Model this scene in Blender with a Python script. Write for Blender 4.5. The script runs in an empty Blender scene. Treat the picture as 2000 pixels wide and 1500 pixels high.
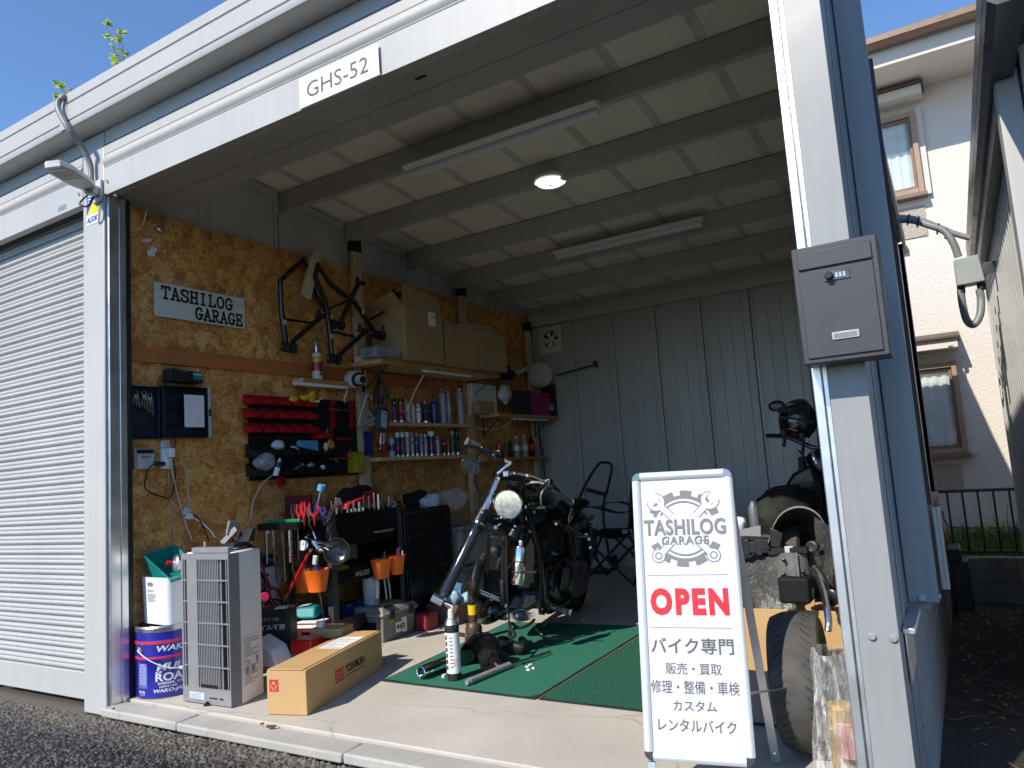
import bpy, bmesh, math, random
from mathutils import Vector, Matrix, Euler, noise
random.seed(7)
SC = bpy.context.scene
COL = SC.collection
V = Vector
PI = math.pi
# ---------------------------------------------------------------- camera
FPX = 1438.633            # focal length in pixels of a 2000 x 1500 frame
ROT = [[0.853552, 0.516486, -0.068490], [-0.117911, 0.063449, -0.990995], [-0.507490, 0.853942, 0.115056]]
EYE = V((3.728, -2.25, 1.0))
cam = bpy.data.cameras.new("camera")
cam.sensor_fit = 'HORIZONTAL'; cam.sensor_width = 36.0
cam.lens = FPX / 2000 * 36.0
cam.clip_start = 0.05; cam.clip_end = 5000
co = bpy.data.objects.new("camera", cam); COL.objects.link(co)
m = Matrix((ROT[0], [-a for a in ROT[1]], [-a for a in ROT[2]])).transposed().to_4x4()
m.translation = EYE
co.matrix_world = m
SC.camera = co
# ---------------------------------------------------------------- daylight
SUN = V((-0.26, -1.08, 1.0)).normalized()      # towards the sun
world = bpy.data.worlds.new("World"); SC.world = world
world.use_nodes = True
wn = world.node_tree; wn.nodes.clear()
wo = wn.nodes.new('ShaderNodeOutputWorld'); wb = wn.nodes.new('ShaderNodeBackground')
sk = wn.nodes.new('ShaderNodeTexSky'); sk.sky_type = 'NISHITA'; sk.sun_disc = False
sk.sun_elevation = math.asin(SUN.z)
sk.sun_rotation = math.atan2(SUN.x, SUN.y)
sk.air_density = 1.0; sk.dust_density = 0.0; sk.ozone_density = 7.5
wn.links.new(sk.outputs[0], wb.inputs[0]); wn.links.new(wb.outputs[0], wo.inputs[0])
wb.inputs[1].default_value = 0.15
sl = bpy.data.lights.new("sun", 'SUN'); sl.energy = 4.0; sl.angle = math.radians(0.5); sl.color = (1.0, 0.925, 0.81)
so = bpy.data.objects.new("sun", sl); COL.objects.link(so)
so.rotation_euler = SUN.to_track_quat('Z', 'Y').to_euler(); so.location = (0, -6, 8)
vs = SC.view_settings
vs.view_transform = 'Standard'; vs.look = 'None'; vs.exposure = 0.5; vs.gamma = 1.0
SC.render.engine = 'CYCLES'
cy = SC.cycles
cy.use_denoising = True
cy.max_bounces = 14; cy.diffuse_bounces = 10; cy.glossy_bounces = 4; cy.transmission_bounces = 6; cy.transparent_max_bounces = 12
cy.caustics_reflective = False; cy.caustics_refractive = False
cy.sample_clamp_indirect = 20.0
# ---------------------------------------------------------------- rays through photo points onto real planes
RT = Matrix(ROT).transposed()
def ray(u, v): return RT @ V(((u - 1000) / FPX, (v - 750) / FPX, 1.0))
def onX(u, v, x): d = ray(u, v); return EYE + d * ((x - EYE.x) / d.x)
def onY(u, v, y): d = ray(u, v); return EYE + d * ((y - EYE.y) / d.y)
def onZ(u, v, z=0.0): d = ray(u, v); return EYE + d * ((z - EYE.z) / d.z)
def at(u, v, d): return EYE + ray(u, v) * d
# ---------------------------------------------------------------- materials
MATS = {}
def nd(nt, t, **k):
    n = nt.nodes.new(t)
    for a, b in k.items(): setattr(n, a, b)
    return n
def base(name):
    m = bpy.data.materials.new(name); m.use_nodes = True
    nt = m.node_tree; b = nt.nodes['Principled BSDF']
    MATS[name] = m
    return m, nt, b
def ramp(nt, fac, stops, interp='LINEAR'):
    r = nd(nt, 'ShaderNodeValToRGB'); r.color_ramp.interpolation = interp
    e = r.color_ramp.elements
    while len(e) < len(stops): e.new(0.5)
    for i, (p, c) in enumerate(stops):
        e[i].position = p; e[i].color = (c, c, c, 1) if isinstance(c, (int, float)) else (*c, 1)
    nt.links.new(fac, r.inputs[0]); return r.outputs[0]
def tex(nt, kind, scale, coord='Object', detail=3.0, rough=0.55, vec=None, **k):
    n = nd(nt, kind)
    if vec is None:
        tc = nd(nt, 'ShaderNodeTexCoord'); vec = tc.outputs[coord]
    nt.links.new(vec, n.inputs['Vector'])
    n.inputs['Scale'].default_value = scale
    if 'Detail' in n.inputs: n.inputs['Detail'].default_value = detail
    if 'Roughness' in n.inputs: n.inputs['Roughness'].default_value = rough
    for a, b in k.items(): n.inputs[a].default_value = b
    return n
def mapping(nt, scale=(1, 1, 1), rot=(0, 0, 0), coord='Object', loc=(0, 0, 0)):
    tc = nd(nt, 'ShaderNodeTexCoord'); mp = nd(nt, 'ShaderNodeMapping')
    mp.inputs['Scale'].default_value = scale; mp.inputs['Rotation'].default_value = rot; mp.inputs['Location'].default_value = loc
    nt.links.new(tc.outputs[coord], mp.inputs[0]); return mp.outputs[0]
def mix(nt, fac, a, b, mode='MIX'):
    n = nd(nt, 'ShaderNodeMix', data_type='RGBA', blend_type=mode)
    def put(s, x):
        if isinstance(x, (int, float)): s.default_value = x if s.type == 'VALUE' else (x, x, x, 1)
        elif isinstance(x, tuple): s.default_value = (*x, 1)
        else: nt.links.new(x, s)
    put(n.inputs[0], fac); put(n.inputs[6], a); put(n.inputs[7], b)
    return n.outputs[2]
def bump(nt, b, h, strength=0.3, dist=0.01):
    n = nd(nt, 'ShaderNodeBump'); n.inputs['Strength'].default_value = strength; n.inputs['Distance'].default_value = dist
    nt.links.new(h, n.inputs['Height']); nt.links.new(n.outputs[0], b.inputs['Normal'])
def M(name, col=(.5, .5, .5), rough=.5, metal=0.0, var=.12, vs=9.0, bmp=0.0, bs=120.0, coat=0.0, spec=.5, emit=0.0, dust=0.0):
    """painted, plastic or metal surface with uneven tone and gloss"""
    if name in MATS: return MATS[name]
    m, nt, b = base(name)
    n = tex(nt, 'ShaderNodeTexNoise', vs, detail=4)
    lo = tuple(max(0, c * (1 - var)) for c in col); hi = tuple(min(1, c * (1 + var)) for c in col)
    c = ramp(nt, n.outputs[0], [(.3, lo), (.7, hi)])
    if dust:
        n2 = tex(nt, 'ShaderNodeTexNoise', 55, detail=6, rough=.7)
        f = ramp(nt, n2.outputs[0], [(.52, 0.0), (.75, dust)])
        c = mix(nt, f, c, (.34, .32, .29))
    nt.links.new(c, b.inputs['Base Color'])
    r = ramp(nt, n.outputs[0], [(.3, max(.02, rough * .8)), (.7, min(1, rough * 1.2))])
    nt.links.new(r, b.inputs['Roughness'])
    b.inputs['Metallic'].default_value = metal
    b.inputs['Specular IOR Level'].default_value = spec
    b.inputs['Coat Weight'].default_value = coat; b.inputs['Coat Roughness'].default_value = .06
    if emit:
        b.inputs['Emission Color'].default_value = (*col, 1); b.inputs['Emission Strength'].default_value = emit
    if bmp:
        t = tex(nt, 'ShaderNodeTexNoise', bs, detail=3); bump(nt, b, t.outputs[0], bmp, .004)
    return m
def clearmat(name, col=(.9, .9, .9), alpha=.35, rough=.15, bs=30.0, bmp=.6):
    """thin clear plastic film or tub: part see-through, creased and shiny"""
    m, nt, b = base(name)
    b.inputs['Base Color'].default_value = (*col, 1); b.inputs['Roughness'].default_value = rough
    n = tex(nt, 'ShaderNodeTexNoise', bs, detail=5, rough=.6, Distortion=1.2)
    nt.links.new(ramp(nt, n.outputs[0], [(.35, alpha * .6), (.7, min(1, alpha * 1.7))]), b.inputs['Alpha'])
    bump(nt, b, n.outputs[0], bmp, .02); return m
def glassmat(name, col=(1, 1, 1), rough=0.0):
    m, nt, b = base(name); b.inputs['Base Color'].default_value = (*col, 1); b.inputs['Roughness'].default_value = rough
    b.inputs['Transmission Weight'].default_value = 1.0; b.inputs['IOR'].default_value = 1.45; return m
def osbmat(name):
    m, nt, b = base(name)
    def layer(cs, off, sy):
        v0 = mapping(nt, (1, 1, 1), (off, 0, 0), loc=(0, off * 3, off * 5))
        v = tex(nt, 'ShaderNodeTexVoronoi', cs, vec=v0)
        s = nd(nt, 'ShaderNodeSeparateColor'); nt.links.new(v.outputs['Color'], s.inputs[0])
        an = nd(nt, 'ShaderNodeMath', operation='MULTIPLY'); nt.links.new(s.outputs[0], an.inputs[0]); an.inputs[1].default_value = 6.28
        vr = nd(nt, 'ShaderNodeVectorRotate', rotation_type='X_AXIS'); nt.links.new(v0, vr.inputs['Vector']); nt.links.new(an.outputs[0], vr.inputs['Angle'])
        mp = nd(nt, 'ShaderNodeMapping'); mp.inputs['Scale'].default_value = (1, sy, sy * .11); nt.links.new(vr.outputs[0], mp.inputs[0])
        g = tex(nt, 'ShaderNodeTexNoise', 1.0, vec=mp.outputs[0], detail=4, rough=.6)
        a = nd(nt, 'ShaderNodeMath', operation='MULTIPLY_ADD'); nt.links.new(s.outputs[1], a.inputs[0]); a.inputs[1].default_value = .18; nt.links.new(g.outputs[0], a.inputs[2])
        return a.outputs[0], s.outputs[2]
    A1, r1 = layer(17, .3, 56); A2, r2 = layer(21, 1.1, 62); A3, r3 = layer(14, 2.0, 50)
    h = A1
    for q, r, lim in ((A2, r2, .5), (A3, r3, .62)):
        g = nd(nt, 'ShaderNodeMath', operation='GREATER_THAN'); nt.links.new(r, g.inputs[0]); g.inputs[1].default_value = lim
        mx = nd(nt, 'ShaderNodeMix'); nt.links.new(g.outputs[0], mx.inputs[0]); nt.links.new(h, mx.inputs[2]); nt.links.new(q, mx.inputs[3]); h = mx.outputs[0]
    c = ramp(nt, h, [(.38, (.11, .030, .007)), (.50, (.38, .125, .026)), (.66, (.62, .26, .060)), (.82, (.88, .54, .19))])
    big = tex(nt, 'ShaderNodeTexNoise', 2.5, detail=4)
    c = mix(nt, ramp(nt, big.outputs[0], [(.35, 0.0), (.75, .3)]), c, (.42, .22, .09), 'MULTIPLY')
    nt.links.new(c, b.inputs['Base Color']); b.inputs['Roughness'].default_value = .62
    bump(nt, b, h, .25, .003); return m
def woodmat(name, col, dark=.55, axis=1, rough=.5, sc=1.0):
    m, nt, b = base(name)
    s = [26 * sc] * 3; s[axis] = 1.6 * sc
    vec = mapping(nt, tuple(s))
    n = tex(nt, 'ShaderNodeTexNoise', 1.6, vec=vec, detail=6, rough=.65, Distortion=.6)
    k = tex(nt, 'ShaderNodeTexVoronoi', 3.1, vec=mapping(nt, tuple(2.2 if i == axis else 6 for i in range(3))))
    c = ramp(nt, n.outputs[0], [(.25, tuple(x * dark for x in col)), (.55, col), (.8, tuple(min(1, x * 1.25) for x in col))])
    c = mix(nt, ramp(nt, k.outputs['Distance'], [(.03, .75), (.09, 0.0)]), c, tuple(x * .3 for x in col))
    nt.links.new(c, b.inputs['Base Color']); b.inputs['Roughness'].default_value = rough
    bump(nt, b, n.outputs[0], .12, .002); return m
def cardmat(name, col):
    m, nt, b = base(name)
    n = tex(nt, 'ShaderNodeTexNoise', 6, detail=5)
    w = tex(nt, 'ShaderNodeTexWave', 75, detail=0); w.bands_direction = 'Z'
    c = ramp(nt, n.outputs[0], [(.3, tuple(x * .86 for x in col)), (.7, col)])
    f = tex(nt, 'ShaderNodeTexNoise', 260, detail=2)
    c = mix(nt, ramp(nt, f.outputs[0], [(.45, 0.0), (.7, .18)]), c, tuple(x * .6 for x in col))
    nt.links.new(c, b.inputs['Base Color']); b.inputs['Roughness'].default_value = .72
    bump(nt, b, w.outputs[0], .03, .002); return m
def metalsheet(name, col, rough=.35, wave=0.0):
    """factory-painted steel sheet, faint oil-canning and rain streaks"""
    m, nt, b = base(name)
    n = tex(nt, 'ShaderNodeTexNoise', 1.7, detail=3)
    st = tex(nt, 'ShaderNodeTexNoise', 1.0, vec=mapping(nt, (22, 22, .9)), detail=5)
    c = ramp(nt, n.outputs[0], [(.3, tuple(x * .95 for x in col)), (.7, tuple(min(1, x * 1.04) for x in col))])
    c = mix(nt, ramp(nt, st.outputs[0], [(.5, 0.0), (.8, .26)]), c, tuple(x * .6 for x in col))
    sp = tex(nt, 'ShaderNodeTexVoronoi', 38)
    c = mix(nt, ramp(nt, sp.outputs['Distance'], [(.03, .3), (.06, 0.0)]), c, tuple(x * .55 for x in col))
    nt.links.new(c, b.inputs['Base Color'])
    nt.links.new(ramp(nt, st.outputs[0], [(.3, rough * .85), (.8, min(1, rough * 1.3))]), b.inputs['Roughness'])
    bump(nt, b, n.outputs[0], .25 + wave, .02); return m
def concrete(name, col, stain=.25):
    m, nt, b = base(name)
    n = tex(nt, 'ShaderNodeTexNoise', 1.8, detail=7, rough=.62)
    f = tex(nt, 'ShaderNodeTexNoise', 90, detail=4, rough=.7)
    c = ramp(nt, n.outputs[0], [(.3, tuple(x * (1 - stain) for x in col)), (.62, col), (.8, tuple(min(1, x * 1.08) for x in col))])
    c = mix(nt, ramp(nt, f.outputs[0], [(.4, .3), (.6, 0.0)]), c, tuple(x * .7 for x in col))
    v = tex(nt, 'ShaderNodeTexVoronoi', 21)
    c = mix(nt, ramp(nt, v.outputs['Distance'], [(.025, .55), (.05, 0.0)]), c, tuple(x * .42 for x in col))
    w = tex(nt, 'ShaderNodeTexNoise', 3, detail=2); vm = nd(nt, 'ShaderNodeVectorMath', operation='MULTIPLY_ADD'); vm.inputs[1].default_value = (.25, .25, .25)
    tc = nd(nt, 'ShaderNodeTexCoord'); nt.links.new(w.outputs['Color'], vm.inputs[0]); nt.links.new(tc.outputs['Object'], vm.inputs[2])
    ed = tex(nt, 'ShaderNodeTexVoronoi', .75, vec=vm.outputs[0]); ed.feature = 'DISTANCE_TO_EDGE'
    c = mix(nt, ramp(nt, ed.outputs['Distance'], [(.0015, .5), (.004, 0.0)]), c, tuple(x * .35 for x in col))
    oil = tex(nt, 'ShaderNodeTexVoronoi', 3.2, vec=vm.outputs[0]); on = tex(nt, 'ShaderNodeTexNoise', 16, detail=4)
    oa = nd(nt, 'ShaderNodeMath', operation='MULTIPLY_ADD'); nt.links.new(on.outputs[0], oa.inputs[0]); oa.inputs[1].default_value = .22; nt.links.new(oil.outputs['Distance'], oa.inputs[2])
    c = mix(nt, ramp(nt, oa.outputs[0], [(.17, .45), (.27, 0.0)]), c, tuple(x * .55 for x in col))
    nt.links.new(c, b.inputs['Base Color']); b.inputs['Roughness'].default_value = .8
    bump(nt, b, f.outputs[0], .22, .003); return m
# ---------------------------------------------------------------- mesh builder
class B:
    def __init__(s): s.b = bmesh.new(); s.mi = 0
    def f(s, vs):
        try:
            q = s.b.faces.new(vs); q.material_index = s.mi; return q
        except ValueError: return None
    def v(s, p): return s.b.verts.new(p)
    def hull(s, a, b, cap=True):
        """two rings of points joined into a solid"""
        A = [s.v(p) for p in a]; C = [s.v(p) for p in b]; n = len(A)
        for i in range(n): s.f((A[i], A[(i + 1) % n], C[(i + 1) % n], C[i]))
        if cap: s.f(A[::-1]); s.f(C)
        return s
    def box(s, lo, hi, T=None):
        x0, y0, z0 = lo; x1, y1, z1 = hi
        a = [V(p) for p in ((x0, y0, z0), (x1, y0, z0), (x1, y1, z0), (x0, y1, z0))]
        c = [V(p) for p in ((x0, y0, z1), (x1, y0, z1), (x1, y1, z1), (x0, y1, z1))]
        if T: a = [T @ p for p in a]; c = [T @ p for p in c]
        return s.hull(a, c)
    def cbox(s, c, sz, T=None):
        c = V(c); h = V(sz) / 2; return s.box(c - h, c + h, T)
    def bar(s, a, b, w, h=None, up=(0, 0, 1)):
        a, b = V(a), V(b); h = h or w; d = (b - a).normalized(); x = d.cross(V(up))
        if x.length < 1e-4: x = d.cross(V((0, 1, 0)))
        x.normalize(); y = x.cross(d); x *= w / 2; y *= h / 2
        return s.hull([a - x - y, a + x - y, a + x + y, a - x + y], [b - x - y, b + x - y, b + x + y, b - x + y])
    def ring(s, c, x, y, r, n): return [c + x * (math.cos(2 * PI * i / n) * r) + y * (math.sin(2 * PI * i / n) * r) for i in range(n)]
    def cyl(s, a, b, r, r2=None, n=16, cap=True):
        a, b = V(a), V(b); r2 = r if r2 is None else r2; d = (b - a).normalized()
        x = d.orthogonal().normalized(); y = d.cross(x)
        return s.hull(s.ring(a, x, y, r, n), s.ring(b, x, y, r2, n), cap)
    def lathe(s, o, ax, prof, n=24, cap=True, ref=None):
        """prof: (radius, height along the axis, material index or nothing)"""
        o = V(o); d = V(ax).normalized(); x = V(ref) if ref else d.orthogonal(); x = (x - d * x.dot(d)).normalized(); y = d.cross(x)
        prev = None; keep = s.mi
        for p in prof:
            rg = [s.v(q) for q in s.ring(o + d * p[1], x, y, max(p[0], 1e-4), n)]
            if prev:
                if len(p) > 2: s.mi = p[2]
                for i in range(n): s.f((prev[i], prev[(i + 1) % n], rg[(i + 1) % n], rg[i]))
            elif cap: s.f(rg[::-1])
            prev = rg
        if cap: s.f(prev)
        s.mi = keep; return s
    def tube(s, pts, r, n=8, sm=4, cap=True, r2=None):
        P = spline(pts, sm) if sm and len(pts) > 2 else [V(p) for p in pts]
        k = len(P); t0 = (P[1] - P[0]).normalized(); x = t0.orthogonal().normalized(); prev = None
        for i, p in enumerate(P):
            t = ((P[min(i + 1, k - 1)] - P[max(i - 1, 0)])).normalized()
            x = (x - t * x.dot(t))
            x = x.normalized() if x.length > 1e-6 else t.orthogonal().normalized()
            y = t.cross(x); rr = r if r2 is None else r + (r2 - r) * i / (k - 1)
            rg = [s.v(q) for q in s.ring(p, x, y, rr, n)]
            if prev:
                for j in range(n): s.f((prev[j], prev[(j + 1) % n], rg[(j + 1) % n], rg[j]))
            elif cap: s.f(rg[::-1])
            prev = rg
        if cap: s.f(prev)
        return s
    def prism(s, pts, o, ex, ey, dv):
        """flat outline in the frame o, ex, ey swept by dv"""
        o, ex, ey, dv = V(o), V(ex), V(ey), V(dv)
        a = [o + ex * p[0] + ey * p[1] for p in pts]
        if ex.cross(ey).dot(dv) * area2(pts) < 0: a = a[::-1]
        return s.hull(a, [p + dv for p in a])
    def ball(s, c, r, n=14, m=9, T=None, z0=-1.0, z1=1.0):
        c = V(c); r = V(r) if not isinstance(r, (int, float)) else V((r, r, r)); prev = None
        for j in range(m + 1):
            z = z0 + (z1 - z0) * j / m; a = math.asin(max(-1, min(1, z))) if False else (-PI / 2 + PI * j / m if z0 <= -1 and z1 >= 1 else math.asin(z))
            k = max(1e-3, math.cos(a)); zz = math.sin(a)
            pts = [V((r.x * k * math.cos(2 * PI * i / n), r.y * k * math.sin(2 * PI * i / n), r.z * zz)) for i in range(n)]
            if T: pts = [T @ p for p in pts]
            rg = [s.v(c + p) for p in pts]
            if prev:
                for i in range(n): s.f((prev[i], prev[(i + 1) % n], rg[(i + 1) % n], rg[i]))
            else: s.f(rg[::-1])
            prev = rg
        s.f(prev); return s
    def torus(s, c, ax, R, r, n=28, k=10):
        c = V(c); d = V(ax).normalized(); x = d.orthogonal().normalized(); y = d.cross(x); rings = []
        for i in range(n):
            e = x * math.cos(2 * PI * i / n) + y * math.sin(2 * PI * i / n)
            rings.append([s.v(q) for q in s.ring(c + e * R, e, d, r, k)])
        for i in range(n):
            for j in range(k): s.f((rings[i][j], rings[(i + 1) % n][j], rings[(i + 1) % n][(j + 1) % k], rings[i][(j + 1) % k]))
        return s
    def sheet(s, rows):
        """grid of points to a surface"""
        G = [[s.v(p) for p in r] for r in rows]
        for i in range(len(G) - 1):
            for j in range(len(G[0]) - 1): s.f((G[i][j], G[i][j + 1], G[i + 1][j + 1], G[i + 1][j]))
        return s
    def solid(s, rows, t):
        """grid surface given a thickness vector"""
        t = V(t); A = [[s.v(p) for p in r] for r in rows]; C = [[s.v(V(p) + t) for p in r] for r in rows]; n, k = len(A), len(A[0])
        for i in range(n - 1):
            for j in range(k - 1):
                s.f((A[i][j], A[i][j + 1], A[i + 1][j + 1], A[i + 1][j])); s.f((C[i][j], C[i + 1][j], C[i + 1][j + 1], C[i][j + 1]))
        for j in range(k - 1):
            s.f((A[0][j], C[0][j], C[0][j + 1], A[0][j + 1])); s.f((A[-1][j], A[-1][j + 1], C[-1][j + 1], C[-1][j]))
        for i in range(n - 1):
            s.f((A[i][0], A[i + 1][0], C[i + 1][0], C[i][0])); s.f((A[i][-1], C[i][-1], C[i + 1][-1], A[i + 1][-1]))
        return s
    def o(s, name, mat, parent=None, label=None, cat=None, group=None, bev=0.0, sm=35, kind=None, jit=0.0, js=8.0, flip=True):
        bm = s.b
        if jit:
            for q in bm.verts: q.co += noise.noise_vector(q.co * js) * jit
        if flip: bmesh.ops.recalc_face_normals(bm, faces=bm.faces)
        me = bpy.data.meshes.new(name)
        if parent is not None:
            org = V(parent['_o'])
        else:
            xs = [q.co for q in bm.verts]
            org = V(((min(p.x for p in xs) + max(p.x for p in xs)) / 2, (min(p.y for p in xs) + max(p.y for p in xs)) / 2, min(p.z for p in xs)))
        bmesh.ops.translate(bm, verts=bm.verts, vec=-org)
        bm.to_mesh(me); bm.free()
        for x in (mat if isinstance(mat, (list, tuple)) else [mat]): me.materials.append(x)
        if sm:
            me.shade_smooth(); me.set_sharp_from_angle(angle=math.radians(sm))
        ob = bpy.data.objects.new(name, me); COL.objects.link(ob)
        ob['_o'] = tuple(org)
        if parent is not None: ob.parent = parent
        else: ob.location = org
        if bev:
            md = ob.modifiers.new('bevel', 'BEVEL'); md.width = bev; md.segments = 2; md.limit_method = 'ANGLE'; md.angle_limit = math.radians(40)
        tag(ob, label, cat, group, kind); return ob
def area2(p): return sum(p[i][0] * p[(i + 1) % len(p)][1] - p[(i + 1) % len(p)][0] * p[i][1] for i in range(len(p)))
def spline(pts, k):
    P = [V(p) for p in pts]; P = [P[0] * 2 - P[1]] + P + [P[-1] * 2 - P[-2]]; out = []
    for i in range(1, len(P) - 2):
        for j in range(k):
            t = j / k; a, b, c, d = P[i - 1:i + 3]
            out.append(.5 * ((2 * b) + (c - a) * t + (2 * a - 5 * b + 4 * c - d) * t * t + (3 * b - a - 3 * c + d) * t ** 3))
    out.append(P[-2]); return out
def tag(o, label=None, cat=None, group=None, kind=None):
    if label: o['label'] = label
    if cat: o['category'] = cat
    if group: o['group'] = group
    if kind: o['kind'] = kind
    return o
def thing(name, loc, label, cat, group=None):
    o = bpy.data.objects.new(name, None); COL.objects.link(o); o.location = V(loc); o['_o'] = tuple(loc)
    o.empty_display_size = .05
    return tag(o, label, cat, group)
def dup(src, loc=None, rot=None, label=None, parent=None):
    c = src.copy(); COL.objects.link(c)
    if parent: c.parent = parent
    else:
        if loc is not None: c.location = loc
        if rot is not None: c.rotation_euler = rot
        if label: c['label'] = label
    for ch in list(src.children): dup(ch, parent=c)
    return c
def glyphs(txt, bold=0.0, space=1.0, align='CENTER'):
    """the words as a mesh in the font's own plane"""
    cu = bpy.data.curves.new('lettering', 'FONT'); cu.body = txt; cu.offset = bold; cu.space_character = space; cu.align_x = align
    cu.resolution_u = 3
    ob = bpy.data.objects.new('lettering', cu); COL.objects.link(ob)
    dg = bpy.context.evaluated_depsgraph_get(); dg.update()
    me = bpy.data.meshes.new_from_object(ob.evaluated_get(dg))
    bpy.data.objects.remove(ob); bpy.data.curves.remove(cu)
    vs = [q.co.copy() for q in me.vertices]; fs = [tuple(p.vertices) for p in me.polygons]; bpy.data.meshes.remove(me)
    return vs, fs
def words(b, txt, o, ex, ey, w, h, bold=0.0, space=1.0, slant=0.0, off=.0015, bend=None, keep=False):
    """print txt to fill w x h with its lower left corner at o (ex right, ey up, raised by off)"""
    vs, fs = glyphs(txt, bold, space)
    if not vs: return b
    x0 = min(p.x for p in vs); x1 = max(p.x for p in vs); y0 = min(p.y for p in vs); y1 = max(p.y for p in vs)
    kx = w / max(x1 - x0, 1e-6); ky = h / max(y1 - y0, 1e-6)
    if keep: kx = ky
    o, ex, ey = V(o), V(ex).normalized(), V(ey).normalized(); nz = ex.cross(ey) * off; q = []
    for p in vs:
        a = (p.x - x0) * kx + slant * (p.y - y0) * ky; c = (p.y - y0) * ky
        q.append(b.v(bend(a, c) if bend else o + ex * a + ey * c + nz))
    for f in fs: b.f([q[i] for i in f])
    return b
def strokes(b, polys, o, ex, ey, s, w, off=.0015):
    """lettering drawn as flat strokes: polys in unit cells"""
    o, ex, ey = V(o), V(ex).normalized(), V(ey).normalized(); nz = ex.cross(ey) * off
    for pl in polys:
        for (ax, ay), (bx, by) in zip(pl, pl[1:]):
            a = o + ex * ax * s[0] + ey * ay * s[1] + nz; c = o + ex * bx * s[0] + ey * by * s[1] + nz
            d = (c - a).normalized(); n = ex.cross(ey).cross(d) * w / 2; e = d * w * .45
            b.f([b.v(p) for p in (a - n - e, c - n + e, c + n + e, a + n - e)])
    return b
def quad(b, a, c, d, e): return b.f([b.v(V(p)) for p in (a, c, d, e)])
def rbox2(w, h, r, n=4):
    """rounded rectangle outline centred on 0"""
    p = []
    for cx, cy, a0 in ((w / 2 - r, h / 2 - r, 0), (-w / 2 + r, h / 2 - r, 90), (-w / 2 + r, -h / 2 + r, 180), (w / 2 - r, -h / 2 + r, 270)):
        for i in range(n + 1):
            a = math.radians(a0 + 90 * i / n); p.append((cx + r * math.cos(a), cy + r * math.sin(a)))
    return p
EX, EY, EZ = V((1, 0, 0)), V((0, 1, 0)), V((0, 0, 1))
# ================================================================ materials of the place
GREY = metalsheet('grey_sheet', (.475, .47, .455), .40)
POSTG = metalsheet('post_grey', (.30, .305, .305), .34)
SLATG = metalsheet('slat_grey', (.45, .45, .44), .36)
GREY_IN = metalsheet('inner_grey_sheet', (.56, .55, .52), .42)
BACKW = metalsheet('rear_wall_sheet', (.44, .43, .41), .34, -.2)
BEAMG = M('beam_grey', (.50, .485, .455), .45, var=.06, vs=4)
CEIL = M('ceiling_board', (.84, .80, .695), .7, var=.06, vs=3)
RUB = M('black_rubber', (.012, .012, .013), .6)
ALU = M('aluminium', (.74, .75, .76), .36, 1.0, var=.08)
CHROME = M('chrome', (.86, .86, .88), .07, 1.0, var=.05)
STEEL = M('steel', (.55, .55, .56), .28, 1.0, var=.15, vs=20)
DARKST = M('dark_steel', (.10, .10, .105), .38, .9, var=.3, vs=20)
BLACK = M('black_paint', (.008, .008, .009), .28, var=.3, spec=.5)
BLACKP = M('black_plastic', (.014, .014, .015), .5, var=.3, spec=.4)
MATTE = M('matt_black', (.010, .010, .011), .75, var=.3, spec=.25)
WHITE = M('white_plastic', (.78, .79, .79), .38, var=.03)
WHITEM = M('white_paint', (.80, .81, .82), .4, var=.02)
PAPER = M('paper', (.80, .79, .77), .8, var=.04)
INK = M('dark_ink', (.03, .03, .035), .7, var=.1)
GREYINK = M('grey_ink', (.30, .29, .30), .7, var=.05)
REDINK = M('red_ink', (.66, .012, .02), .6, var=.05)
RED = M('red_plastic', (.42, .008, .012), .35, var=.15)
ORANGE = M('orange_plastic', (.90, .17, .015), .45, var=.08)
TEAL = M('teal_plastic', (.004, .22, .26), .4, var=.1)
TEAL2 = M('dark_teal_plastic', (.004, .20, .18), .45, var=.1)
BLUE = M('blue_paint', (.015, .018, .30), .22, var=.12, coat=.3)
YEL = M('yellow_plastic', (.62, .40, .01), .45, var=.12)
BIN = M('ochre_bin_plastic', (.42, .30, .01), .5, var=.12)
LTGREY = M('light_grey_plastic', (.50, .51, .52), .45, var=.05)
MIDGREY = M('mid_grey_plastic', (.235, .23, .235), .4, var=.08)
CHAR = M('charcoal_paint', (.040, .042, .049), .5, var=.1, bmp=.15, bs=300)
TOOLGREY = M('dusty_grey_plastic', (.17, .165, .15), .6, var=.12, dust=.35)
CARD = cardmat('cardboard', (.56, .35, .15))
CARD2 = cardmat('dull_cardboard', (.40, .26, .13))
OSB = osbmat('strand_board')
PINE = woodmat('pale_pine', (.62, .47, .30), .75, 2)
SHELFW = woodmat('shelf_pine', (.62, .42, .22), .7, 1)
BOARD = woodmat('reddish_plank', (.50, .165, .045), .7, 1, .35)
SHELFED = woodmat('orange_shelf_edge', (.46, .22, .07), .75, 1, .4)
SLAB = concrete('slab_concrete', (.53, .49, .425), .2)
KERB = concrete('kerb_concrete', (.46, .44, .40), .3)
FILM = clearmat('clear_film', (.85, .85, .84), .20, .12, 26, .9)
TUB = clearmat('milky_tub', (.36, .40, .42), .55, .3, 5, .1)
GLASS = glassmat('lens_glass')
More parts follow.
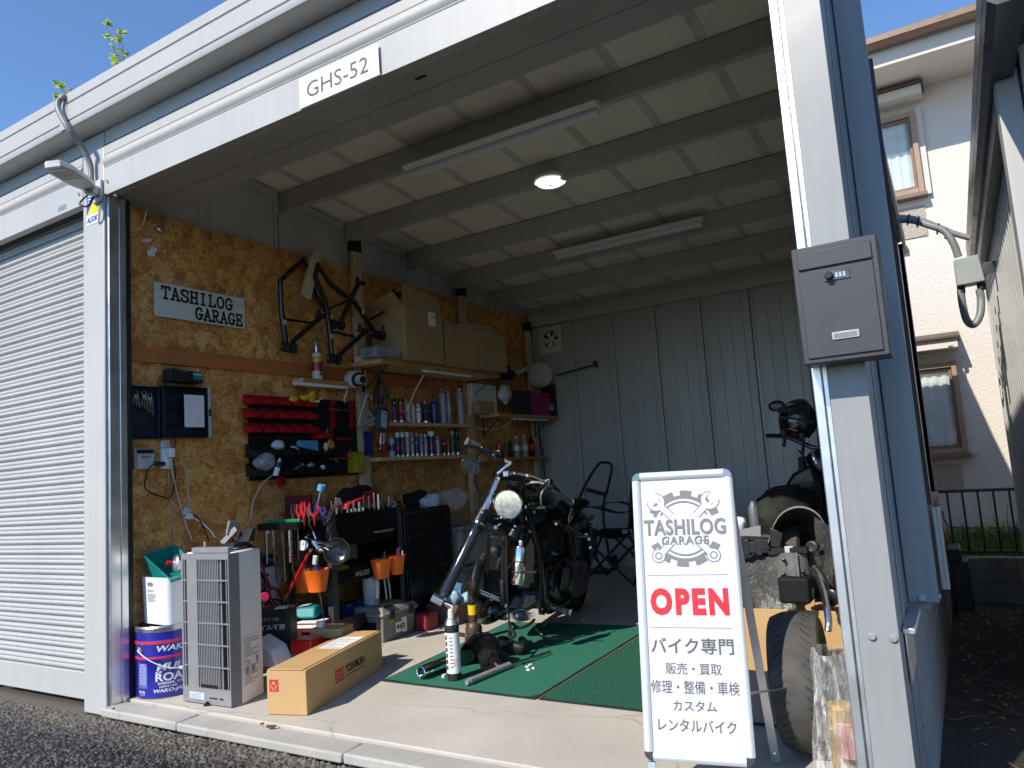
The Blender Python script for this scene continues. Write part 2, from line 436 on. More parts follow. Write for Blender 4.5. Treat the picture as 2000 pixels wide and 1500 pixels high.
def ground_mats():
    m, nt, b = base('asphalt')
    v = tex(nt, 'ShaderNodeTexVoronoi', 52, Randomness=1.0)
    v2 = tex(nt, 'ShaderNodeTexVoronoi', 140)
    n = tex(nt, 'ShaderNodeTexNoise', 3, detail=6)
    s = nd(nt, 'ShaderNodeSeparateColor'); at_ = nd(nt, 'ShaderNodeAttribute', attribute_name='stone'); nt.links.new(at_.outputs['Color'], s.inputs[0])
    c = ramp(nt, s.outputs[0], [(.1, (.007, .007, .008)), (.6, (.019, .019, .021)), (.95, (.060, .060, .062))])
    c = mix(nt, ramp(nt, s.outputs[2], [(.05, .9), (.35, 0.0)]), c, (.006, .006, .006))
    # sandy dirt collected along the kerb
    g = nd(nt, 'ShaderNodeNewGeometry'); sp = nd(nt, 'ShaderNodeSeparateXYZ'); nt.links.new(g.outputs['Position'], sp.inputs[0])
    a = nd(nt, 'ShaderNodeMath', operation='MULTIPLY_ADD'); nt.links.new(n.outputs[0], a.inputs[0]); a.inputs[1].default_value = .30
    nt.links.new(sp.outputs[1], a.inputs[2])
    d = ramp(nt, a.outputs[0], [(0.0, 0.0), (1.0, 1.0)])
    mr = nd(nt, 'ShaderNodeMapRange'); nt.links.new(a.outputs[0], mr.inputs[0]); mr.inputs[1].default_value = -.24; mr.inputs[2].default_value = -.04; mr.inputs[4].default_value = .75
    dirt = ramp(nt, s.outputs[1], [(.1, (.06, .05, .04)), (.9, (.17, .145, .115))])
    c = mix(nt, mr.outputs[0], c, dirt)
    pat = tex(nt, 'ShaderNodeTexNoise', 2.1, detail=3)
    c = mix(nt, ramp(nt, pat.outputs[0], [(.70, 0.0), (.80, .3)]), c, (.12, .10, .075))
    nt.links.new(c, b.inputs['Base Color']); b.inputs['Roughness'].default_value = .55
    bump(nt, b, v2.outputs['Distance'], .25, .004)
    m2, nt, b = base('alley_soil')
    n = tex(nt, 'ShaderNodeTexNoise', 5, detail=8, rough=.7); f = tex(nt, 'ShaderNodeTexVoronoi', 70)
    c = ramp(nt, n.outputs[0], [(.3, (.020, .018, .016)), (.6, (.055, .047, .040)), (.8, (.11, .09, .07))])
    c = mix(nt, ramp(nt, f.outputs['Distance'], [(.1, .5), (.3, 0.0)]), c, (.14, .12, .10))
    nt.links.new(c, b.inputs['Base Color']); b.inputs['Roughness'].default_value = .9; bump(nt, b, f.outputs['Distance'], .9, .015)
    return m, m2
ASPH, SOIL = ground_mats()
def stucco(name, col, sc=34, st=.35):
    m, nt, b = base(name)
    v = tex(nt, 'ShaderNodeTexNoise', sc, detail=3, rough=.5, Distortion=.4); n = tex(nt, 'ShaderNodeTexNoise', 1.4, detail=5)
    c = ramp(nt, n.outputs[0], [(.3, tuple(x * .93 for x in col)), (.7, col)])
    nt.links.new(c, b.inputs['Base Color']); b.inputs['Roughness'].default_value = .85; bump(nt, b, v.outputs[0], st, .02); return m
STUC = stucco('cream_render', (.66, .61, .545)); STUC2 = stucco('beige_relief_panel', (.46, .41, .33), 60, 1.0)
BRWN = M('brown_frame', (.20, .125, .08), .4, var=.06); SASH = M('tan_sash', (.33, .22, .15), .4, var=.05)
ROOFB = M('brown_roof', (.09, .055, .045), .55, var=.15)
# ================================================================ ground
YF = -.1                         # face of the garage front
b = B(); b.sheet([[V((x, y, -.066)) for x in (-400, -20, -6, 0, 8, 30, 400)] for y in (-400, -30, -6, -1.3, .02)])
PEB = []
def pebble(x, y):
    w = noise.noise_vector(V((x * 9, y * 9, 1))) * .006
    d, P = noise.voronoi(V((x + w.x, y + w.y, 0)) * 50)
    t = min(1, max(0, d[1] - d[0]) * 1.9); q = P[0]
    PEB.append((abs(math.sin(q.x * 12.9 + q.y * 78.2)) % 1, abs(math.sin(q.x * 39.3 + q.y * 11.1)) % 1, t))
    return -.066 + .013 * t ** .45 + .005 * PEB[-1][0] + .004 * noise.noise(V((x * 3, y * 3, 0)))
n0 = len(b.b.verts)
b.sheet([[V((-1.62 + .0044 * i, -.84 + .0044 * j, pebble(-1.62 + .0044 * i, -.84 + .0044 * j))) for i in range(840)] for j in range(162)])
ao = b.o('asphalt', ASPH, flip=False, kind='structure', label='dark coarse asphalt forecourt dusty along the kerb')
ca = ao.data.color_attributes.new('stone', 'FLOAT_COLOR', 'POINT')
ca.data.foreach_set('color', [c for k in range(len(ao.data.vertices)) for c in ((*PEB[k - n0], 1) if k >= n0 else (.5, .5, .6, 1))])
b = B(); b.sheet([[V((x, y, -.62)) for x in (-400, -6, 8, 400)] for y in (.02, 8, 60, 400)]); b.o('ground', SOIL, kind='structure', label='open ground beyond the garages', flip=False)
b = B(); b.box((.02, -.005, -.05), (3.47, 4.5, 0)); b.o('garage_floor', SLAB, kind='structure', bev=.004, label='pale concrete floor slab of the open garage')
xs = [.03, .62, 1.62, 2.62, 3.46]
b = B()
for i, (p, q) in enumerate(zip(xs, xs[1:])): b.box((p + .003, -.135 - .002 * (i % 2), -.05), (q - .003, -.011, -.010 - .002 * (i % 2)))
b.o('kerb', KERB, kind='structure', bev=.008, label='low concrete kerb along the garage threshold')
b = B()
G = []
for i in range(30):
    y = -1.2 + 6.0 * i / 29
    G.append([V((x, y, -.047 - .24 * max(0, (y + .2) / 5.0) + noise.noise(V((x * 6, y * 6, 2))) * .012)) for x in [3.40 + .06 * k for k in range(34)]])
b.sheet(G); b.o('alley_ground', SOIL, kind='structure', label='dark bare soil of the narrow alley')
# ================================================================ the garage building
gar = thing('garage', (1.7, 2.2, 0), 'open light grey steel rental garage with a closed unit on its left', 'garage')
b = B(); b.box((-.012, .0, .03), (0, 4.5, 2.57)); osb = b.o('board_lining', OSB, gar, label='strand board lining of the left wall')
b = B()
for z in (2.43,): b.box((0, .0, z), (.0012, 2.4, z + .004))
for y in (1.02, 2.02): b.box((0, y, .05), (.0012, y + .004, 2.43))
b.o('board_joint', M('joint_wood', (.42, .25, .1), .6), osb)
b = B(); b.box((-.04, .0, -.3), (-.014, 4.52, 3.0)); b.box((-.014, .0, .0), (.008, .06, .04)); b.o('left_wall', GREY_IN, gar)
# rear wall with pressed ribs
prof = [(0, 0)]; x = .02
while x < 3.44:
    w = .445
    for a, d in ((.0, 0), (.006, .016), (.018, .016), (.024, 0), (.05, 0), (.053, .003), (.056, 0), (.165, 0), (.168, .0022), (.171, 0), (.28, 0), (.283, .0022), (.286, 0), (.392, 0), (.395, .003), (.398, 0)): prof.append((x + a, d))
    x += w
prof.append((3.46, 0))
b = B(); b.sheet([[V((p[0], 4.5 - p[1] * -1, z)) for p in prof] for z in (-.02, 2.62)]); b.box((-.02, 4.53, -.4), (3.5, 4.56, 2.7)); b.o('rear_wall', BACKW, gar, flip=True)
b = B()
x = .02
while x < 3.44: b.box((x + .003, 4.470, .0), (x + .021, 4.516, 2.46)); x += .445
b.box((0, 4.44, 2.47), (3.46, 4.498, 2.64)); b.box((0, 4.462, .0), (3.46, 4.499, .07)); b.box((.0, 4.41, 2.62), (3.46, 4.44, 2.66)); b.o('rear_wall_trim', BEAMG, gar, bev=.003)
b = B(); b.box((3.462, .0, .55), (3.50, 4.52, 3.0)); b.o('right_wall', GREY_IN, gar)
def zc(y): return 2.972 - .094 * (y - 1.1)          # underside of the roof boards
# ceiling boards and battens
b = B(); b.hull([V((-.04, .2, zc(.2))), V((3.52, .2, zc(.2))), V((3.52, 4.56, zc(4.56))), V((-.04, 4.56, zc(4.56)))], [V((-.04, .2, zc(.2) + .03)), V((3.52, .2, zc(.2) + .03)), V((3.52, 4.56, zc(4.56) + .03)), V((-.04, 4.56, zc(4.56) + .03))])
b.o('ceiling', CEIL, gar)
b = B(); x = .22
while x < 3.4:
    b.hull([V((x, .21, zc(.21) - .004)), V((x + .05, .21, zc(.21) - .004)), V((x + .05, .21, zc(.21) - .0005)), V((x, .21, zc(.21) - .0005))], [V((x, 4.45, zc(4.45) - .004)), V((x + .05, 4.45, zc(4.45) - .004)), V((x + .05, 4.45, zc(4.45) - .0005)), V((x, 4.45, zc(4.45) - .0005))]); x += .445
b.o('ceiling_seam', M('seam_grey', (.60, .575, .50), .6), gar)
for y in (1.12, 1.735, 2.45, 3.065, 3.70):
    b = B(); z = zc(y); b.box((.0, y - .006, z - .142), (3.46, y + .0, z - .006)); b.box((.0, y + .001, z - .142), (3.46, y + .045, z - .137)); b.box((.0, y + .001, z - .018), (3.46, y + .045, z - .012))
    if y == 2.45: b.box((.0, y - .02, z - .02), (3.46, y - .008, z - .008))
    bo = b.o('beam', BEAMG, gar, bev=.003)
    b = B(); b.box((-.013, y - .02, 2.575), (.004, y + .03, z - .145)); b.box((-.013, y - .05, 2.575), (-.004, y - .022, z - .03)); b.o('column', BEAMG, gar, bev=.003)
    b = B()
    for k in range(8):
        xx = .25 + k * .43; b.cyl((xx, y - .006, z - .03), (xx, y - .011, z - .03), .006, n=8)
    b.o('bolt', STEEL, bo)
b = B()
for y0, y1 in ((.3, 1.08), (1.2, 1.70), (1.80, 2.41), (2.52, 3.03), (3.13, 3.66), (3.78, 4.4)):
    b.hull([V((-.013, y0, zc(y0) - .06)), V((.022, y0, zc(y0) - .06)), V((.022, y0, zc(y0) - .012)), V((-.013, y0, zc(y0) - .012))], [V((-.013, y1, zc(y1) - .06)), V((.022, y1, zc(y1) - .06)), V((.022, y1, zc(y1) - .012)), V((-.013, y1, zc(y1) - .012))])
b.o('wall_plate', BEAMG, gar, bev=.003)
# shutter housing over the opening
b = B(); b.box((.03, -.036, 2.60), (3.45, .27, 2.63)); b.box((.03, .255, 2.6305), (3.45, .27, 2.99)); b.box((.03, -.062, 2.594), (3.45, -.038, 2.60)); b.box((.03, .12, 2.5975), (3.45, .128, 2.5995)); b.o('shutter_housing', M('housing_paint', (.42, .41, .385), .4, var=.04, vs=3), gar, bev=.004)
b = B(); b.box((2.02, .02, 2.5965), (2.07, .035, 2.5995)); b.o('housing_slot', RUB, gar)
def header(x0, x1, name):
    pr = [(-.10, 2.585), (-.10, 2.732), (-.096, 2.737), (-.10, 2.742)]
    for i in range(9): a = i / 8; pr.append((-.10 - .012 * math.sin(PI * a), 2.745 + .055 * a))
    pr += [(-.097, 2.806), (-.10, 2.81), (-.10, 2.858), (-.085, 2.862), (-.085, 2.868), (-.094, 2.870), (-.094, 2.96), (-.05, 2.96), (-.05, 2.587), (-.062, 2.585)]
    b = B(); b.hull([V((x0, p[0], p[1])) for p in pr], [V((x1, p[0], p[1])) for p in pr]); return b.o(name, GREY, gar, sm=25)
hd = header(.028, 3.44, 'header'); header(-4.0, -.178, 'header')
b = B()
for x in (.06, -.21): 
    for z in (2.655, 2.78): b.cyl((x, -.1, z), (x, -.112, z), .009, .007, n=12)
    b.cyl((x + .02, -.07, 2.583), (x + .02, -.07, 2.572), .014, .012, n=12)
b.o('bolt', ALU, gar)
# posts
b = B(); b.box((-.174, -.1, -.06), (.024, -.02, 2.945)); b.o('post', GREY, gar, bev=.006)
b = B(); b.box((.0245, -.088, -.05), (.046, -.034, 2.583)); b.box((.0245, -.0335, -.05), (.049, .004, 2.583)); b.o('shutter_guide', ALU, gar, bev=.003)
b = B(); b.box((.0245, .0045, -.05), (.047, .03, 2.583)); b.o('guide_seal', RUB, gar)
b = B(); b.box((3.446, -.1, -.2), (3.542, .278, 2.945)); b.box((3.5423, .05, -.2), (3.545, .10, 2.94)); b.o('post', POSTG, gar, bev=.006)
b = B(); b.box((3.404, -.086, -.05), (3.430, .0, 2.583)); b.box((3.4302, -.081, -.05), (3.4455, .0, 2.583)); b.o('shutter_guide', ALU, gar, bev=.003)
b = B()
for u, v in ((1704, 1243), (1746, 1247)):
    p = onY(u, v, -.1); b.lathe(p, -EY, [(.0105, 0), (.0105, .004), (.007, .008)], n=12)
b.o('bolt', POSTG, gar)
# side panel beside the right post, its foot and the side wall
b = B(); b.box((3.5445, .28, .525), (3.627, .30, 2.95)); b.box((3.503, .302, .50), (3.600, .34, 2.94)); b.o('side_panel', POSTG, gar, bev=.004)
b = B()
for u, v in ((1800, 1168),): p = onY(u, v, .28); b.lathe(p, -EY, [(.011, .0), (.011, .004), (.007, .009)], n=12)
p = onY(1826, 1165, .30); b.lathe(p, EX, [(.008, .0), (.008, .012), (.006, .016)], n=10)
b.o('bolt', GREY, gar)
b = B(); b.box((3.5445, -.02, .50), (3.575, .27, .515)); b.box((3.5445, .02, .36), (3.549, .26, .499)); b.o('sill_bracket', ALU, gar, bev=.002)
b = B()
z = -.42
k = 0
while z < .5:
    b.box((3.46, .285, z + .004), (3.548 - .001 * (k % 2), 4.5, z + .20)); z += .205; k += 1
b.box((3.475, .29, -.4), (3.543, 4.49, .49)); b.o('foundation_wall', concrete('block_concrete', (.30, .31, .32), .25), gar, bev=.004)
# gutter, roof and verge
pr = [(-.10, 2.947), (-.20, 2.953), (-.212, 2.958), (-.217, 2.97), (-.217, 2.99), (-.211, 2.993), (-.211, 2.998), (-.218, 3.0), (-.218, 3.088), (-.212, 3.091), (-.212, 3.096), (-.219, 3.099), (-.219, 3.150), (-.20, 3.155), (-.20, 3.145), (-.09, 3.14), (-.09, 2.96)]
b = B(); b.hull([V((-4.2, p[0], p[1])) for p in pr], [V((3.63, p[0], p[1])) for p in pr]); gt = b.o('gutter', GREY, gar, sm=25)
b = B(); b.box((-.178, -.2205, 2.956), (-.11, -.219, 3.150)); b.o('gutter_joint', GREY, gt, bev=.0015)
b = B(); b.hull([V((-4.2, -.08, 3.10)), V((3.53, -.08, 3.10)), V((3.53, -.08, 3.135)), V((-4.2, -.08, 3.135))], [V((-4.2, 4.7, 2.69)), V((3.53, 4.7, 2.69)), V((3.53, 4.7, 2.72)), V((-4.2, 4.7, 2.72))]); b.o('roof', GREY, gar)
def slope_bar(b, x0, x1, z0, z1, y0=-.06, y1=4.72, s=-.087):
    b.hull([V((x0, y0, z0)), V((x1, y0, z0)), V((x1, y0, z1)), V((x0, y0, z1))], [V((x0, y1, z0 + s * (y1 - y0))), V((x1, y1, z0 + s * (y1 - y0))), V((x1, y1, z1 + s * (y1 - y0))), V((x0, y1, z1 + s * (y1 - y0)))])
b = B(); slope_bar(b, 3.5305, 3.545, 2.95, 3.15, .34); slope_bar(b, 3.5452, 3.553, 2.97, 3.0, .34); slope_bar(b, 3.5452, 3.55, 3.08, 3.10, .34); b.o('verge_trim', DARKST, gar, bev=.002)
p = onY(1738, 420, 1.6); q = onY(1816, 985, 1.6)
b = B(); b.box((p.x - .018, 1.58, q.z - .0), (p.x + .014, 1.62, 2.85)); b.o('downpipe', CHAR, gar, bev=.004)
b = B()
for u in (1823, 1831): a = onY(u, 990, 1.7); c = onY(u - 2, 1150, 1.7); b.cyl(a, (a.x, a.y, c.z), .009, n=10)
b.o('drain_pipe', WHITE, gar)
# closed roller door of the left unit
rows = []; z = .10; k = 0
while z < 2.62:
    for a, d in ((.0, -.006), (.002, .0), (.006, .006), (.013, .010), (.022, .008), (.026, .004), (.032, .008), (.040, .010), (.047, .004), (.050, .0), (.0515, -.007)): rows.append((d, z + a))
    z += .055
b = B(); b.sheet([[V((x, .005 - d, zz)) for x in (-4.0, -.18)] for d, zz in rows]); rd = b.o('roller_shutter', SLATG, gar, sm=60)
b = B(); b.box((-4.0, -.012, -.04), (-.18, .02, .098)); b.o('bottom_bar', GREY, rd, bev=.004)
b = B(); b.box((-.235, -.0135, .012), (-.21, -.0125, .024)); b.o('label', PAPER, rd)
b = B(); b.box((-4.2, 3.0, -.1), (-4.15, 4.5, 3.0)); b.box((-4.2, .0, -.1), (-4.15, 3.0, 3.0)); b.box((-4.2, 4.53, -.3), (-.05, 4.56, 2.7)); b.o('outer_wall', GREY, gar)
# ================================================================ ceiling lights
def batten(ua, va, ub, vb, drop, y, label, z):
    a = onY(ua, va, y); c = onY(ub, vb, y); x0, x1 = a.x, c.x; z = (a.z + c.z) / 2
    t = thing('ceiling_light', ((x0 + x1) / 2, y, z), label, 'ceiling light', 'batten lights under the garage ceiling')
    b = B(); pr = [(-.056, .024), (-.062, .016), (-.034, 0), (.034, 0), (.062, .016), (.056, .024)]
    b.hull([V((x0, y + p[0], z + p[1])) for p in pr], [V((x1, y + p[0], z + p[1])) for p in pr]); b.box((x0, y - .02, z + .0225), (x1, y + .02, z + .036)); b.o('housing', WHITEM, t, bev=.002)
    b = B(); b.hull(b.ring(V((x0 + .01, y, z - .014)), EY, EZ, .027, 14), b.ring(V((x1 - .01, y, z - .014)), EY, EZ, .027, 14)); b.o('diffuser', M('milky_tube', (.82, .83, .84), .3, var=.02), t)
    b = B()
    for xx in (x0 + .12, x1 - .12):
        if zc(y) - z < .12: b.cyl((xx, y, z + .036), (xx, y, zc(y) - .002), .006, n=6)
        else: b.box((xx - .02, y - .015, z + .0365), (xx + .02, 1.113, z + .042))
    b.o('hanger', WHITEM, t)
    return t
batten(797, 335, 1172, 212, .1, 1.05, 'longer white batten light nearest the open door', 2.78)
batten(1085, 496, 1374, 434, .1, 2.96, 'smaller white batten light towards the rear wall', 2.7)
p = onY(1075, 362, 1.76); t = thing('disc_light', p, 'round white disc light between the two battens', 'ceiling light')
b = B(); b.lathe(p + V((0, 0, .02)), EZ, [(.09, 0), (.10, .012), (.10, .03), (.05, .034)], n=32); b.o('housing', WHITEM, t)
b = B(); b.lathe(p, EZ, [(.015, 0), (.075, .006), (.098, .019)], n=32); b.o('diffuser', M('lit_diffuser', (.95, .97, .93), .4, var=.0, emit=1.1), t)
b = B(); b.cyl(p + V((0, 0, .05)), (p.x, p.y, max(p.z + .06, zc(p.y) - .139)), .05, n=20); b.o('mount', WHITEM, t)
b = B(); b.cyl(p - V((0, 0, .002)), p + V((0, 0, .0)), .008, n=10); b.o('sensor', CHAR, t)
# ================================================================ things on the front
b = B(); p0 = onY(586, 217, -.114); p1 = onY(741, 149, -.114); zt = 2.716
pl = thing('unit_plate', ((p0.x + p1.x) / 2, -.102, 2.58), 'white number plate reading GHS-52 above the opening', 'sign')
b.box((p0.x, -.1135, 2.582), (p1.x, -.1125, zt)); b.box((p0.x, -.1124, 2.582), (p1.x, -.1015, 2.59)); b.o('plate', WHITEM, pl)
b = B(); a = onY(603, 192, -.1135); c = onY(719, 121, -.1135)
words(b, 'GHS-52', V((p0.x + .045, -.1135, 2.615)), EX, EZ, p1.x - p0.x - .10, .068, bold=-.004); b.o('lettering', M('plate_ink', (.11, .11, .115), .6, var=.02), pl, sm=0)
# security sticker
def PY(u, v, y=-.1012): return onY(u, v, y)
st = thing('security_sticker', onY(180, 420, -.1), 'blue and yellow security sticker on the left post', 'sticker')
a, c = onY(170, 400, -.1), onY(192, 440, -.1); w, h = .105, .125; x0, z0 = a.x, onY(181, 418, -.1).z
b = B(); b.box((x0, -.1015, z0 - .055), (x0 + w, -.1003, z0 + h)); b.o('backing', WHITEM, st)
b = B(); b.prism([(0, 0), (0, h), (w, h)], (x0, -.1017, z0), EX, EZ, (0, -.0006, 0)); b.o('blue_field', M('sticker_blue', (.03, .08, .42), .4), st)
b = B(); b.prism([(w * .04, 0), (w, 0), (w, h * .96)], (x0, -.1017, z0), EX, EZ, (0, -.0006, 0)); b.o('yellow_field', M('sticker_yellow', (.85, .66, .0), .4), st)
b = B(); words(b, 'ALSOK', (x0 + .004, -.1016, z0 - .044), EX, EZ, w - .008, .032, .02, slant=.15); b.o('lettering', MATS['sticker_blue'], st, sm=0)
b = B()
for k in range(3): b.box((x0 + .012, -.1026, z0 + .10 - .016 * k), (x0 + .05 - .012 * k, -.1024, z0 + .106 - .016 * k))
b.o('small_print', WHITEM, st)
b = B(); a = onY(113, 412, -.1015); words(b, '豆電社', (a.x, -.1005, a.z - .005), EX, EZ, .085, .03, .015, off=.0035); b.o('maker_mark', M('mark_blue', (.22, .33, .55), .4), gar, sm=0)
# floodlight on its bracket with the conduit that feeds it
lamp = thing('wall_floodlight', onY(180, 370, -.1), 'slim grey floodlight tilted off the left post', 'floodlight')
hb = onY(178, 372, -.14); tip = onY(100, 325, -.62)
d = (tip - hb).normalized(); vw = (EYE - hb).normalized() + V((0, 0, -.9)); dn = (vw - d * vw.dot(d)).normalized(); up = -dn; sd = up.cross(d).normalized()
L = (tip - hb).length * .92
b = B(); o = hb + d * .03
out = [(-.035, 0), (.035, 0), (.05, L * .25), (.052, L * .8), (.034, L), (-.034, L), (-.052, L * .8), (-.05, L * .25)]
b.hull([o + sd * p[0] + d * p[1] for p in out], [o + sd * p[0] * .9 + d * (p[1] * .97) + up * .035 for p in out]); b.o('body', LTGREY, lamp, bev=.006)
b = B(); b.hull([o + sd * x + d * y - up * .002 for x, y in ((-.042, L * .52), (.042, L * .52), (.04, L * .88), (.025, L * .95), (-.025, L * .95), (-.04, L * .88))], [o + sd * x + d * y + up * .004 for x, y in ((-.042, L * .52), (.042, L * .52), (.04, L * .88), (.025, L * .95), (-.025, L * .95), (-.04, L * .88))]); b.o('led_panel', MIDGREY, lamp)
b = B()
for i in range(3):
    for j in range(3): q = o + sd * (-.024 + .024 * i) + d * (L * (.6 + .12 * j)); b.ball(q - up * .003, .008, 8, 5)
b.o('lens', GLASS, lamp)
b = B(); b.box((hb.x - .03, -.118, hb.z - .06), (hb.x + .045, -.101, hb.z + .06)); b.bar(hb + V((0, .03, -.0)), hb + d * .06, .05, .05); b.o('bracket', LTGREY, lamp, bev=.004)
q = [onY(181, 383, -.16), onY(172, 390, -.19), onY(170, 384, -.19)]
b = B(); b.tube([hb + V((0, -.02, -.03)), hb + V((-.02, -.05, -.08)), hb + V((.02, -.03, -.10)), hb + V((.04, -.01, -.05))], .006); b.o('lead', BLACKP, lamp)
b = B(); b.tube([onY(178, 352, -.13), onY(176, 322, -.13), onY(160, 286, -.17), onY(133, 250, -.24), onY(115, 218, -.25), onY(114, 200, -.245), onY(124, 190, -.23), onY(134, 190, -.19), onY(137, 198, -.15)], .015, n=12, sm=6); b.o('conduit', M('conduit_grey', (.20, .22, .225), .45), None, 'grey corrugated conduit looping over the gutter to the floodlight', 'conduit')
# letter box on the right post
P0 = onY(1552, 480, -.19); x0, x1, z0, z1 = 3.405, 3.612, 1.219, 1.532; yb, yfr = -.101, -.2
mb = thing('letterbox', ((x0 + x1) / 2, yb, z0), 'charcoal metal letterbox with a combination lock', 'letterbox')
b = B(); b.box((x0, yfr, z0), (x1, yb, z1)); b.o('body', CHAR, mb, bev=.004)
b = B(); b.box((x0 + .014, yfr - .006, z1 - .062), (x1 - .014, yfr - .001, z1 - .016)); b.o('flap', CHAR, mb, bev=.002)
b = B(); b.box((x0 + .014, yfr - .005, z0 + .014), (x1 - .014, yfr - .001, z1 - .068)); dr = b.o('door', CHAR, mb, bev=.002)
b = B(); b.box((x0 + .075, yfr - .008, z1 - .103), (x0 + .137, yfr - .0055, z1 - .078)); b.o('lock_plate', DARKST, dr, bev=.001)
b = B(); b.lathe((x0 + .088, yfr - .008, z1 - .0905), -EY, [(.0105, 0), (.0105, .010), (.0085, .016)], n=18); b.o('lock_knob', BLACKP, dr)
b = B()
for i in range(3): b.box((x0 + .103 + .009 * i, yfr - .0105, z1 - .097), (x0 + .109 + .009 * i, yfr - .0085, z1 - .084))
b.o('lock_wheel', STEEL, dr)
b = B(); b.box((x0 + .078, yfr - .0085, z0 + .055), (x0 + .142, yfr - .0055, z0 + .075)); b.o('name_window', M('name_frame', (.45, .45, .42), .3, var=.05), dr, bev=.002)
b = B(); b.box((x0 + .083, yfr - .0092, z0 + .059), (x0 + .137, yfr - .0087, z0 + .071)); b.o('name_slip', M('slip', (.22, .22, .22), .3), dr)
# ================================================================ left wall
def dep(P): return V(ROT[2]).dot(V(P) - EYE)
def ppm(P): return dep(P) / FPX                    # metres to a photo pixel at P
def C3(u, v): return 220 + u / 4, 680 + v / 4      # readings from enlarged crops
def C2(u, v): return 200 + u / 3.3333, 380 + v / 3.3333
def C5(u, v): return 640 + u / 3.846, 540 + v / 3.846
def W3(u, v, x): return onX(*C3(u, v), x)
def W2(u, v, x): return onX(*C2(u, v), x)
def W5(u, v, x): return onX(*C5(u, v), x)
# name board
SER = {'T': [[(.5, 0), (.5, 1)], [(.05, 1), (.95, 1)], [(.05, 1), (.05, .8)], [(.95, 1), (.95, .8)], [(.3, 0), (.7, 0)]],
 'A': [[(.12, 0), (.5, 1), (.88, 0)], [(.3, .35), (.7, .35)], [(0, 0), (.28, 0)], [(.72, 0), (1, 0)]],
 'S': [[(.9, .75), (.88, .9), (.7, 1), (.35, 1), (.12, .88), (.12, .66), (.35, .54), (.68, .46), (.9, .33), (.9, .12), (.68, 0), (.32, 0), (.1, .1), (.08, .27)]],
 'H': [[(.18, 0), (.18, 1)], [(.82, 0), (.82, 1)], [(.18, .5), (.82, .5)], [(.02, 0), (.34, 0)], [(.66, 0), (.98, 0)], [(.02, 1), (.34, 1)], [(.66, 1), (.98, 1)]],
 'I': [[(.5, 0), (.5, 1)], [(.28, 0), (.72, 0)], [(.28, 1), (.72, 1)]],
 'L': [[(.28, 1), (.28, 0), (.92, 0), (.92, .25)], [(.1, 1), (.46, 1)], [(.1, 0), (.3, 0)]],
 'O': [[(.5, 0), (.22, .1), (.1, .35), (.1, .65), (.22, .9), (.5, 1), (.78, .9), (.9, .65), (.9, .35), (.78, .1), (.5, 0)]],
 'G': [[(.88, .75), (.75, .95), (.45, 1), (.2, .88), (.08, .6), (.08, .38), (.2, .1), (.48, 0), (.75, .06), (.84, .2), (.84, .42)], [(.55, .42), (1, .42)]],
 'R': [[(.2, 0), (.2, 1), (.65, 1), (.84, .86), (.84, .64), (.65, .5), (.2, .5)], [(.5, .5), (.72, .1), (.95, 0)], [(.04, 0), (.38, 0)], [(.04, 1), (.3, 1)]],
 'E': [[(.2, 0), (.2, 1), (.88, 1), (.88, .78)], [(.2, .5), (.62, .5)], [(.62, .62), (.62, .38)], [(.2, 0), (.9, 0), (.9, .24)], [(.05, 1), (.3, 1)], [(.05, 0), (.3, 0)]]}
p, q = onX(303, 549, .022), onX(479, 643, .022); r = onX(303, 616, .022); s4 = onX(480, 584, .022)
zt = (p.z + s4.z) / 2; zb = (q.z + r.z) / 2
nb = thing('name_board', (.01, (p.y + q.y) / 2, zb), 'whitewashed wooden board lettered TASHILOG GARAGE', 'sign')
b = B(); b.box((.006, p.y, zb), (.022, q.y, zt)); b.o('board', woodmat('whitewashed_wood', (.66, .64, .56), .82, 1, .6), nb, bev=.002)
W, H = q.y - p.y, zt - zb; b = B()
def line(txt, y0, z0, w, h, sw):
    n = len(txt); cw = w / n
    for i, ch in enumerate(txt): strokes(b, SER[ch], V((.022, y0 + cw * (i + .07), z0)), EY, EZ, (cw * .84, h), sw)
line('TASHILOG', p.y + W * .055, zb + H * .55, W * .80, H * .34, .0125); line('GARAGE', p.y + W * .41, zb + H * .09, W * .565, H * .34, .0125)
b.o('lettering', INK, nb, sm=0)
b = B()
for yy in (p.y + .01, q.y - .012): b.tube([(.014, yy, zt), (.018, yy, zt + .02), (.012, yy + .012, zt + .034), (.004, yy + .0, zt + .042)], .0022, 6)
b.o('hook', DARKST, nb)
# plank nailed along the wall
z1 = (W2(130, 975, .02).z + W2(1600, 1130, .02).z) / 2; z0 = (W2(130, 1085, .02).z + W2(1500, 1195, .02).z) / 2
b = B(); b.box((.0005, .02, z0), (.02, 2.62, z1)); b.o('wall_plank', BOARD, None, 'long reddish plank nailed level across the strand board', 'plank', bev=.002)
b = B(); b.box((.0005, 2.2, 2.14), (.02, 4.46, 2.22)); b.o('wall_plank', BOARD, None, 'dark plank high behind the cardboard boxes', 'plank', bev=.002)
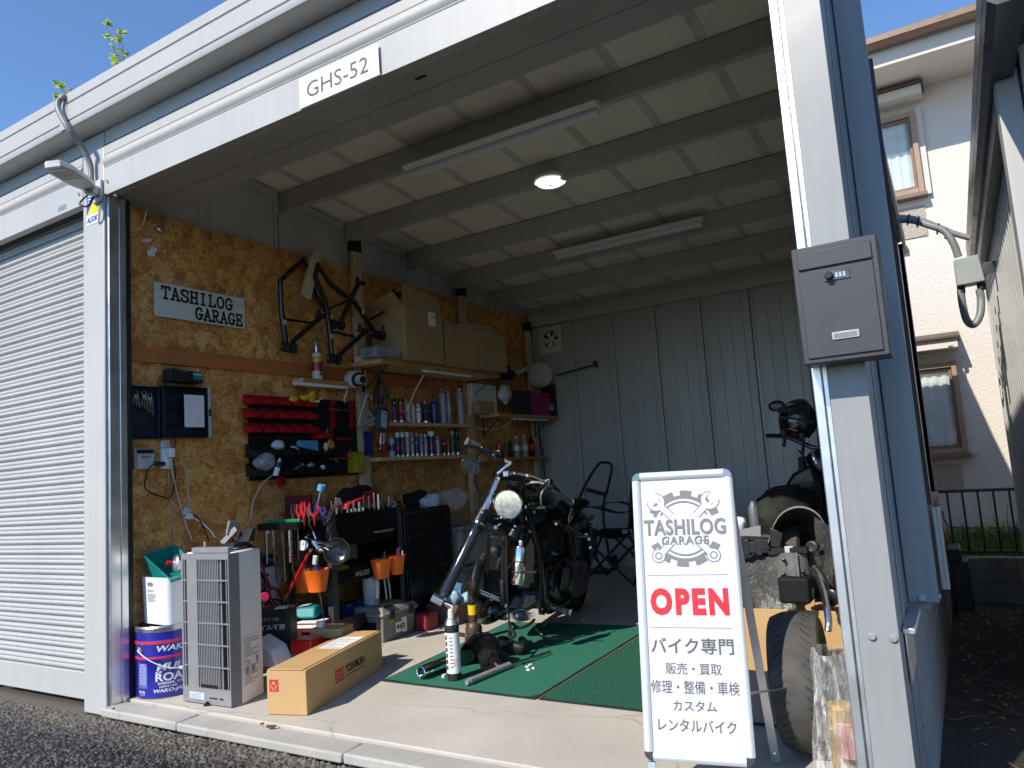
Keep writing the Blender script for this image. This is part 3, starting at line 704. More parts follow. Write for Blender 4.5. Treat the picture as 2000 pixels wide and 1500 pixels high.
# little white brackets left high on the board
for u, v, w, h, l in ((297, 491, .045, .05, 'white folded tag pinned above the name board'), (286, 469, .05, .02, 'thin white tag near the board top corner')):
    p = onX(u, v, .012); t = B(); t.box((.001, p.y - w / 2, p.z - h / 2), (.006, p.y + w / 2, p.z + h * .1)); t.box((.001, p.y - w * .1, p.z), (.016, p.y + w * .6, p.z + h * .5)); t.o('wall_tag', WHITE, None, l, 'tag', bev=.001)
p, q = onX(323, 425, .02), onX(318, 447, .02)
b = B(); b.tube([(.02, p.y, 2.56), (.022, p.y, p.z), (.018, q.y, q.z), (.03, q.y - .015, q.z - .02), (.02, q.y - .03, q.z - .005)], .007); b.o('hanging_hook', STEEL, None, 'bent steel hook hanging under the shutter housing', 'hook')
p, q = onX(285, 410, .02), onX(279, 440, .02); b = B(); b.tube([(.02, p.y, 2.58), (.03, p.y - .0, p.z), q], .004); b.o('hanging_cable', WHITE, None, 'short pale cord dangling above the white tags', 'cord')
# two paddock stands hung over a wooden peg
def stand(pts_l, pts_r, arms, struts, wheels, brk, x, label):
    Wf = lambda q, dx=0: W2(q[0], q[1], x + dx)
    t = thing('paddock_stand', Wf(pts_l[0]), label, 'motorcycle stand', 'black paddock stands hung on the wall')
    b = B(); b.tube([Wf(q) for q in pts_l] + [Wf(q) for q in pts_r], .018, 10, 0); b.o('frame', BLACK, t)
    for a, c in arms:
        b = B(); b.tube([Wf(a), Wf(c, .07)], .017, 10, 0); b.o('arm', BLACK, t)
    b = B()
    for a, c in struts: b.cyl(Wf(a), Wf(c, .03), .009, n=8)
    b.o('cross_strut', BLACK, t)
    for q in wheels:
        P = Wf(q); w = B(); ax = V((.3, .95, 0)).normalized(); w.lathe(P - ax * .022, ax, [(.018, 0), (.034, .004), (.036, .02), (.034, .038), (.018, .042)], 18); w.o('wheel', BLACKP, t)
        w = B(); w.cyl(P - ax * .026, P + ax * .024, .008, n=8); w.o('axle', STEEL, t)
    for q in brk:
        P = Wf(q, .07); w = B(); w.cbox(P, (.03, .085, .028)); w.cbox(P + V((.0, -.03, .022)), (.028, .014, .03)); w.o('bracket', BLACKP, t, bev=.003)
    b = B()
    for q in (pts_l[1], pts_r[-2]):
        P = Wf(((q[0] * 2 + (pts_l[0] if q == pts_l[1] else pts_r[-1])[0]) / 3, (q[1] * 2 + (pts_l[0] if q == pts_l[1] else pts_r[-1])[1]) / 3)); b.cbox(P + V((.019, 0, 0)), (.004, .02, .03))
    b.o('sticker', LTGREY, t)
    return t
stand([(1195, 980), (1165, 760), (1157, 560)], [(1310, 420), (1372, 560), (1382, 655), (1470, 780), (1500, 845)], [((1235, 960), (1430, 790)), ((1550, 830), (1665, 580))], [((1185, 810), (1390, 840)), ((1475, 745), (1600, 690))], [(1190, 990), (1240, 1000), (1500, 845), (1555, 850)], [(1430, 790), (1680, 575)], .10, 'front black paddock stand with its hoop to the left')
stand([(1495, 1060), (1475, 860), (1450, 690), (1385, 540)], [(1400, 455), (1490, 590), (1640, 700), (1775, 900)], [((1535, 1050), (1715, 890)), ((1830, 880), (1925, 655))], [((1490, 890), (1640, 925)), ((1740, 815), (1880, 735))], [(1490, 1065), (1535, 1075), (1770, 905), (1815, 915)], [(1695, 885), (1915, 650)], .19, 'rear black paddock stand crossing in front of the timber post')
a, c = W2(1325, 670, .16), W2(1395, 375, .16)
b = B(); b.bar(W2(1312, 660, .05), W2(1372, 375, .05), .05, .02, up=(1, 0, 0)); b.bar(a, c, .022, .07, up=(0, 1, .3)); b.o('wooden_peg', PINE, None, 'slanted pale wooden peg holding the paddock stands', 'wooden peg', bev=.002)
# open key cabinet
def hcab(u0, u1, v0, v1, dx, nm, lab):
    a, c = W3(u0, v0, dx), W3(u1, v1, dx); return a.y, c.y, c.z, a.z
kc = thing('key_cabinet', W3(375, 700, .02), 'open dark key cabinet with its door swung left', 'key cabinet')
NAVY = M('navy_steel', (.012, .017, .032), .45, var=.1)
for nm, (u0, u1, v0, v1) in (('door', (84, 372, 285, 708)), ('case', (382, 735, 290, 700))):
    y0, y1, z0, z1 = hcab(u0, u1, v0, v1, .05, '', ''); d = .05 if nm == 'door' else .07
    if u0 < 100: y0 = max(y0, .012)
    b = B(); b.box((.001, y0, z0), (.008, y1, z1))
    for lo, hi in (((.0081, y0, z0), (d, y0 + .004, z1)), ((.0081, y1 - .004, z0), (d, y1, z1)), ((.0081, y0 + .0041, z0), (d, y1 - .0041, z0 + .004)), ((.0081, y0 + .0041, z1 - .004), (d, y1 - .0041, z1))): b.box(lo, hi)
    po = b.o(nm, NAVY, kc, bev=.002)
    for i in range(3):
        b = B(); zz = z1 - (z1 - z0) * (.12 + .32 * i); b.box((.0085, y0 + .02, zz), (.014, y1 - .02, zz + .008))
        for k in range(4): b.tube([(.014, y0 + .05 + k * .022, zz), (.024, y0 + .05 + k * .022, zz - .004), (.026, y0 + .05 + k * .022, zz + .006)], .0018, 5, 0)
        b.o('hook_rail', BLACKP, po)
    if nm == 'case':
        b = B(); b.box((d - .002, y1, z0), (d, y1 + .018, z1)); b.o('edge_strip', LTGREY, kc, bev=.001)
        b = B(); b.box((d + .0, y1 + .002, (z0 + z1) / 2 - .02), (d + .003, y1 + .014, (z0 + z1) / 2 + .02)); b.o('latch', BLACKP, kc)
a, c = W3(560, 362, .075), W3(718, 618, .075)
b = B(); b.box((.0725, a.y, c.z), (.0745, c.y, a.z)); b.box((.0747, a.y + (c.y - a.y) * .36, c.z + .004), (.0755, c.y, a.z)); b.o('notice_card', PAPER, None, 'blank white card clipped in the open key cabinet', 'card', bev=.0005)
for i, (u, v, l) in enumerate(((180, 400, .07), (245, 400, .09), (290, 420, .10))):
    p = W3(u, v, .03); k = B(); k.torus(p + V((0, 0, .035)), EX, .011, .0014, 14, 5)
    for j in range(3): k.bar(p + V((.003 * j, -.006 + .008 * j, .026)), p + V((.003 * j, -.016 + .016 * j, .026 - l * (.7 + .15 * j))), .009, .002, up=(1, 0, 0))
    k.o('key_bunch', STEEL, None, ('dull key bunch leftmost in the key cabinet', 'bright key bunch in the middle of the key cabinet', 'long key bunch rightmost on the cabinet door')[i], 'keys', 'keys hanging in the key cabinet')
a, c = W3(445, 150, .09), W3(715, 272, .09)
t = thing('battery_charger', (.05, (a.y + c.y) / 2, c.z), 'black charger with a green label standing on the key cabinet', 'charger')
b = B(); b.hull([V((.012, a.y, c.z)), V((.09, a.y, c.z)), V((.085, a.y + .01, a.z)), V((.012, a.y + .01, a.z))], [V((.012, c.y, c.z)), V((.09, c.y, c.z)), V((.075, c.y, a.z - .01)), V((.012, c.y, a.z - .01))]); b.o('body', BLACKP, t, bev=.006)
b = B(); w = c.y - a.y; b.hull([V((.0905, a.y + w * .68, c.z + .014)), V((.0905, c.y - .006, c.z + .014)), V((.0795, c.y - .006, a.z - .022)), V((.0825, a.y + w * .68, a.z - .016))], [V((.092, a.y + w * .68, c.z + .014)), V((.092, c.y - .006, c.z + .014)), V((.081, c.y - .006, a.z - .022)), V((.084, a.y + w * .68, a.z - .016))]); lb = b.o('label', TEAL2, t)
b = B(); words(b, 'makita', (.0855, a.y + w * .70, a.z - .032), EY, V((-.2, 0, 1)), w * .24, .016, .02, off=.003); b.o('lettering', WHITE, lb, sm=0)
b = B(); words(b, '•|||•', (.0905, a.y + w * .26, c.z + .05), EY, V((-.12, 0, 1)), w * .3, .016, off=.003); b.o('marking', MIDGREY, t, sm=0)
b = B(); b.tube([(.05, a.y, c.z + .04), (.06, a.y - .015, c.z + .0), (.05, a.y - .01, c.z - .05), (.04, a.y + .02, c.z - .02)], .003); b.o('charger_lead', BLACKP, t)
# short shelf, its strip light and the torch on it
a = W3(1380, 240, 0); fl = W3(1470, 245, .13); c = W3(1838, 270, .13)
z = W3(1470, 262, .13).z; y0 = a.y; y1 = c.y
sh = thing('wall_shelf', (.06, (y0 + y1) / 2, z), 'short pine shelf above the black pegboard', 'shelf')
b = B(); b.box((.02, y0, z), (.128, y1, z + .03)); b.o('shelf_board', SHELFW, sh, bev=.002)
b = B(); b.box((.1285, y0, z + .001), (.131, y1, z + .029)); b.o('edge_band', SHELFED, sh)
SHZ = z + .03
def strip(y0, y1, x, z, label):
    t = thing('strip_light', (x, (y0 + y1) / 2, z), label, 'strip light', 'white strip lights fixed under the shelves')
    b = B(); b.box((x - .014, y0, z - .022), (x + .014, y1, z - .0005)); b.o('body', WHITE, t, bev=.004)
    b = B(); b.box((x + .0145, y0 + .03, z - .018), (x + .017, y1 - .02, z - .004)); b.o('diffuser', M('strip_diffuser', (.82, .82, .84), .3, var=.02), t); return t
a, c = W3(1418, 280, .11), W3(1832, 310, .11); strip(a.y, c.y, .11, z, 'white strip light under the short shelf over the pegboard')
e = W3(1820, 425, .06)
b = B(); b.tube([(.11, c.y, z - .01), (.10, c.y + .012, z - .03), (.07, c.y + .006, z - .09), e, (.03, e.y + .03, e.z + .02)], .004); b.o('light_cable', WHITE, None, 'white cord looping down from the short shelf light', 'cord')
def can(u0, u1, vt, vb, x, z, name, label, cat, group, mats, prof, zoff=0):
    """a can or bottle standing at photo columns u0..u1; prof in units of radius / height with material slots"""
    um = (u0 + u1) / 2; P = onX(um, vb, x); k = ppm(P); r = (u1 - u0) / 2 * k; h = (vb - vt) * k * 1.02
    P = V((x, P.y, z)); b = B(); b.lathe(P, EZ, [(a[0] * r, a[1] * h, *a[2:]) for a in prof], 16); return b.o(name, mats, None, label, cat, group)
SPRAY = [(.9, 0, 1), (1, .01, 1), (1, .12, 1), (1, .125, 2), (1, .55, 0), (1, .60, 2), (1, .79, 0), (.72, .84, 1), (.5, .855, 1), (.62, .86, 3), (.62, .97, 3), (.45, 1, 3)]
SPRAYC = [(.9, 0, 1), (1, .01, 1), (1, .10, 1), (1, .105, 2), (1, .5, 0), (1, .505, 2), (1, .8, 0), (.97, .82, 1), (.97, .825, 3), (.97, .98, 3), (.85, 1, 3)]
SPRAYN = [(.9, 0, 1), (1, .01, 1), (1, .08, 1), (1, .085, 0), (1, .28, 0), (1, .285, 2), (1, .46, 2), (1, .465, 0), (1, .8, 0), (.97, .82, 1), (.97, .825, 3), (.97, .98, 3), (.85, 1, 3)]
TALL = [(.9, 0, 0), (1, .01, 0), (1, .3, 0), (1, .305, 2), (1, .62, 2), (1, .625, 0), (1, .9, 0), (.8, .94, 1), (.6, .95, 3), (.6, 1, 3)]
PLAIN = [(.9, 0, 0), (1, .01, 0), (1, .88, 0), (.72, .93, 1), (.4, .94, 1), (.36, .95, 3), (.3, 1, 3)]
BOTTLE = [(.85, 0, 0), (1, .03, 0), (1, .3, 0), (1.02, .31, 2), (1.02, .55, 2), (1, .56, 0), (.9, .66, 0), (.45, .84, 0), (.36, .9, 0), (.42, .905, 3), (.42, 1, 3)]
LIL = M('lilac_grey_can', (.36, .35, .44), .3, var=.06); NVY = M('navy_can', (.02, .022, .13), .3, var=.1); CREAM = M('cream_can', (.62, .60, .52), .4, var=.05)
REDC = M('red_can', (.42, .02, .02), .3); YELC = M('yellow_can', (.62, .42, .02), .35); GRN = M('green_can', (.02, .16, .04), .35); BRN = M('brown_can', (.10, .04, .02), .35); BLUC = M('blue_can', (.02, .05, .26), .3); CAPB = M('black_cap', (.012, .012, .012), .4)
CLEARP = M('clear_bottle', (.30, .32, .30), .15, var=.1); COLA = M('cola_bottle', (.025, .008, .005), .12)
u, v = C3(1600, 225); P = onX(u, v, .075); k = ppm(P)
t = thing('gas_torch', (.075, P.y, SHZ), 'gas torch canister with a bent nozzle on the short shelf', 'gas torch')
b = B(); r = .036; h = .19; P = V((.075, P.y, SHZ)); b.lathe(P, EZ, [(r * .9, 0, 0), (r, .006, 0), (r, .02, 1), (r, .06, 1), (r, .061, 2), (r, .12, 2), (r, .121, 3), (r, .16, 3), (r, .162, 0), (r * .7, .185, 0), (r * .4, .19, 0)], 18); b.o('canister', [WHITE, CREAM, REDC, YELC], t)
b = B(); b.cyl(P + V((0, 0, .19)), P + V((0, 0, .235)), .016, n=12); b.tube([P + V((0, 0, .235)), P + V((0, -.0, .27)), P + V((0, .025, .31)), P + V((0, .05, .35))], .008); b.cyl(P + V((0, .045, .34)), P + V((0, .06, .37)), .012, n=10); b.o('burner', STEEL, t)
b = B(); words(b, 'Pro', P + V((.0365, .018, .03)), EZ, -EY, .10, .03, .03); b.o('lettering', INK, t, sm=0)
# black pegboard with small-parts bins
y0, z1 = W3(1058, 370, .012).y, W3(1058, 375, .012).z; y1 = W3(1905, 700, .012).y; z0 = W3(1075, 1040, .012).z
z1b = W3(1900, 410, .012).z; z1 = (z1 + z1b) / 2; z0 = (z0 + W3(1915, 985, .012).z) / 2
pb = thing('tool_pegboard', (.006, (y0 + y1) / 2, z0), 'black pegboard with rows of red and black bins', 'pegboard')
b = B(); b.box((.0015, y0, z0), (.012, y1, z1)); b.o('panel', MATTE, pb, bev=.001)
b = B(); yy = y0 + .02
HOLES = B()
while yy < y1 - .02:
    zz = z0 + .03
    while zz < z1 - .02: HOLES.cbox((.0124, yy, zz), (.0008, .006, .006)); zz += .04
    yy += .04
HOLES.o('hole_pattern', RUB, pb)
def binat(y, z, w, h, d, mat, lab, grp):
    b = B(); x0 = .013; t = .003
    P = [(x0, 0), (x0 + d, 0), (x0 + d * 1.12, h * .45), (x0 + d * .62, h * .62), (x0, h)]
    for yy in (y, y + w - t): b.prism(P, (0, yy, z), EX, EZ, (0, t, 0))
    b.box((x0, y + t, z), (x0 + d, y + w - t, z + t)); b.box((x0, y + t, z + t), (x0 + t, y + w - t, z + h))
    b.hull([V((x0 + d - .001, y + t, z)), V((x0 + d + .002, y + t, z)), V((x0 + d + .002, y + w - t, z)), V((x0 + d - .001, y + w - t, z))], [V((x0 + d * 1.12 - .003, y + t, z + h * .45)), V((x0 + d * 1.12, y + t, z + h * .45)), V((x0 + d * 1.12, y + w - t, z + h * .45)), V((x0 + d * 1.12 - .003, y + w - t, z + h * .45))])
    b.box((x0 + d * 1.11, y - .002, z + h * .40), (x0 + d * 1.17, y + w + .002, z + h * .47))
    return b.o('parts_bin', mat, None, lab, 'bin', grp, bev=.001)
zr = [W3(1400, 442, .1).z, W3(1400, 545, .1).z, W3(1400, 655, .1).z]
ya, yb2 = W3(1090, 430, .1).y, W3(1650, 440, .1).y; bw = (yb2 - ya) / 5
ordn = ('first', 'second', 'third', 'fourth', 'fifth'); rown = ('top', 'middle', 'bottom')
redbins = []
for r in range(3):
    for k in range(5): binat(ya + bw * k + .002, zr[r], bw - .032, .062, .060, RED, 'red parts bin, %s from the left in the %s red row' % (ordn[k], rown[r]), 'red parts bins on the pegboard')
binat(W3(1630, 690, .1).y, W3(1690, 705, .1).z, bw * .95, .065, .075, RED, 'lone red parts bin set lower under the red rows', 'red parts bins on the pegboard')
zq = [W3(1400, 838, .1).z, W3(1400, 985, .1).z]; ya, yb2 = W3(1110, 800, .1).y, W3(1740, 800, .1).y; bw2 = (yb2 - ya) / 6
for r in range(2):
    for k in range(6): binat(ya + bw2 * k + .002, zq[r], bw2 - .018, .080, .08, BLACKP, 'black parts bin, %s from the left in the %s black row' % (('first', 'second', 'third', 'fourth', 'fifth', 'sixth')[k], ('upper', 'lower')[r]), 'black parts bins on the pegboard')
for u, lab in ((1722, 'red notched tool rail nearer the red bins'), (1872, 'red notched tool rail at the pegboard right edge')):
    a, c = W3(u - 16, 415, .03), W3(u + 16, 628, .03); b = B(); b.box((.0125, a.y, c.z), (.03, c.y, a.z)); n = 8
    for i in range(n): zz = c.z + (a.z - c.z) * (i + .3) / n; b.hull([V((.03, c.y, zz)), V((.05, c.y, zz + .01)), V((.05, c.y, zz + .018)), V((.03, c.y, zz + .02))], [V((.03, a.y, zz)), V((.05, a.y, zz + .01)), V((.05, a.y, zz + .018)), V((.03, a.y, zz + .02))])
    b.o('tool_rail', RED, None, lab, 'tool rail', bev=.001)
b = B(); b.cyl(W3(1680, 480, .052), W3(1900, 490, .052), .005, n=8); b.cyl(W3(1680, 480, .052), W3(1715, 482, .052), .009, n=8); b.o('extension_bar', STEEL, None, 'thin steel bar resting across the two red tool rails', 'tool')
for (u0, v0, u1, v1, lab) in ((1735, 702, 1860, 716, 'short red tool rail under the steel bar'), (1700, 852, 1880, 866, 'long red tool rail low on the pegboard')):
    a, c = W3(u0, v0, .04), W3(u1, v1, .04); b = B(); b.box((.0125, a.y, min(a.z, c.z)), (.045, c.y, min(a.z, c.z) + .012)); b.o('tool_rail', RED, None, lab, 'tool rail', bev=.001)
# odds and ends in the bins
def lump(c, r, mat, name, label, cat, group=None, jit=.35, js=14, n=14, m=9):
    b = B(); b.ball(c, r, n, m); rr = min(r) if not isinstance(r, (int, float)) else r
    return b.o(name, mat, None, label, cat, group, jit=rr * jit, js=js / (rr * 12))
GLOVE = M('yellow_glove', (.70, .44, .02), .8, var=.15); CLOTHB = M('blue_cloth', (.06, .30, .50), .8, var=.15); LTCLOTH = M('pale_cloth', (.62, .64, .68), .8, var=.1)
p = W3(1500, 388, .09); b = B(); b.ball(p, (.02, .04, .02), 10, 6)
for k in range(4): b.tube([p + V((.005, .02, .0)), p + V((.01, .05, -.02 + .018 * k)), p + V((.012, .075, -.02 + .02 * k))], .009, 8)
b.o('work_glove', GLOVE, None, 'yellow work glove with pale fingertips on the red bins', 'glove')
lump(W3(1415, 395, .09), (.02, .035, .018), GLOVE, 'work_glove', 'crumpled yellow glove in the middle red bin', 'glove')
p = W3(1600, 415, .09); b = B(); b.bar(p, p + V((.0, .055, .03)), .008); b.ball(p, (.012, .022, .010), 10, 6); b.o('small_brush', WHITE, None, 'small white brush in the top right red bin', 'brush')
p = W3(1510, 738, .1); b = B(); b.hull([p + V((-.01, -.075, -.022)), p + V((-.01, .08, -.05)), p + V((.0, .08, .015)), p + V((.0, -.08, .018))], [p + V((.035, -.07, -.03)), p + V((.035, .075, -.06)), p + V((.03, .075, .012)), p + V((.03, -.075, .012))]); b.o('glove_box', CLOTHB, None, 'pale blue packet lying across the black bins', 'packet', jit=.008, bev=.004)
lump(W3(1290, 755, .1), (.03, .05, .03), LTCLOTH, 'label_packet', 'white and violet packet standing in a black bin', 'packet', .4)
lump(W3(1190, 890, .1), (.05, .075, .05), clearmat('grey_film', (.5, .5, .52), .6, .2, 40, .8), 'film_bag', 'clear film bag stuffed in the lower black bins', 'plastic bag', None, .5, 10, 20, 14)
p = W3(1270, 945, .13); b = B(); b.lathe(p - V((0, .0, .04)), V((.15, .25, 1)), [(.016, 0, 0), (.018, .05, 0), (.018, .055, 1), (.018, .085, 1), (.008, .092, 2), (.006, .11, 2)], 14); b.o('glue_bottle', [WHITE, NVY, WHITE], None, 'small white and violet bottle leaning from a black bin', 'bottle')
for u, v, c, l in ((1690, 650, BRN, 'brown roll of tape in the lone red bin'), (1705, 750, YELC, 'ochre tape roll in the upper black bins')):
    b = B(); p = W3(u, v, .09); b.torus(p, (1, .3, .2), .026, .010, 18, 8); b.o('tape_roll', c, None, l, 'tape roll')
lump(W3(1665, 770, .1), (.02, .018, .028), CREAM, 'cream_cup', 'cream plastic cup in the upper black bins', 'cup', .1)
lump(W3(1550, 915, .1), (.02, .03, .018), ALU, 'chrome_socket', 'bright metal part in the lower black bins', 'metal part', .2)
lump(W3(1640, 928, .1), (.016, .018, .014), WHITE, 'white_part', 'white plastic cap in the lower black bins', 'plastic part', .2)
for i, (u, v, uu, vv, mt) in enumerate(((1395, 770, 1450, 790, CREAM), (1735, 870, 1770, 910, STEEL), (1860, 790, 1850, 840, RED), (1420, 950, 1490, 915, STEEL), (1470, 905, 1500, 920, STEEL))):
    b = B(); b.tube([W3(u, v, .11), W3((u + uu) / 2, (v + vv) / 2 - 6, .115), W3(uu, vv, .11)], .006); b.o('hand_tool', mt, None, ('cream handled tool across the second black bin', 'thin steel pick near the low red rail', 'red handled tool above the low red rail', 'steel hook tool in the lower black row', 'short steel bar in the lower black row')[i], 'hand tool')
p, q = W3(1845, 845, .03), W3(1990, 968, .13); y0 = p.y; y1 = q.y + .02
b = B(); z0 = q.z; b.box((.092, y0, z0), (.097, y1, z0 + .135)); b.box((.014, y0, z0), (.0915, y1, z0 + .004)); b.box((.014, y0, z0 + .0041), (.0915, y0 + .004, z0 + .15)); b.box((.014, y1 - .004, z0 + .0041), (.0915, y1, z0 + .15)); b.box((.0975, y0 + (y1 - y0) * .55, z0 + .06), (.105, y1 - .01, z0 + .125)); b.o('ochre_bin', BIN, None, 'big ochre bin hung below the pegboard right end', 'bin', bev=.002)
# alarm panel, sockets and cords
a, c = W3(172, 778, .03), W3(333, 943, .03)
t = thing('alarm_panel', (.015, (a.y + c.y) / 2, c.z), 'square silver alarm panel beside the power sockets', 'control panel')
b = B(); b.box((.0005, a.y, c.z), (.028, c.y, a.z)); b.o('case', M('silver_plastic', (.38, .38, .40), .35, .4, var=.04), t, bev=.004)
w, h = c.y - a.y, a.z - c.z
b = B(); b.box((.0285, a.y + w * .13, c.z + h * .04), (.030, c.y - w * .05, c.z + h * .70)); b.o('front_plate', LTGREY, t)
b = B(); b.box((.0285, a.y + w * .12, c.z + h * .74), (.030, c.y - w * .08, c.z + h * .90)); b.o('display', BLACK, t)
b = B(); b.box((.0305, a.y + w * .32, c.z + h * .50), (.0315, a.y + w * .78, c.z + h * .64)); b.torus((.031, a.y + w * .56, c.z + h * .33), EX, .009, .0012, 14, 5); b.o('keypad', MIDGREY, t)
a, c = W3(386, 715, .02), W3(458, 775, .02)
t = thing('wall_socket', (.01, (a.y + c.y) / 2, c.z), 'white wall socket under the open key cabinet', 'socket')
b = B(); b.box((.0005, a.y, c.z), (.014, c.y, a.z)); b.o('plate', WHITE, t, bev=.002)
b = B(); b.box((.0142, (a.y + c.y) / 2, c.z + .012), (.022, (a.y + c.y) / 2 + .02, a.z - .012)); b.o('switch', CREAM, t, bev=.001)
a, c = W3(390, 780, .03), W3(475, 940, .03)
t = thing('power_strip', (.02, (a.y + c.y) / 2, c.z), 'white power strip with plugs hanging from the socket', 'power strip')
b = B(); b.box((.001, a.y, c.z), (.026, a.y + .045, a.z)); b.box((.001, a.y + .02, c.z), (.03, c.y, c.z + .07)); b.o('body', WHITE, t, bev=.003)
b = B(); b.cbox((.05, a.y + .035, c.z + .085), (.04, .03, .05)); b.o('plug', WHITE, t, bev=.004)
p = W3(365, 905, .04); b = B(); b.bar(p + V((0, .03, 0)), p + V((0, -.03, .004)), .02, .022); b.o('plug', BLACKP, t, bev=.003)
def cord(pts, r, mat, label, nm='power_cable', cat='cord', F=W3):
    b = B(); b.tube([F(*q) for q in pts], r, 8, 5); return b.o(nm, mat, None, label, cat)
cord([(345, 905, .04), (290, 930, .04), (262, 1000, .03), (250, 1080, .02), (300, 1130, .02), (390, 1160, .02), (455, 1160, .02), (490, 1000, .03), (475, 860, .04), (492, 710, .03)], .0036, BLACKP, 'black cord hanging in a loop from the power strip')
cord([(465, 870, .05), (462, 940, .04), (500, 1120, .02), (540, 1260, .02), (580, 1400, .03), (620, 1500, .08)], .0042, M('beige_cord', (.55, .50, .44), .5), 'thick pale cord running down to the grey heater')
cord([(435, 960, .03), (440, 1100, .01), (455, 1160, .01), (468, 1280, .01), (472, 1420, .01), (478, 1510, .02)], .003, M('dim_cord', (.42, .36, .28), .5), 'thin pale cord dropping straight behind the white bin')
cord([(500, 900, .03), (560, 920, .02), (582, 1010, .02), (588, 1110, .015), (598, 1200, .015), (580, 1260, .03)], .0032, MATS['beige_cord'], 'pale cord curving to the grey adaptor')
p = W3(585, 1290, .05); t = thing('power_adaptor', p, 'grey adaptor block hanging above the heater', 'adaptor')
b = B(); b.bar(W3(590, 1250, .05), W3(565, 1310, .05), .035, .03, up=(1, 0, 0)); b.o('body', LTGREY, t, bev=.004)
b = B(); b.cbox(W3(597, 1312, .06), (.03, .03, .03)); b.o('plug', WHITE, t, bev=.003)
cord([(610, 1285, .06), (660, 1320, .07), (700, 1380, .09), (735, 1460, .13), (750, 1505, .16)], .004, BLACKP, 'black cord from the adaptor to the heater top')
cord([(620, 1320, .06), (690, 1360, .08), (760, 1420, .12), (800, 1480, .16)], .004, WHITE, 'white cord from the adaptor to the dock')
cord([(1300, 990, .10), (1250, 995, .09), (1170, 1060, .05), (1105, 1180, .03), (1085, 1280, .03), (1075, 1350, .04), (1000, 1430, .10), (960, 1495, .18)], .0038, MATS['beige_cord'], 'long pale cord sweeping from the pegboard to the dock')
p = W3(1285, 1015, .07); b = B(); b.bar(p, p + V((0, .03, -.055)), .02, .026); b.bar(p + V((0, .03, .01)), p + V((0, .07, -.04)), .018, .02); b.o('jump_clamp', RED, None, 'red crocodile clamp hanging below the pegboard', 'clamp', bev=.003)
cord([(1320, 1010, .08), (1335, 1080, .06), (1350, 1150, .05), (1362, 1260, .06)], .003, BLACKP, 'thin black lead hanging to the tool cart')
# timber posts with black caps
def tpost(u, vcap, w, zt, label):
    P = onX(u, vcap, .045); y = P.y
    t = thing('timber_post', (.02, y, 0), label, 'timber post', 'pale timber posts standing against the strand board')
    b = B(); b.box((.021, y - w / 2, .0), (.06, y + w / 2, P.z)); b.o('stud', PINE, t, bev=.002)
    b = B(); b.box((.017, y - w / 2 - .004, P.z - .012), (.064, y + w / 2 + .004, P.z + .085)); b.o('cap', BLACKP, t, bev=.003)
    return y
PY1 = tpost(694, 490, .09, 0, 'nearest timber post beside the pegboard'); PY2 = tpost(902, 577, .09, 0, 'middle timber post behind the cardboard boxes'); PY3 = tpost(1031, 645, .085, 0, 'farthest timber post by the rear wall corner')
# long upper shelf
a = W5(125, 690, 0); fl = onY(*C5(400, 640), a.y); SX = max(.22, min(.42, fl.x)); z = W5(400, 645, SX).z; y0 = a.y; y1 = W5(1290, 765, SX).y
t = thing('wall_shelf', (.15, (y0 + y1) / 2, z), 'long upper pine shelf carrying the cardboard boxes', 'shelf')
b = B(); b.box((.062, y0, z), (SX, y1, z + .035)); b.o('shelf_board', SHELFW, t, bev=.002)
b = B(); b.box((SX + .0005, y0, z + .001), (SX + .003, y1, z + .034)); b.o('edge_band', SHELFED, t)
def bracket(y, z, x1, t):
    b = B(); b.box((.062, y - .01, z - .005), (x1, y + .01, z - .0005)); b.box((.062, y - .01, z - .17), (.067, y + .01, z - .0055)); b.bar((.068, y, z - .155), (x1 - .02, y, z - .008), .008, .006); b.o('bracket', BLACKP, t)
bracket(y0 + .12, z, SX - .03, t); bracket(y1 - .06, z, SX - .03, t)
ZS = z + .035; SHX = SX
# boxes on it
def carton(lo, hi, rot, label, mat, tape=True, open_=False, extra=None):
    lo, hi = V(lo), V(hi); c = V(((lo.x + hi.x) / 2, (lo.y + hi.y) / 2, lo.z)); T = Matrix.Translation(c) @ Matrix.Rotation(rot, 4, 'Z') @ Matrix.Translation(-c)
    t = thing('cardboard_box', c, label, 'cardboard box')
    b = B(); b.box(lo, hi, T); b.o('body', mat, t, bev=.004)
    if tape:
        ym = (lo.y + hi.y) / 2; xm = (lo.x + hi.x) / 2
        b = B(); b.box((hi.x + .0005, ym - .025, lo.z + .001), (hi.x + .0015, ym + .025, lo.z + .08), T); b.box((lo.x, ym - .003, hi.z + .0003), (hi.x, ym + .003, hi.z + .0012), T); b.box((xm - .025, lo.y - .0015, hi.z - .07), (xm + .025, lo.y - .0005, hi.z), T); b.o('tape', M('brown_tape', (.34, .21, .09), .3, var=.08), t)
    return t, T
xc = .40; ca = W5(597, 640, xc); cb = W5(880, 690, xc); ya = ca.y; yb = cb.y; zt = W5(597, 215, xc).z
t, T = carton((.075, ya, ZS + .001), (xc, yb, zt), 0, 'tall cardboard box with open flaps on the upper shelf', CARD2)
b = B(); zf = W5(597, 60, xc).z; b.hull([V((xc - .006, ya, zt)), V((xc, ya, zt)), V((xc, yb, zt)), V((xc - .006, yb, zt))], [V((xc - .012, ya, zf)), V((xc - .006, ya, zf)), V((xc - .03, yb - .01, zf - .02)), V((xc - .036, yb - .01, zf - .02))]); b.hull([V((.08, ya, zt)), V((xc - .02, ya, zt)), V((xc - .02, ya + .005, zt)), V((.08, ya + .005, zt))], [V((.10, ya - .05, zt + .05)), V((xc - .03, ya - .09, zt + .085)), V((xc - .03, ya - .085, zt + .088)), V((.10, ya - .045, zt + .055))]); b.o('flap', CARD2, t)
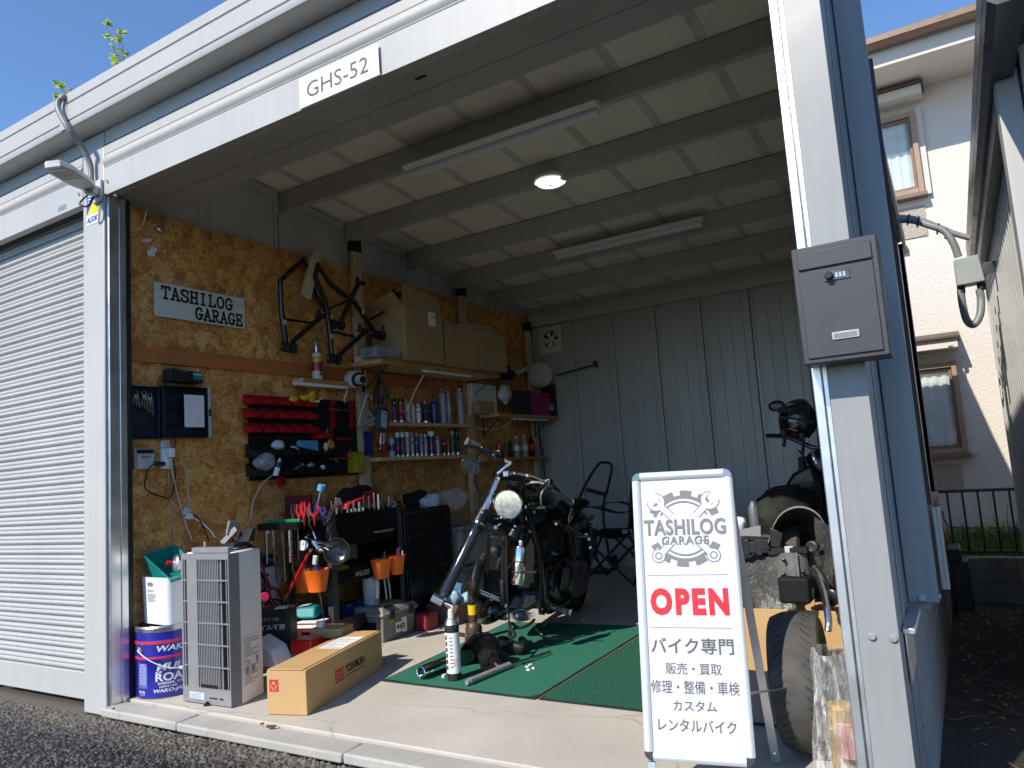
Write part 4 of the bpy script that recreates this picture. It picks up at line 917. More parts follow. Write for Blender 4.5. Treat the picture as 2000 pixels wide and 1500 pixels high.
a, c = W5(752, 262, xc), W5(810, 378, xc); b = B(); b.box((xc + .0005, a.y, c.z), (xc + .0018, c.y, a.z)); b.o('slip', PAPER, t)
b = B(); words(b, '三菱', V((xc + .002, a.y + .02, a.z - .055)), EY, EZ, (c.y - a.y) * .6, .028, .01); b.o('print', GREYINK, t, sm=0)
a = W5(890, 690, .38); c = W5(1300, 670, .36)
t, T = carton((.09, a.y + .03, ZS + .001), (.41, c.y - .02, W5(1200, 430, .38).z - .005), -.10, 'shorter cardboard box with clear film spilling out', CARD2)
p = W5(1080, 430, .28)
b = B(); n = 22; b.sheet([[V((.10 + .31 * i / n, a.y + .04 + (c.y - a.y - .08) * j / n, W5(1200, 430, .38).z - .02 + .06 * math.sin(PI * i / n) * (1 + .7 * noise.noise(V((i * .3, j * .35, 3)))) + .055 * abs(noise.noise(V((i * .5, j * .6, 9)))) + .05 * (j / n) ** 2 * math.sin(PI * i / n))) for j in range(n + 1)] for i in range(n + 1)]); b.o('packing_film', FILM, None, 'crumpled clear film bulging from the shorter carton', 'plastic film')
b = B(); a, c = W5(350, 625, .36), W5(540, 540, .36); b.box((.22, a.y + .01, ZS + .001), (.37, c.y, ZS + .075)); b.o('clear_case', TUB, None, 'low clear plastic case in front of the tall carton', 'plastic case', bev=.012)
b = B(); b.box((.24, a.y + .03, ZS + .004), (.35, c.y - .03, ZS + .04)); b.o('case_insert', CHAR, None, 'dark tools inside the low clear case', 'tool set', bev=.004)
a, c = W5(130, 660, .16), W5(270, 610, .16)
b = B(); b.box((.08, y0 + .02, ZS + .001), (.15, y0 + .10, ZS + .04)); b.box((.155, y0 + .03, ZS + .001), (.225, y0 + .12, ZS + .045)); b.o('white_carton', PAPER, None, 'small white carton at the near end of the upper shelf', 'small box', bev=.002)
# pipe adapter hung under the shelf
p = W5(190, 775, .12); q = W5(285, 775, .26)
t = thing('pipe_reducer', p, 'grey plastic pipe reducer hung beside the short shelf', 'pipe fitting')
d = (q - p).normalized(); b = B(); b.lathe(p - d * .02, d, [(.062, 0), (.064, .03), (.058, .05), (.035, .07), (.033, .07 + .06), (.030, .13)], 24); b.o('body', LTGREY, t)
b = B(); b.lathe(p + d * .045, d, [(.048, 0), (.05, .01), (.048, .02)], 24); b.lathe(p + d * .112, d, [(.026, 0), (.026, .004)], 20); b.o('seal', BLACKP, t)
# tangle of leads and the hand controller
p = W5(395, 690, .2); t = thing('hanging_cables', p, 'tangle of black cables hung on a hook under the upper shelf', 'cables')
for i in range(9):
    a = random.uniform(-.05, .05); w = random.uniform(.03, .07); l = random.uniform(.18, .36); z2 = p.z - .06
    b = B(); b.tube([(.19, p.y + a * .2, z2), (.19 + .02 * i % .05, p.y + a - w, z2 - l * .5), (.18, p.y + a, z2 - l), (.2 + .01 * (i % 3), p.y + a + w, z2 - l * .5), (.2, p.y + .005, z2)], .0045, 6, 6); b.o('cable_loop', [BLACKP, BLACK, CHAR][i % 3], t)
b = B(); b.tube([(.2, p.y, z - .0), (.2, p.y + .012, z - .03), (.2, p.y, z - .06), (.2, p.y - .012, z - .045)], .004); b.o('hook', BLACKP, t)
b = B(); b.tube([(.19, p.y, p.z - .08), (.2, p.y + .07, p.z - .2), (.21, p.y + .12, p.z - .27), W5(610, 1098, .2)], .0045); b.o('loose_end', BLACKP, t)
a = W5(408, 1075, .21); t = thing('hand_controller', a, 'dark hand controller with a pale label hung among the cables', 'controller')
T = Matrix.Translation(a) @ Matrix.Rotation(math.radians(-8), 4, 'X')
b = B(); b.box((-.02, -.06, -.085), (.02, .055, .085), T); b.o('body', CHAR, t, bev=.008)
b = B(); b.box((.0205, -.035, -.06), (.0215, .03, .06), T); b.o('label', M('pale_label', (.40, .47, .55), .5), t)
b = B(); b.box((.0218, -.025, .04), (.0224, .02, .046), T); b.box((.0218, -.022, -.01), (.0224, .014, -.006), T); b.o('print', INK, t)
b = B(); b.cyl(W5(230, 1135, .16), W5(350, 1065, .19), .016, n=12); b.cyl(W5(290, 1000, .15), W5(330, 1050, .17), .012, n=10); b.o('air_tool', MIDGREY, None, 'grey air tool hung on a cord left of the controller', 'air tool', bev=0)
b = B(); b.tube([W5(225, 1120, .16), W5(260, 1000, .16), W5(298, 890, .17), W5(320, 900, .17), W5(368, 985, .19)], .0028); b.o('lanyard', WHITE, None, 'white lanyard holding the grey air tool', 'cord')
# light and cord under the long shelf
a, c = W5(715, 740, SHX - .04), W5(1080, 795, SHX - .04); strip(a.y, c.y, SHX - .04, z, 'white strip light under the long upper shelf')
b = B(); b.tube([W5(720, 745, SHX - .02), W5(660, 850, .2), W5(610, 970, .15), W5(560, 1035, .13), W5(545, 1060, .13)], .004); b.o('light_cable', WHITE, None, 'white cord slanting from the long shelf light', 'cord')
b = B(); b.tube([W5(1080, 800, .3), W5(1082, 900, .2), W5(1075, 980, .12), W5(1045, 1075, .1)], .004); b.o('light_cable', WHITE, None, 'white cord dropping beside the middle post', 'cord')
# two can shelves between the posts
def canshelf(a5, c5, x, label, y0=None):
    a, c = W5(*a5, x), W5(*c5, x); z = (a.z + c.z) / 2; y0 = PY1 + .02 if y0 is None else y0
    b = B(); b.box((.0605, y0, z - .028), (x, c.y, z)); b.o('wall_shelf', PINE if False else SHELFW, None, label, 'shelf', bev=.002); return z
ZA = canshelf((500, 1092), (1075, 1108), .17, 'upper of the two spray can shelves'); ZB = canshelf((390, 1360), (1060, 1335), .17, 'lower of the two spray can shelves')
def c5can(u0, u1, vt, vb, z, label, mats, prof=SPRAY, x=.115, name='spray_can', cat='spray can', group='cans on the wall shelves'):
    a = C5(u0, vt); c = C5(u1, vb); return can(a[0], c[0], a[1], c[1], x, z, name, label, cat, group, mats, prof)
L = [(492, 522, 905, 1085, [BLUC, STEEL, NVY, CAPB], SPRAYC, 'blue can with a black cap leftmost on the upper can shelf'), (528, 580, 905, 1085, [REDC, STEEL, YELC, CAPB], SPRAYC, 'yellow and red can with a black cap'), (588, 624, 940, 1085, [WHITE, STEEL, LTGREY, WHITE], TALL, 'plain white can third on the upper can shelf'),
 (626, 660, 930, 1085, [CREAM, STEEL, CREAM, CREAM], PLAIN, 'cream tube between white cans on the upper can shelf'), (662, 706, 940, 1085, [WHITE, STEEL, BLUC, WHITE], SPRAY, 'white and blue can left of the red capped can'), (708, 768, 905, 1085, [INK, STEEL, WHITE, REDC], SPRAYC, 'dark can with a broad red cap'), (772, 836, 905, 1090, [BLUC, CAPB, BLUC, BLUC], SPRAY, 'royal blue can with a pale badge'),
 (846, 896, 835, 1090, [LIL, DARKST, LIL, LIL], TALL, 'tall lilac grey can on the upper can shelf'), (897, 930, 845, 1090, [LIL, STEEL, LTGREY, LTGREY], TALL, 'tall pale grey can beside the lilac can'), (976, 1030, 830, 1095, [LIL, STEEL, LIL, WHITE], TALL, 'tall lilac can alone at the right of the upper can shelf')]
for u0, u1, vt, vb, ms, pr, lab in L: c5can(u0, u1, vt, vb, ZA, lab, ms, pr)
L = [(460, 510, 1190, 1340, [LIL, STEEL, NVY, LIL], TALL, 'lilac tin leftmost on the lower can shelf'), (511, 547, 1158, 1338, [NVY, STEEL, REDC, WHITE], SPRAYN, 'navy and red can with a white cap, leftmost of two twins'), (548, 583, 1158, 1338, [NVY, STEEL, REDC, WHITE], SPRAYN, 'navy and red can with a white cap, right one of two twins'), (584, 620, 1158, 1338, [LIL, STEEL, LTGREY, WHITE], SPRAYC, 'grey can with a white cap on the lower can shelf'),
 (624, 654, 1160, 1338, [LIL, STEEL, NVY, LTGREY], SPRAY, 'violet can left of the pale centre can'), (656, 690, 1165, 1338, [NVY, STEEL, LIL, LTGREY], SPRAY, 'dark violet can in the middle of the lower can shelf'), (692, 722, 1170, 1338, [LIL, STEEL, NVY, LTGREY], SPRAY, 'violet can right of the shelf middle'), (724, 754, 1175, 1338, [LIL, STEEL, LIL, WHITE], SPRAY, 'pale lilac can left of the white capped navy can'), (757, 810, 1158, 1338, [NVY, STEEL, REDC, WHITE], SPRAYN, 'wide navy can with a white cap and red emblem'), (812, 846, 1190, 1338, [LTGREY, STEEL, LIL, LTGREY], SPRAY, 'small pale can right of the wide navy can'),
 (864, 890, 1185, 1336, [INK, STEEL, CREAM, CAPB], SPRAY, 'dark slim can with a cream band'), (893, 925, 1190, 1336, [REDC, STEEL, INK, CAPB], SPRAY, 'black and red slim can'), (928, 956, 1160, 1336, [GRN, STEEL, GRN, WHITE], SPRAY, 'green can with a white nozzle'), (960, 998, 1140, 1336, [INK, STEEL, WHITE, CAPB], SPRAYC, 'black and white can rightmost on the lower can shelf')]
for u0, u1, vt, vb, ms, pr, lab in L: c5can(u0, u1, vt, vb, ZB, lab, ms, pr)
a, c = W5(312, 1160, .12), W5(345, 1342, .12); b = B(); b.box((.062, a.y, c.z), (.12, c.y, a.z)); b.o('blue_carton', NVY, None, 'narrow blue carton behind the ochre bin', 'small box', bev=.002)
p = W5(400, 1270, .14); b = B(); b.bar(p + V((0, -.04, -.06)), p + V((.004, .05, .02)), .012, .006, up=(1, 0, 0)); b.bar(p + V((.006, .04, -.06)), p + V((.002, -.04, .025)), .012, .006, up=(1, 0, 0)); b.o('red_pliers', RED, None, 'red handled pliers hung left of the lower can shelf', 'pliers')
for k, u in enumerate((400, 425)):
    b = B(); b.cyl(W5(u, 1180, .13), W5(u - 4, 1300, .13), .007, n=8); b.o('screwdriver', STEEL, None, ('steel screwdriver left behind the red pliers', 'steel screwdriver right behind the red pliers')[k], 'screwdriver')
# rear corner shelves
a = W5(1085, 1050, .06); fx = .27; z = W5(1295, 1025, fx).z; y0 = PY2 + .0; y1 = 4.43; zr = z
t = thing('wall_shelf', (.15, 3.8, z), 'cluttered rear corner shelf beyond the middle post', 'shelf')
ya2 = W5(1295, 1015, fx).y
b = B(); b.box((.0605, ya2 - .02, z - .03), (fx, y1, z)); b.o('shelf_board', SHELFW, t, bev=.002)
b = B(); b.box((fx + .0005, ya2 - .02, z - .029), (fx + .003, y1, z - .001)); b.o('edge_band', SHELFED, t)
bracket(ya2 + .03, z - .03, fx - .02, t); bracket(y1 - .12, z - .03, fx - .02, t)
strip(W5(1395, 1060, fx - .04).y, W5(1650, 1075, fx - .04).y, fx - .04, z - .03, 'white strip light under the rear corner shelf')
b = B(); b.tube([W5(1395, 1060, .22), W5(1340, 1120, .14), W5(1270, 1145, .1), W5(1190, 1150, .08), W5(1110, 1130, .07)], .004); b.o('light_cable', WHITE, None, 'white cord sagging from the rear shelf light', 'cord')
def onrear(u0, u1, vt, vb, x0, x1):
    a, c = W5(u0, vb, x1), W5(u1, vt, x1); return a.y, c.y, zr + .001, zr + .001 + (vb - vt) / 3.846 * ppm(a)
def rbox(u0, u1, vt, vb, x0, x1, nm, mat, lab, cat, **k):
    y0, y1, z0, z1 = onrear(u0, u1, vt, vb, x0, x1); y1 = min(y1, 4.42)
    b = B(); b.box((x0, y0, z0), (x1, y1, z1)); return b.o(nm, mat, None, lab, cat, bev=.004, **k)
def rlump(u, v, x, r, mat, nm, lab, cat, j=.4):
    p = W5(u, v, x); p.y = min(p.y, 4.40 - r[1]); return lump(p, r, mat, nm, lab, cat, None, j, 10, 18, 12)
rbox(1095, 1260, 785, 1020, .062, .12, 'pale_carton', PAPER, 'pale carton standing behind the rear shelf clutter', 'box')
rbox(1135, 1250, 925, 1020, .125, .2, 'cardboard_box', CARD2, 'little brown carton on the rear corner shelf', 'cardboard box')
rlump(1330, 880, .17, (.05, .09, .09), MATS['pale_cloth'], 'carrier_bag', 'white carrier bag with a red mark on the rear shelf', 'bag', .4)
rlump(1340, 730, .16, (.07, .13, .06), MATTE, 'black_bag', 'crumpled black bag on top of the rear shelf clutter', 'bag', .5)
b = B(); p = W5(1440, 700, .15); b.hull([p + V((-.05, -.07, -.05)), p + V((.05, -.07, -.05)), p + V((.05, .07, .0)), p + V((-.05, .07, .0))], [p + V((-.06, -.08, -.02)), p + V((.06, -.08, -.02)), p + V((.06, .08, .04)), p + V((-.06, .08, .04))]); b.o('white_tray', CREAM, None, 'tilted cream tray lodged above the black bag', 'tray', bev=.004)
p = W5(1595, 740, .17); p.y = min(p.y, 4.3); b = B(); n = (EYE - p).normalized(); b.lathe(p - n * .01, n, [(.125, 0), (.13, .004), (.13, .012), (.118, .016), (.115, .012), (.02, .012)], 32); b.o('round_lid', M('cream_lid', (.50, .47, .38), .5, var=.06), None, 'round cream lid leaning above the pink basket', 'lid')
rbox(1430, 1525, 830, 1015, .2, .265, 'black_case', BLACKP, 'black case with a pale label beside the pink basket', 'case')
# pink basket, an open mesh
y0, y1, z0, z1 = onrear(1535, 1660, 845, 1020, .14, .26)
PINKM = M('pink_plastic', (.42, .02, .16), .45, var=.1); bk = thing('pink_basket', (.2, (y0 + y1) / 2, z0), 'pink mesh basket on the rear corner shelf', 'basket')
b = B()
for i in range(8):
    f = i / 7; yy = y0 + (y1 - y0) * f; b.bar((.262, yy, z0), (.268, yy, z1 - .02), .004)
    zz = z0 + (z1 - z0) * f * .85; b.bar((.264, y0, zz), (.264, y1, zz), .004); b.bar((.15, y0, zz), (.264, y0, zz), .004); xx = .15 + .11 * f; b.bar((xx, y0, z0), (xx, y0, z1), .004)
b.o('mesh', PINKM, bk)
b = B(); b.box((.15, y0, z1 - .025), (.27, y0 + .004, z1)); b.box((.266, y0 + .0041, z1 - .025), (.27, y1, z1)); b.box((.15, y0, z0), (.262, y1, z0 + .004)); b.o('rim', PINKM, bk)
b = B(); b.box((.155, y0 + .008, z0 + .005), (.258, y1 - .005, z1 - .03)); b.o('contents', M('pink_packet', (.34, .04, .12), .6), bk)
rlump(1595, 800, .2, (.05, .07, .03), FILM, 'film_bag', 'clear crinkled film on the pink basket', 'plastic bag', .6)
b = B(); y0, y1, z0, z1 = onrear(1695, 1760, 790, 950, .14, .22); y0 = min(y0, 4.3); b.lathe((.18, y0 + .04, z0), EZ, [(.035, 0), (.04, .01), (.04, .11), (.015, .15), (.012, .18)], 16); b.o('teal_bottle', TEAL2, None, 'teal spray bottle near the rear wall', 'bottle')
rbox(1750, 1865, 770, 1010, .10, .24, 'dark_crate', BLACKP, 'tall dark crate at the end of the rear shelf', 'crate')
rlump(1750, 985, .25, (.03, .07, .04), FILM, 'film_bag', 'clear film bag hanging at the rear shelf end', 'plastic bag', .6)
ZC = W5(1400, 1358, .16).z; b = B(); b.box((.0605, PY2 + .05, ZC - .025), (.16, PY3 + .04, ZC)); b.o('wall_shelf', SHELFED, None, 'low rear shelf holding drink bottles', 'shelf', bev=.002)
for (u0, u1, vt, ms, lab) in ((1358, 1394, 1215, [COLA, COLA, COLA, CAPB], 'dark bottle leftmost on the low rear shelf'), (1400, 1446, 1195, [CLEARP, CLEARP, WHITE, WHITE], 'clear bottle with a white cap and white label'), (1460, 1510, 1195, [CLEARP, CLEARP, CREAM, WHITE], 'clear bottle with a white cap and yellowish label'), (1515, 1560, 1185, [COLA, COLA, REDC, REDC], 'cola bottle rightmost on the low rear shelf')):
    c5can(u0, u1, vt, 1352, ZC, lab, ms, BOTTLE, .12, 'drink_bottle', 'bottle', 'drink bottles on the low rear shelf')
c5can(1270, 1320, 1235, 1352, ZC, 'red tin on the low rear shelf', [REDC, STEEL, REDC, REDC], PLAIN, .12)
b = B(); b.tube([W5(1590, 1050, .24), W5(1585, 1150, .2), W5(1600, 1250, .16), W5(1620, 1350, .14), W5(1625, 1450, .12), W5(1640, 1560, .1)], .006); b.o('black_hose', BLACKP, None, 'black hose hanging from the rear shelf corner', 'hose')
# vent fan on the rear wall
p = onY(*C5(1677, 473), 4.47); s = .123
t = thing('vent_fan', p, 'square cream ventilation fan on the rear wall', 'fan')
b = B(); out = rbox2(.26, .285, .02); o2 = [(.088 * math.cos(2 * PI * i / 24), .088 * math.sin(2 * PI * i / 24)) for i in range(24)]
b.box((p.x - .13, 4.455, p.z - .14), (p.x + .13, 4.495, p.z - .09)); b.box((p.x - .13, 4.455, p.z + .09), (p.x + .13, 4.495, p.z + .14)); b.box((p.x - .13, 4.455, p.z - .0899), (p.x - .09, 4.495, p.z + .0899)); b.box((p.x + .09, 4.455, p.z - .0899), (p.x + .13, 4.495, p.z + .0899))
b.o('frame', CREAM, t, bev=.004)
b = B(); b.box((p.x - .0899, 4.492, p.z - .0899), (p.x + .0899, 4.4945, p.z + .0899)); b.o('back_plate', BLACK, t)
b = B(); b.torus((p.x, 4.456, p.z), EY, .096, .010, 32, 8)
for sx in (-1, 1):
    for sz in (-1, 1): b.prism([(.064, .064), (.0895, .0895), (.0895, .035), (.078, .05)] , (p.x, 4.457, p.z), EX * sx, EZ * sz, (0, .01, 0)); b.prism([(.064, .064), (.05, .078), (.035, .0895), (.0895, .0895)], (p.x, 4.4572, p.z), EX * sx, EZ * sz, (0, .01, 0))
b.o('ring', CREAM, t)
for k in range(5):
    a = 2 * PI * k / 5 + .3; b = B(); rows = []
    for r in (.028, .055, .082):
        rows.append([V((p.x + r * math.cos(a + th), 4.475 + .012 * (th - .4) , p.z + r * math.sin(a + th))) for th in (0, .3, .6, .9)])
    b.solid(rows, (0, .002, 0)); b.o('blade', CREAM, t)
b = B(); b.lathe((p.x, 4.485, p.z), -EY, [(.032, 0), (.032, .015), (.022, .022)], 20); b.o('hub', CREAM, t)
# long clamp on the rear wall
a, c = onY(1087, 733, 4.42), onY(1165, 711, 4.42)
t = thing('bar_clamp', a, 'long black bar clamp sticking out across the rear wall', 'clamp'); b = B(); b.cyl(a, c, .008, n=8); b.o('bar', BLACKP, t)
b = B(); b.bar(c + V((-.01, 0, .03)), c + V((.0, 0, -.03)), .03, .02); b.bar(c + V((-.05, 0, .02)), c + V((.0, 0, .025)), .012); b.o('jaw', BLACKP, t, bev=.002)
# ================================================================ by the left wall, on the floor
def C4(u, v): return 220 + u / 3.572, 980 + v / 3.572
def C6(u, v): return 500 + u / 4.166, 900 + v / 4.166
# oil pail
c = V((.135, .150, 0)); r = .143; h = .345
t = thing('oil_pail', c, 'blue twenty litre oil pail with red bands and a pale rim', 'pail')
def pang(u): # angle of the pail side seen in column u
    d = ray(u, 1290); d.z = 0; d.normalize(); o = V((EYE.x, EYE.y, 0)) - V((c.x, c.y, 0)); bq = o.dot(d); q = o.dot(o) - r * r; s = bq * bq - q
    p = o + d * (-bq - math.sqrt(max(s, 0))); return math.atan2(p.y, p.x)
b = B(); b.lathe(c, EZ, [(r - .006, 0, 2), (r - .002, .004, 2), (r, .010, 0), (r, .185, 0), (r + .003, .19, 0), (r + .003, .197, 1), (r, .202, 1), (r, .206, 0), (r, .258, 0), (r + .003, .262, 0), (r + .003, .272, 1), (r, .277, 1), (r, .282, 0), (r, .318, 0), (r + .004, .322, 2), (r + .006, .34, 2), (r + .002, .347, 2), (r - .008, .347, 2), (r - .012, .336, 2), (.02, .338, 2)], 64); b.o('body', [BLUE, M('pail_red', (.50, .015, .05), .3), STEEL], t)
def wrap(a0, z, dr=.0012):
    return lambda x, y: c + V((math.cos(a0 + x / r) * (r + dr), math.sin(a0 + x / r) * (r + dr), z + y))
a1 = pang(316)
PALE = M('pail_pale_print', (.62, .62, .66), .5); b = B()
for tx, dx, z, w, hh, sl in (('WAKO', -.03, .225, .17, .030, .25), ('MULTI', -.025, .135, .17, .034, .25), ('ROAD', -.03, .083, .17, .04, .0), ('DIESEL OIL', -.018, .068, .13, .011, 0), ('10W-30', -.012, .053, .08, .009, .1), ('WAKO-JAPAN', -.045, .026, .19, .022, .2)):
    words(b, tx, c, EX, EZ, w, hh, .03, slant=sl, bend=wrap(a1 + dx / r, z))
a0 = pang(272)
words(b, 'NET.20L', c, EX, EZ, .042, .012, .03, bend=wrap(a0 - .0 / r, .03)); words(b, 'MADE IN JAPAN', c, EX, EZ, .036, .005, .02, bend=wrap(a0 + .004 / r, .020))
words(b, '<<', c, EX, EZ, .03, .014, .03, bend=wrap(a1 - .03 / r, .121, .0011)); lt = b.o('lettering', PALE, t, sm=0)
b = B()
n = 8
for i in range(n):
    x = .055 * i / n; q = [c + V((math.cos(a0 + xx / r) * (r + .001), math.sin(a0 + xx / r) * (r + .001), z)) for xx, z in ((x, .055), (x + .055 / n, .055), (x + .055 / n, .172), (x, .172))]; b.f([b.v(p) for p in q])
pn = b.o('panel', M('panel_blue', (.10, .12, .42), .4), t)
b = B()
for k in range(13):
    words(b, '-' * 5 + ' ' + '--' * (k % 3 + 2), c, EX, EZ, .045, .002, .03, bend=wrap(a0 + .005 / r, .072 + .007 * k, .002))
words(b, 'WAKO', c, EX, EZ, .03, .008, .02, bend=wrap(a0 + .012 / r, .162, .002)); b.o('small_print', PALE, pn, sm=0)
e = c + V((math.cos(pang(274)) * (r + .004), math.sin(pang(274)) * (r + .004), .238)); nn = V((e.x - c.x, e.y - c.y, 0)).normalized()
b = B(); b.lathe(e - nn * .004, nn, [(.017, 0), (.015, .008), (.008, .012)], 16); b.o('handle_lug', STEEL, t)
pts = [e + nn * .01]
for k in range(1, 9): a = pang(274) + (pang(360) - pang(274)) * k / 8; pts.append(c + V((math.cos(a) * (r + .014), math.sin(a) * (r + .014), .238 - .105 * math.sin(PI * k / 16))))
b = B(); b.tube(pts, .0025, 6); b.o('bail_wire', WHITE, t); b = B(); b.tube(pts[-2:] + [pts[-1] + V((.03, .0, -.0))], .008, 8); b.o('grip', WHITE, t)
# white bin on the pail, teal tray and gas cartridge in it
z0 = .349; z1 = z0 + .232; W, D = .255, .20; o = V((.028, .075, 0)); T = Matrix.Translation(o) @ Matrix.Rotation(-.06, 4, 'Z')
t = thing('white_bin', V((.15, .16, z0)), 'white plastic storage bin standing on the blue pail', 'storage bin')
b = B(); ob = rbox2(W * .93, D * .93, .03); ot = rbox2(W, D, .03); off = V((W / 2, D / 2, 0))
lo = [T @ (off + V((p[0], p[1], z0))) for p in ob]; hi = [T @ (off + V((p[0], p[1], z1))) for p in ot]; ih = [T @ (off + V((p[0] * .97, p[1] * .96, z1))) for p in ot]; il = [T @ (off + V((p[0] * .95, p[1] * .94, z0 + .006))) for p in ob]
rg = [[b.v(p) for p in L] for L in (lo, hi, ih, il)]; n = len(lo)
for A, C in zip(rg, rg[1:]):
    for i in range(n): b.f((A[i], A[(i + 1) % n], C[(i + 1) % n], C[i]))
b.f(rg[0][::-1]); b.f(rg[3]); b.o('body', WHITE, t, sm=40)
fx = T.to_3x3() @ EX; fn = -(T.to_3x3() @ EY); fo = T @ V((W * .035, D * .03, z0))
def fr(x, z, d=.0): return T @ V((W / 2 + x * 1.0, D / 2 - D / 2 * (.93 + .07 * (z - z0) / (z1 - z0)) - .0015 - d, z))
b = B(); b.f([b.v(fr(-.03 + p[0], z1 - .035 + p[1])) for p in rbox2(.05, .02, .009)]); b.o('hand_hole', MIDGREY, t)
b = B()
for k in range(9):
    w = (.06, .05, .0, .075, .07, .075, .06, .075, .05)[k]
    if w: b.f([b.v(fr(x, z)) for x, z in ((-.055, z1 - .062 - .007 * k), (-.055 + w, z1 - .062 - .007 * k), (-.055 + w, z1 - .0655 - .007 * k), (-.055, z1 - .0655 - .007 * k))])
b.o('sticker_print', GREYINK, t)
b = B(); p = onX(273, 1090, .03); q0 = V((.045, .10, z1 - .045)); R = Matrix.Rotation(math.radians(28), 3, 'Y') @ Matrix.Rotation(math.radians(10), 3, 'X')
def tr(x, y, z): return V((.165, .165, z1 + .020)) + R @ V((x, y, z))
ob = [(-.13, -.085), (.13, -.085), (.13, .085), (-.13, .085)]
lo = [tr(x * .8, y * .8, -.05) for x, y in ob]; hi = [tr(x, y, .05) for x, y in ob]; rm = [tr(x * 1.08, y * 1.1, .052) for x, y in ob]; ih = [tr(x * .985, y * .98, .054) for x, y in ob]; il = [tr(x * .78, y * .78, -.044) for x, y in ob]
rg = [[b.v(q) for q in L] for L in (lo, hi, rm, ih, il)]
for A, C in zip(rg, rg[1:]):
    for i in range(4): b.f((A[i], A[(i + 1) % 4], C[(i + 1) % 4], C[i]))
b.f(rg[0][::-1]); b.f(rg[-1]); b.o('teal_tray', TEAL2, None, 'teal plastic tray tipped into the white bin', 'tray', bev=.003)
p = at(341, 1100, ( V(ROT[2]).dot(V((.27, .10, .65)) - EYE))); ax = V((-.35, -.9, .15)).normalized()
t = thing('gas_cartridge', p, 'silver gas cartridge with a red cap lying in the white bin', 'gas cartridge')
b = B(); b.lathe(p + ax * .0, -ax, [(.010, -.012), (.02, -.006), (.04, 0), (.044, .006), (.042, .012), (.042, .17), (.03, .18)], 28); b.o('can', ALU, t)
b = B(); b.lathe(p + ax * .008, ax, [(.012, 0), (.013, .016), (.011, .03)], 18); b.o('cap', RED, t)
# gas water heater standing on the floor
FL, FR, SR, BR = [onZ(*q) for q in ((358, 1371), (452, 1384), (473, 1378), (517, 1355))]
H = .715; BL = BR + (FL - SR) * 1.0
t = thing('water_heater', (FL + BR) / 2, 'tall grey and white boiler unit with a slatted front panel', 'water heater')
ex = (FR - FL).normalized(); ey = V((-ex.y, ex.x, 0)); Wf = (FR - FL).length
def hp(x, z, d=0.0): return FL + ex * x - ey * d + V((0, 0, z))
# front panel built as bars so the slots are real openings
xs0 = Wf * .34; xs1 = Wf * .985
b = B()
def hb(x0, x1, z0, z1, d0=0, d1=-.012): b.hull([hp(x0, z0, d0), hp(x1, z0, d0), hp(x1, z0, d1), hp(x0, z0, d1)], [hp(x0, z1, d0), hp(x1, z1, d0), hp(x1, z1, d1), hp(x0, z1, d1)])
hb(0, Wf, .006, .075); hb(0, Wf, .675, .700); hb(.0, .012, .0755, .6745); hb(.040, xs0, .0755, .6745); hb(xs1, Wf, .0755, .6745)
hb(.02, .026, .0755, .6745); n = 19
for k in range(7):
    z = .0755 + .599 * k / 6; hb(xs0 + .0005, xs1 - .0005, max(.0757, z - .003), min(.6743, z + .003), .001, -.006); hb(.0125, .0395, max(.0757, z - .003), min(.6743, z + .003), .001, -.006)
b.o('front_panel', MIDGREY, t)
b = B()
for k in range(1, n):
    x = xs0 + (xs1 - xs0) * k / n
    if k > 13 and k % 3: continue
    hb(x - .0022, x + .0022, .076, .674, .0, -.005)
b.o('grille', MIDGREY, t)
b = B(); hb(.004, xs0 + (xs1 - xs0) * .70, .07, .68, -.016, -.018); b.o('back_shield', M('shield_grey', (.20, .20, .205), .4), t); b = B(); hb(xs0 + (xs1 - xs0) * .702, Wf - .004, .07, .68, -.016, -.018); b.o('dark_recess', BLACK, t)
b = B(); b.hull([FL + ey * .024, FR + ey * .024, SR, BR, BL, FL + ey * .05], [q + V((0, 0, H - .012)) for q in (FL + ey * .024, FR + ey * .024, SR, BR, BL, FL + ey * .05)]); b.o('case', WHITE, t, bev=.010)
b = B(); b.hull([FR + ex * .0005 + V((0, 0, .006)), SR + ex * .004 + V((0, 0, .006)), SR + ex * .002 - ex * .004 + V((0, 0, .006)), FR - ex * .002 + ey * .006 + V((0, 0, .006))], [q + V((0, 0, .700)) for q in (FR + ex * .0005, SR + ex * .004, SR + ex * .002 - ex * .004, FR - ex * .002 + ey * .006)]); b.o('side_trim', M('dark_trim', (.13, .13, .135), .25, var=.1), t, bev=.002)
b = B(); hb(.06, Wf * .95, H - .014, H + .012, -.015, -.05); hb(Wf * .42, Wf * .46, H + .0125, H + .04, -.02, -.024); b.o('top_bracket', MIDGREY, t, bev=.003)
b = B(); sx = (BR - SR).normalized(); sn = V((sx.y, -sx.x, 0))
def sp(x, z, d=.0015): return SR + sx * x + sn * d + V((0, 0, z))
SL = (BR - SR).length
def sq(x0, x1, z0, z1, d=.0045): b.f([b.v(sp(x, z, d)) for x, z in ((x0, z0), (x1, z0), (x1, z1), (x0, z1))])
sq(.015, SL - .03, .06, .30, .0028); sl_ = b.o('caution_sticker', PAPER, t)
b = B()
for k in range(17):
    w = (SL - .06) * random.choice((1, .95, .6, .85, .4)); z = .285 - .0125 * k
    if k in (7, 8): w *= .35
    sq(.022, .022 + w, z, z + .004)
sq(SL * .62, SL * .72, .17, .20); sq(.03, .05, .13, .16); sq(.075, .10, .13, .16); b.o('print', GREYINK, sl_)
b = B(); hb(.05, .155, .022, .055, .002, .001); st_ = b.o('rating_sticker', M('pale_blue_sticker', (.55, .62, .66), .5), t)
b = B()
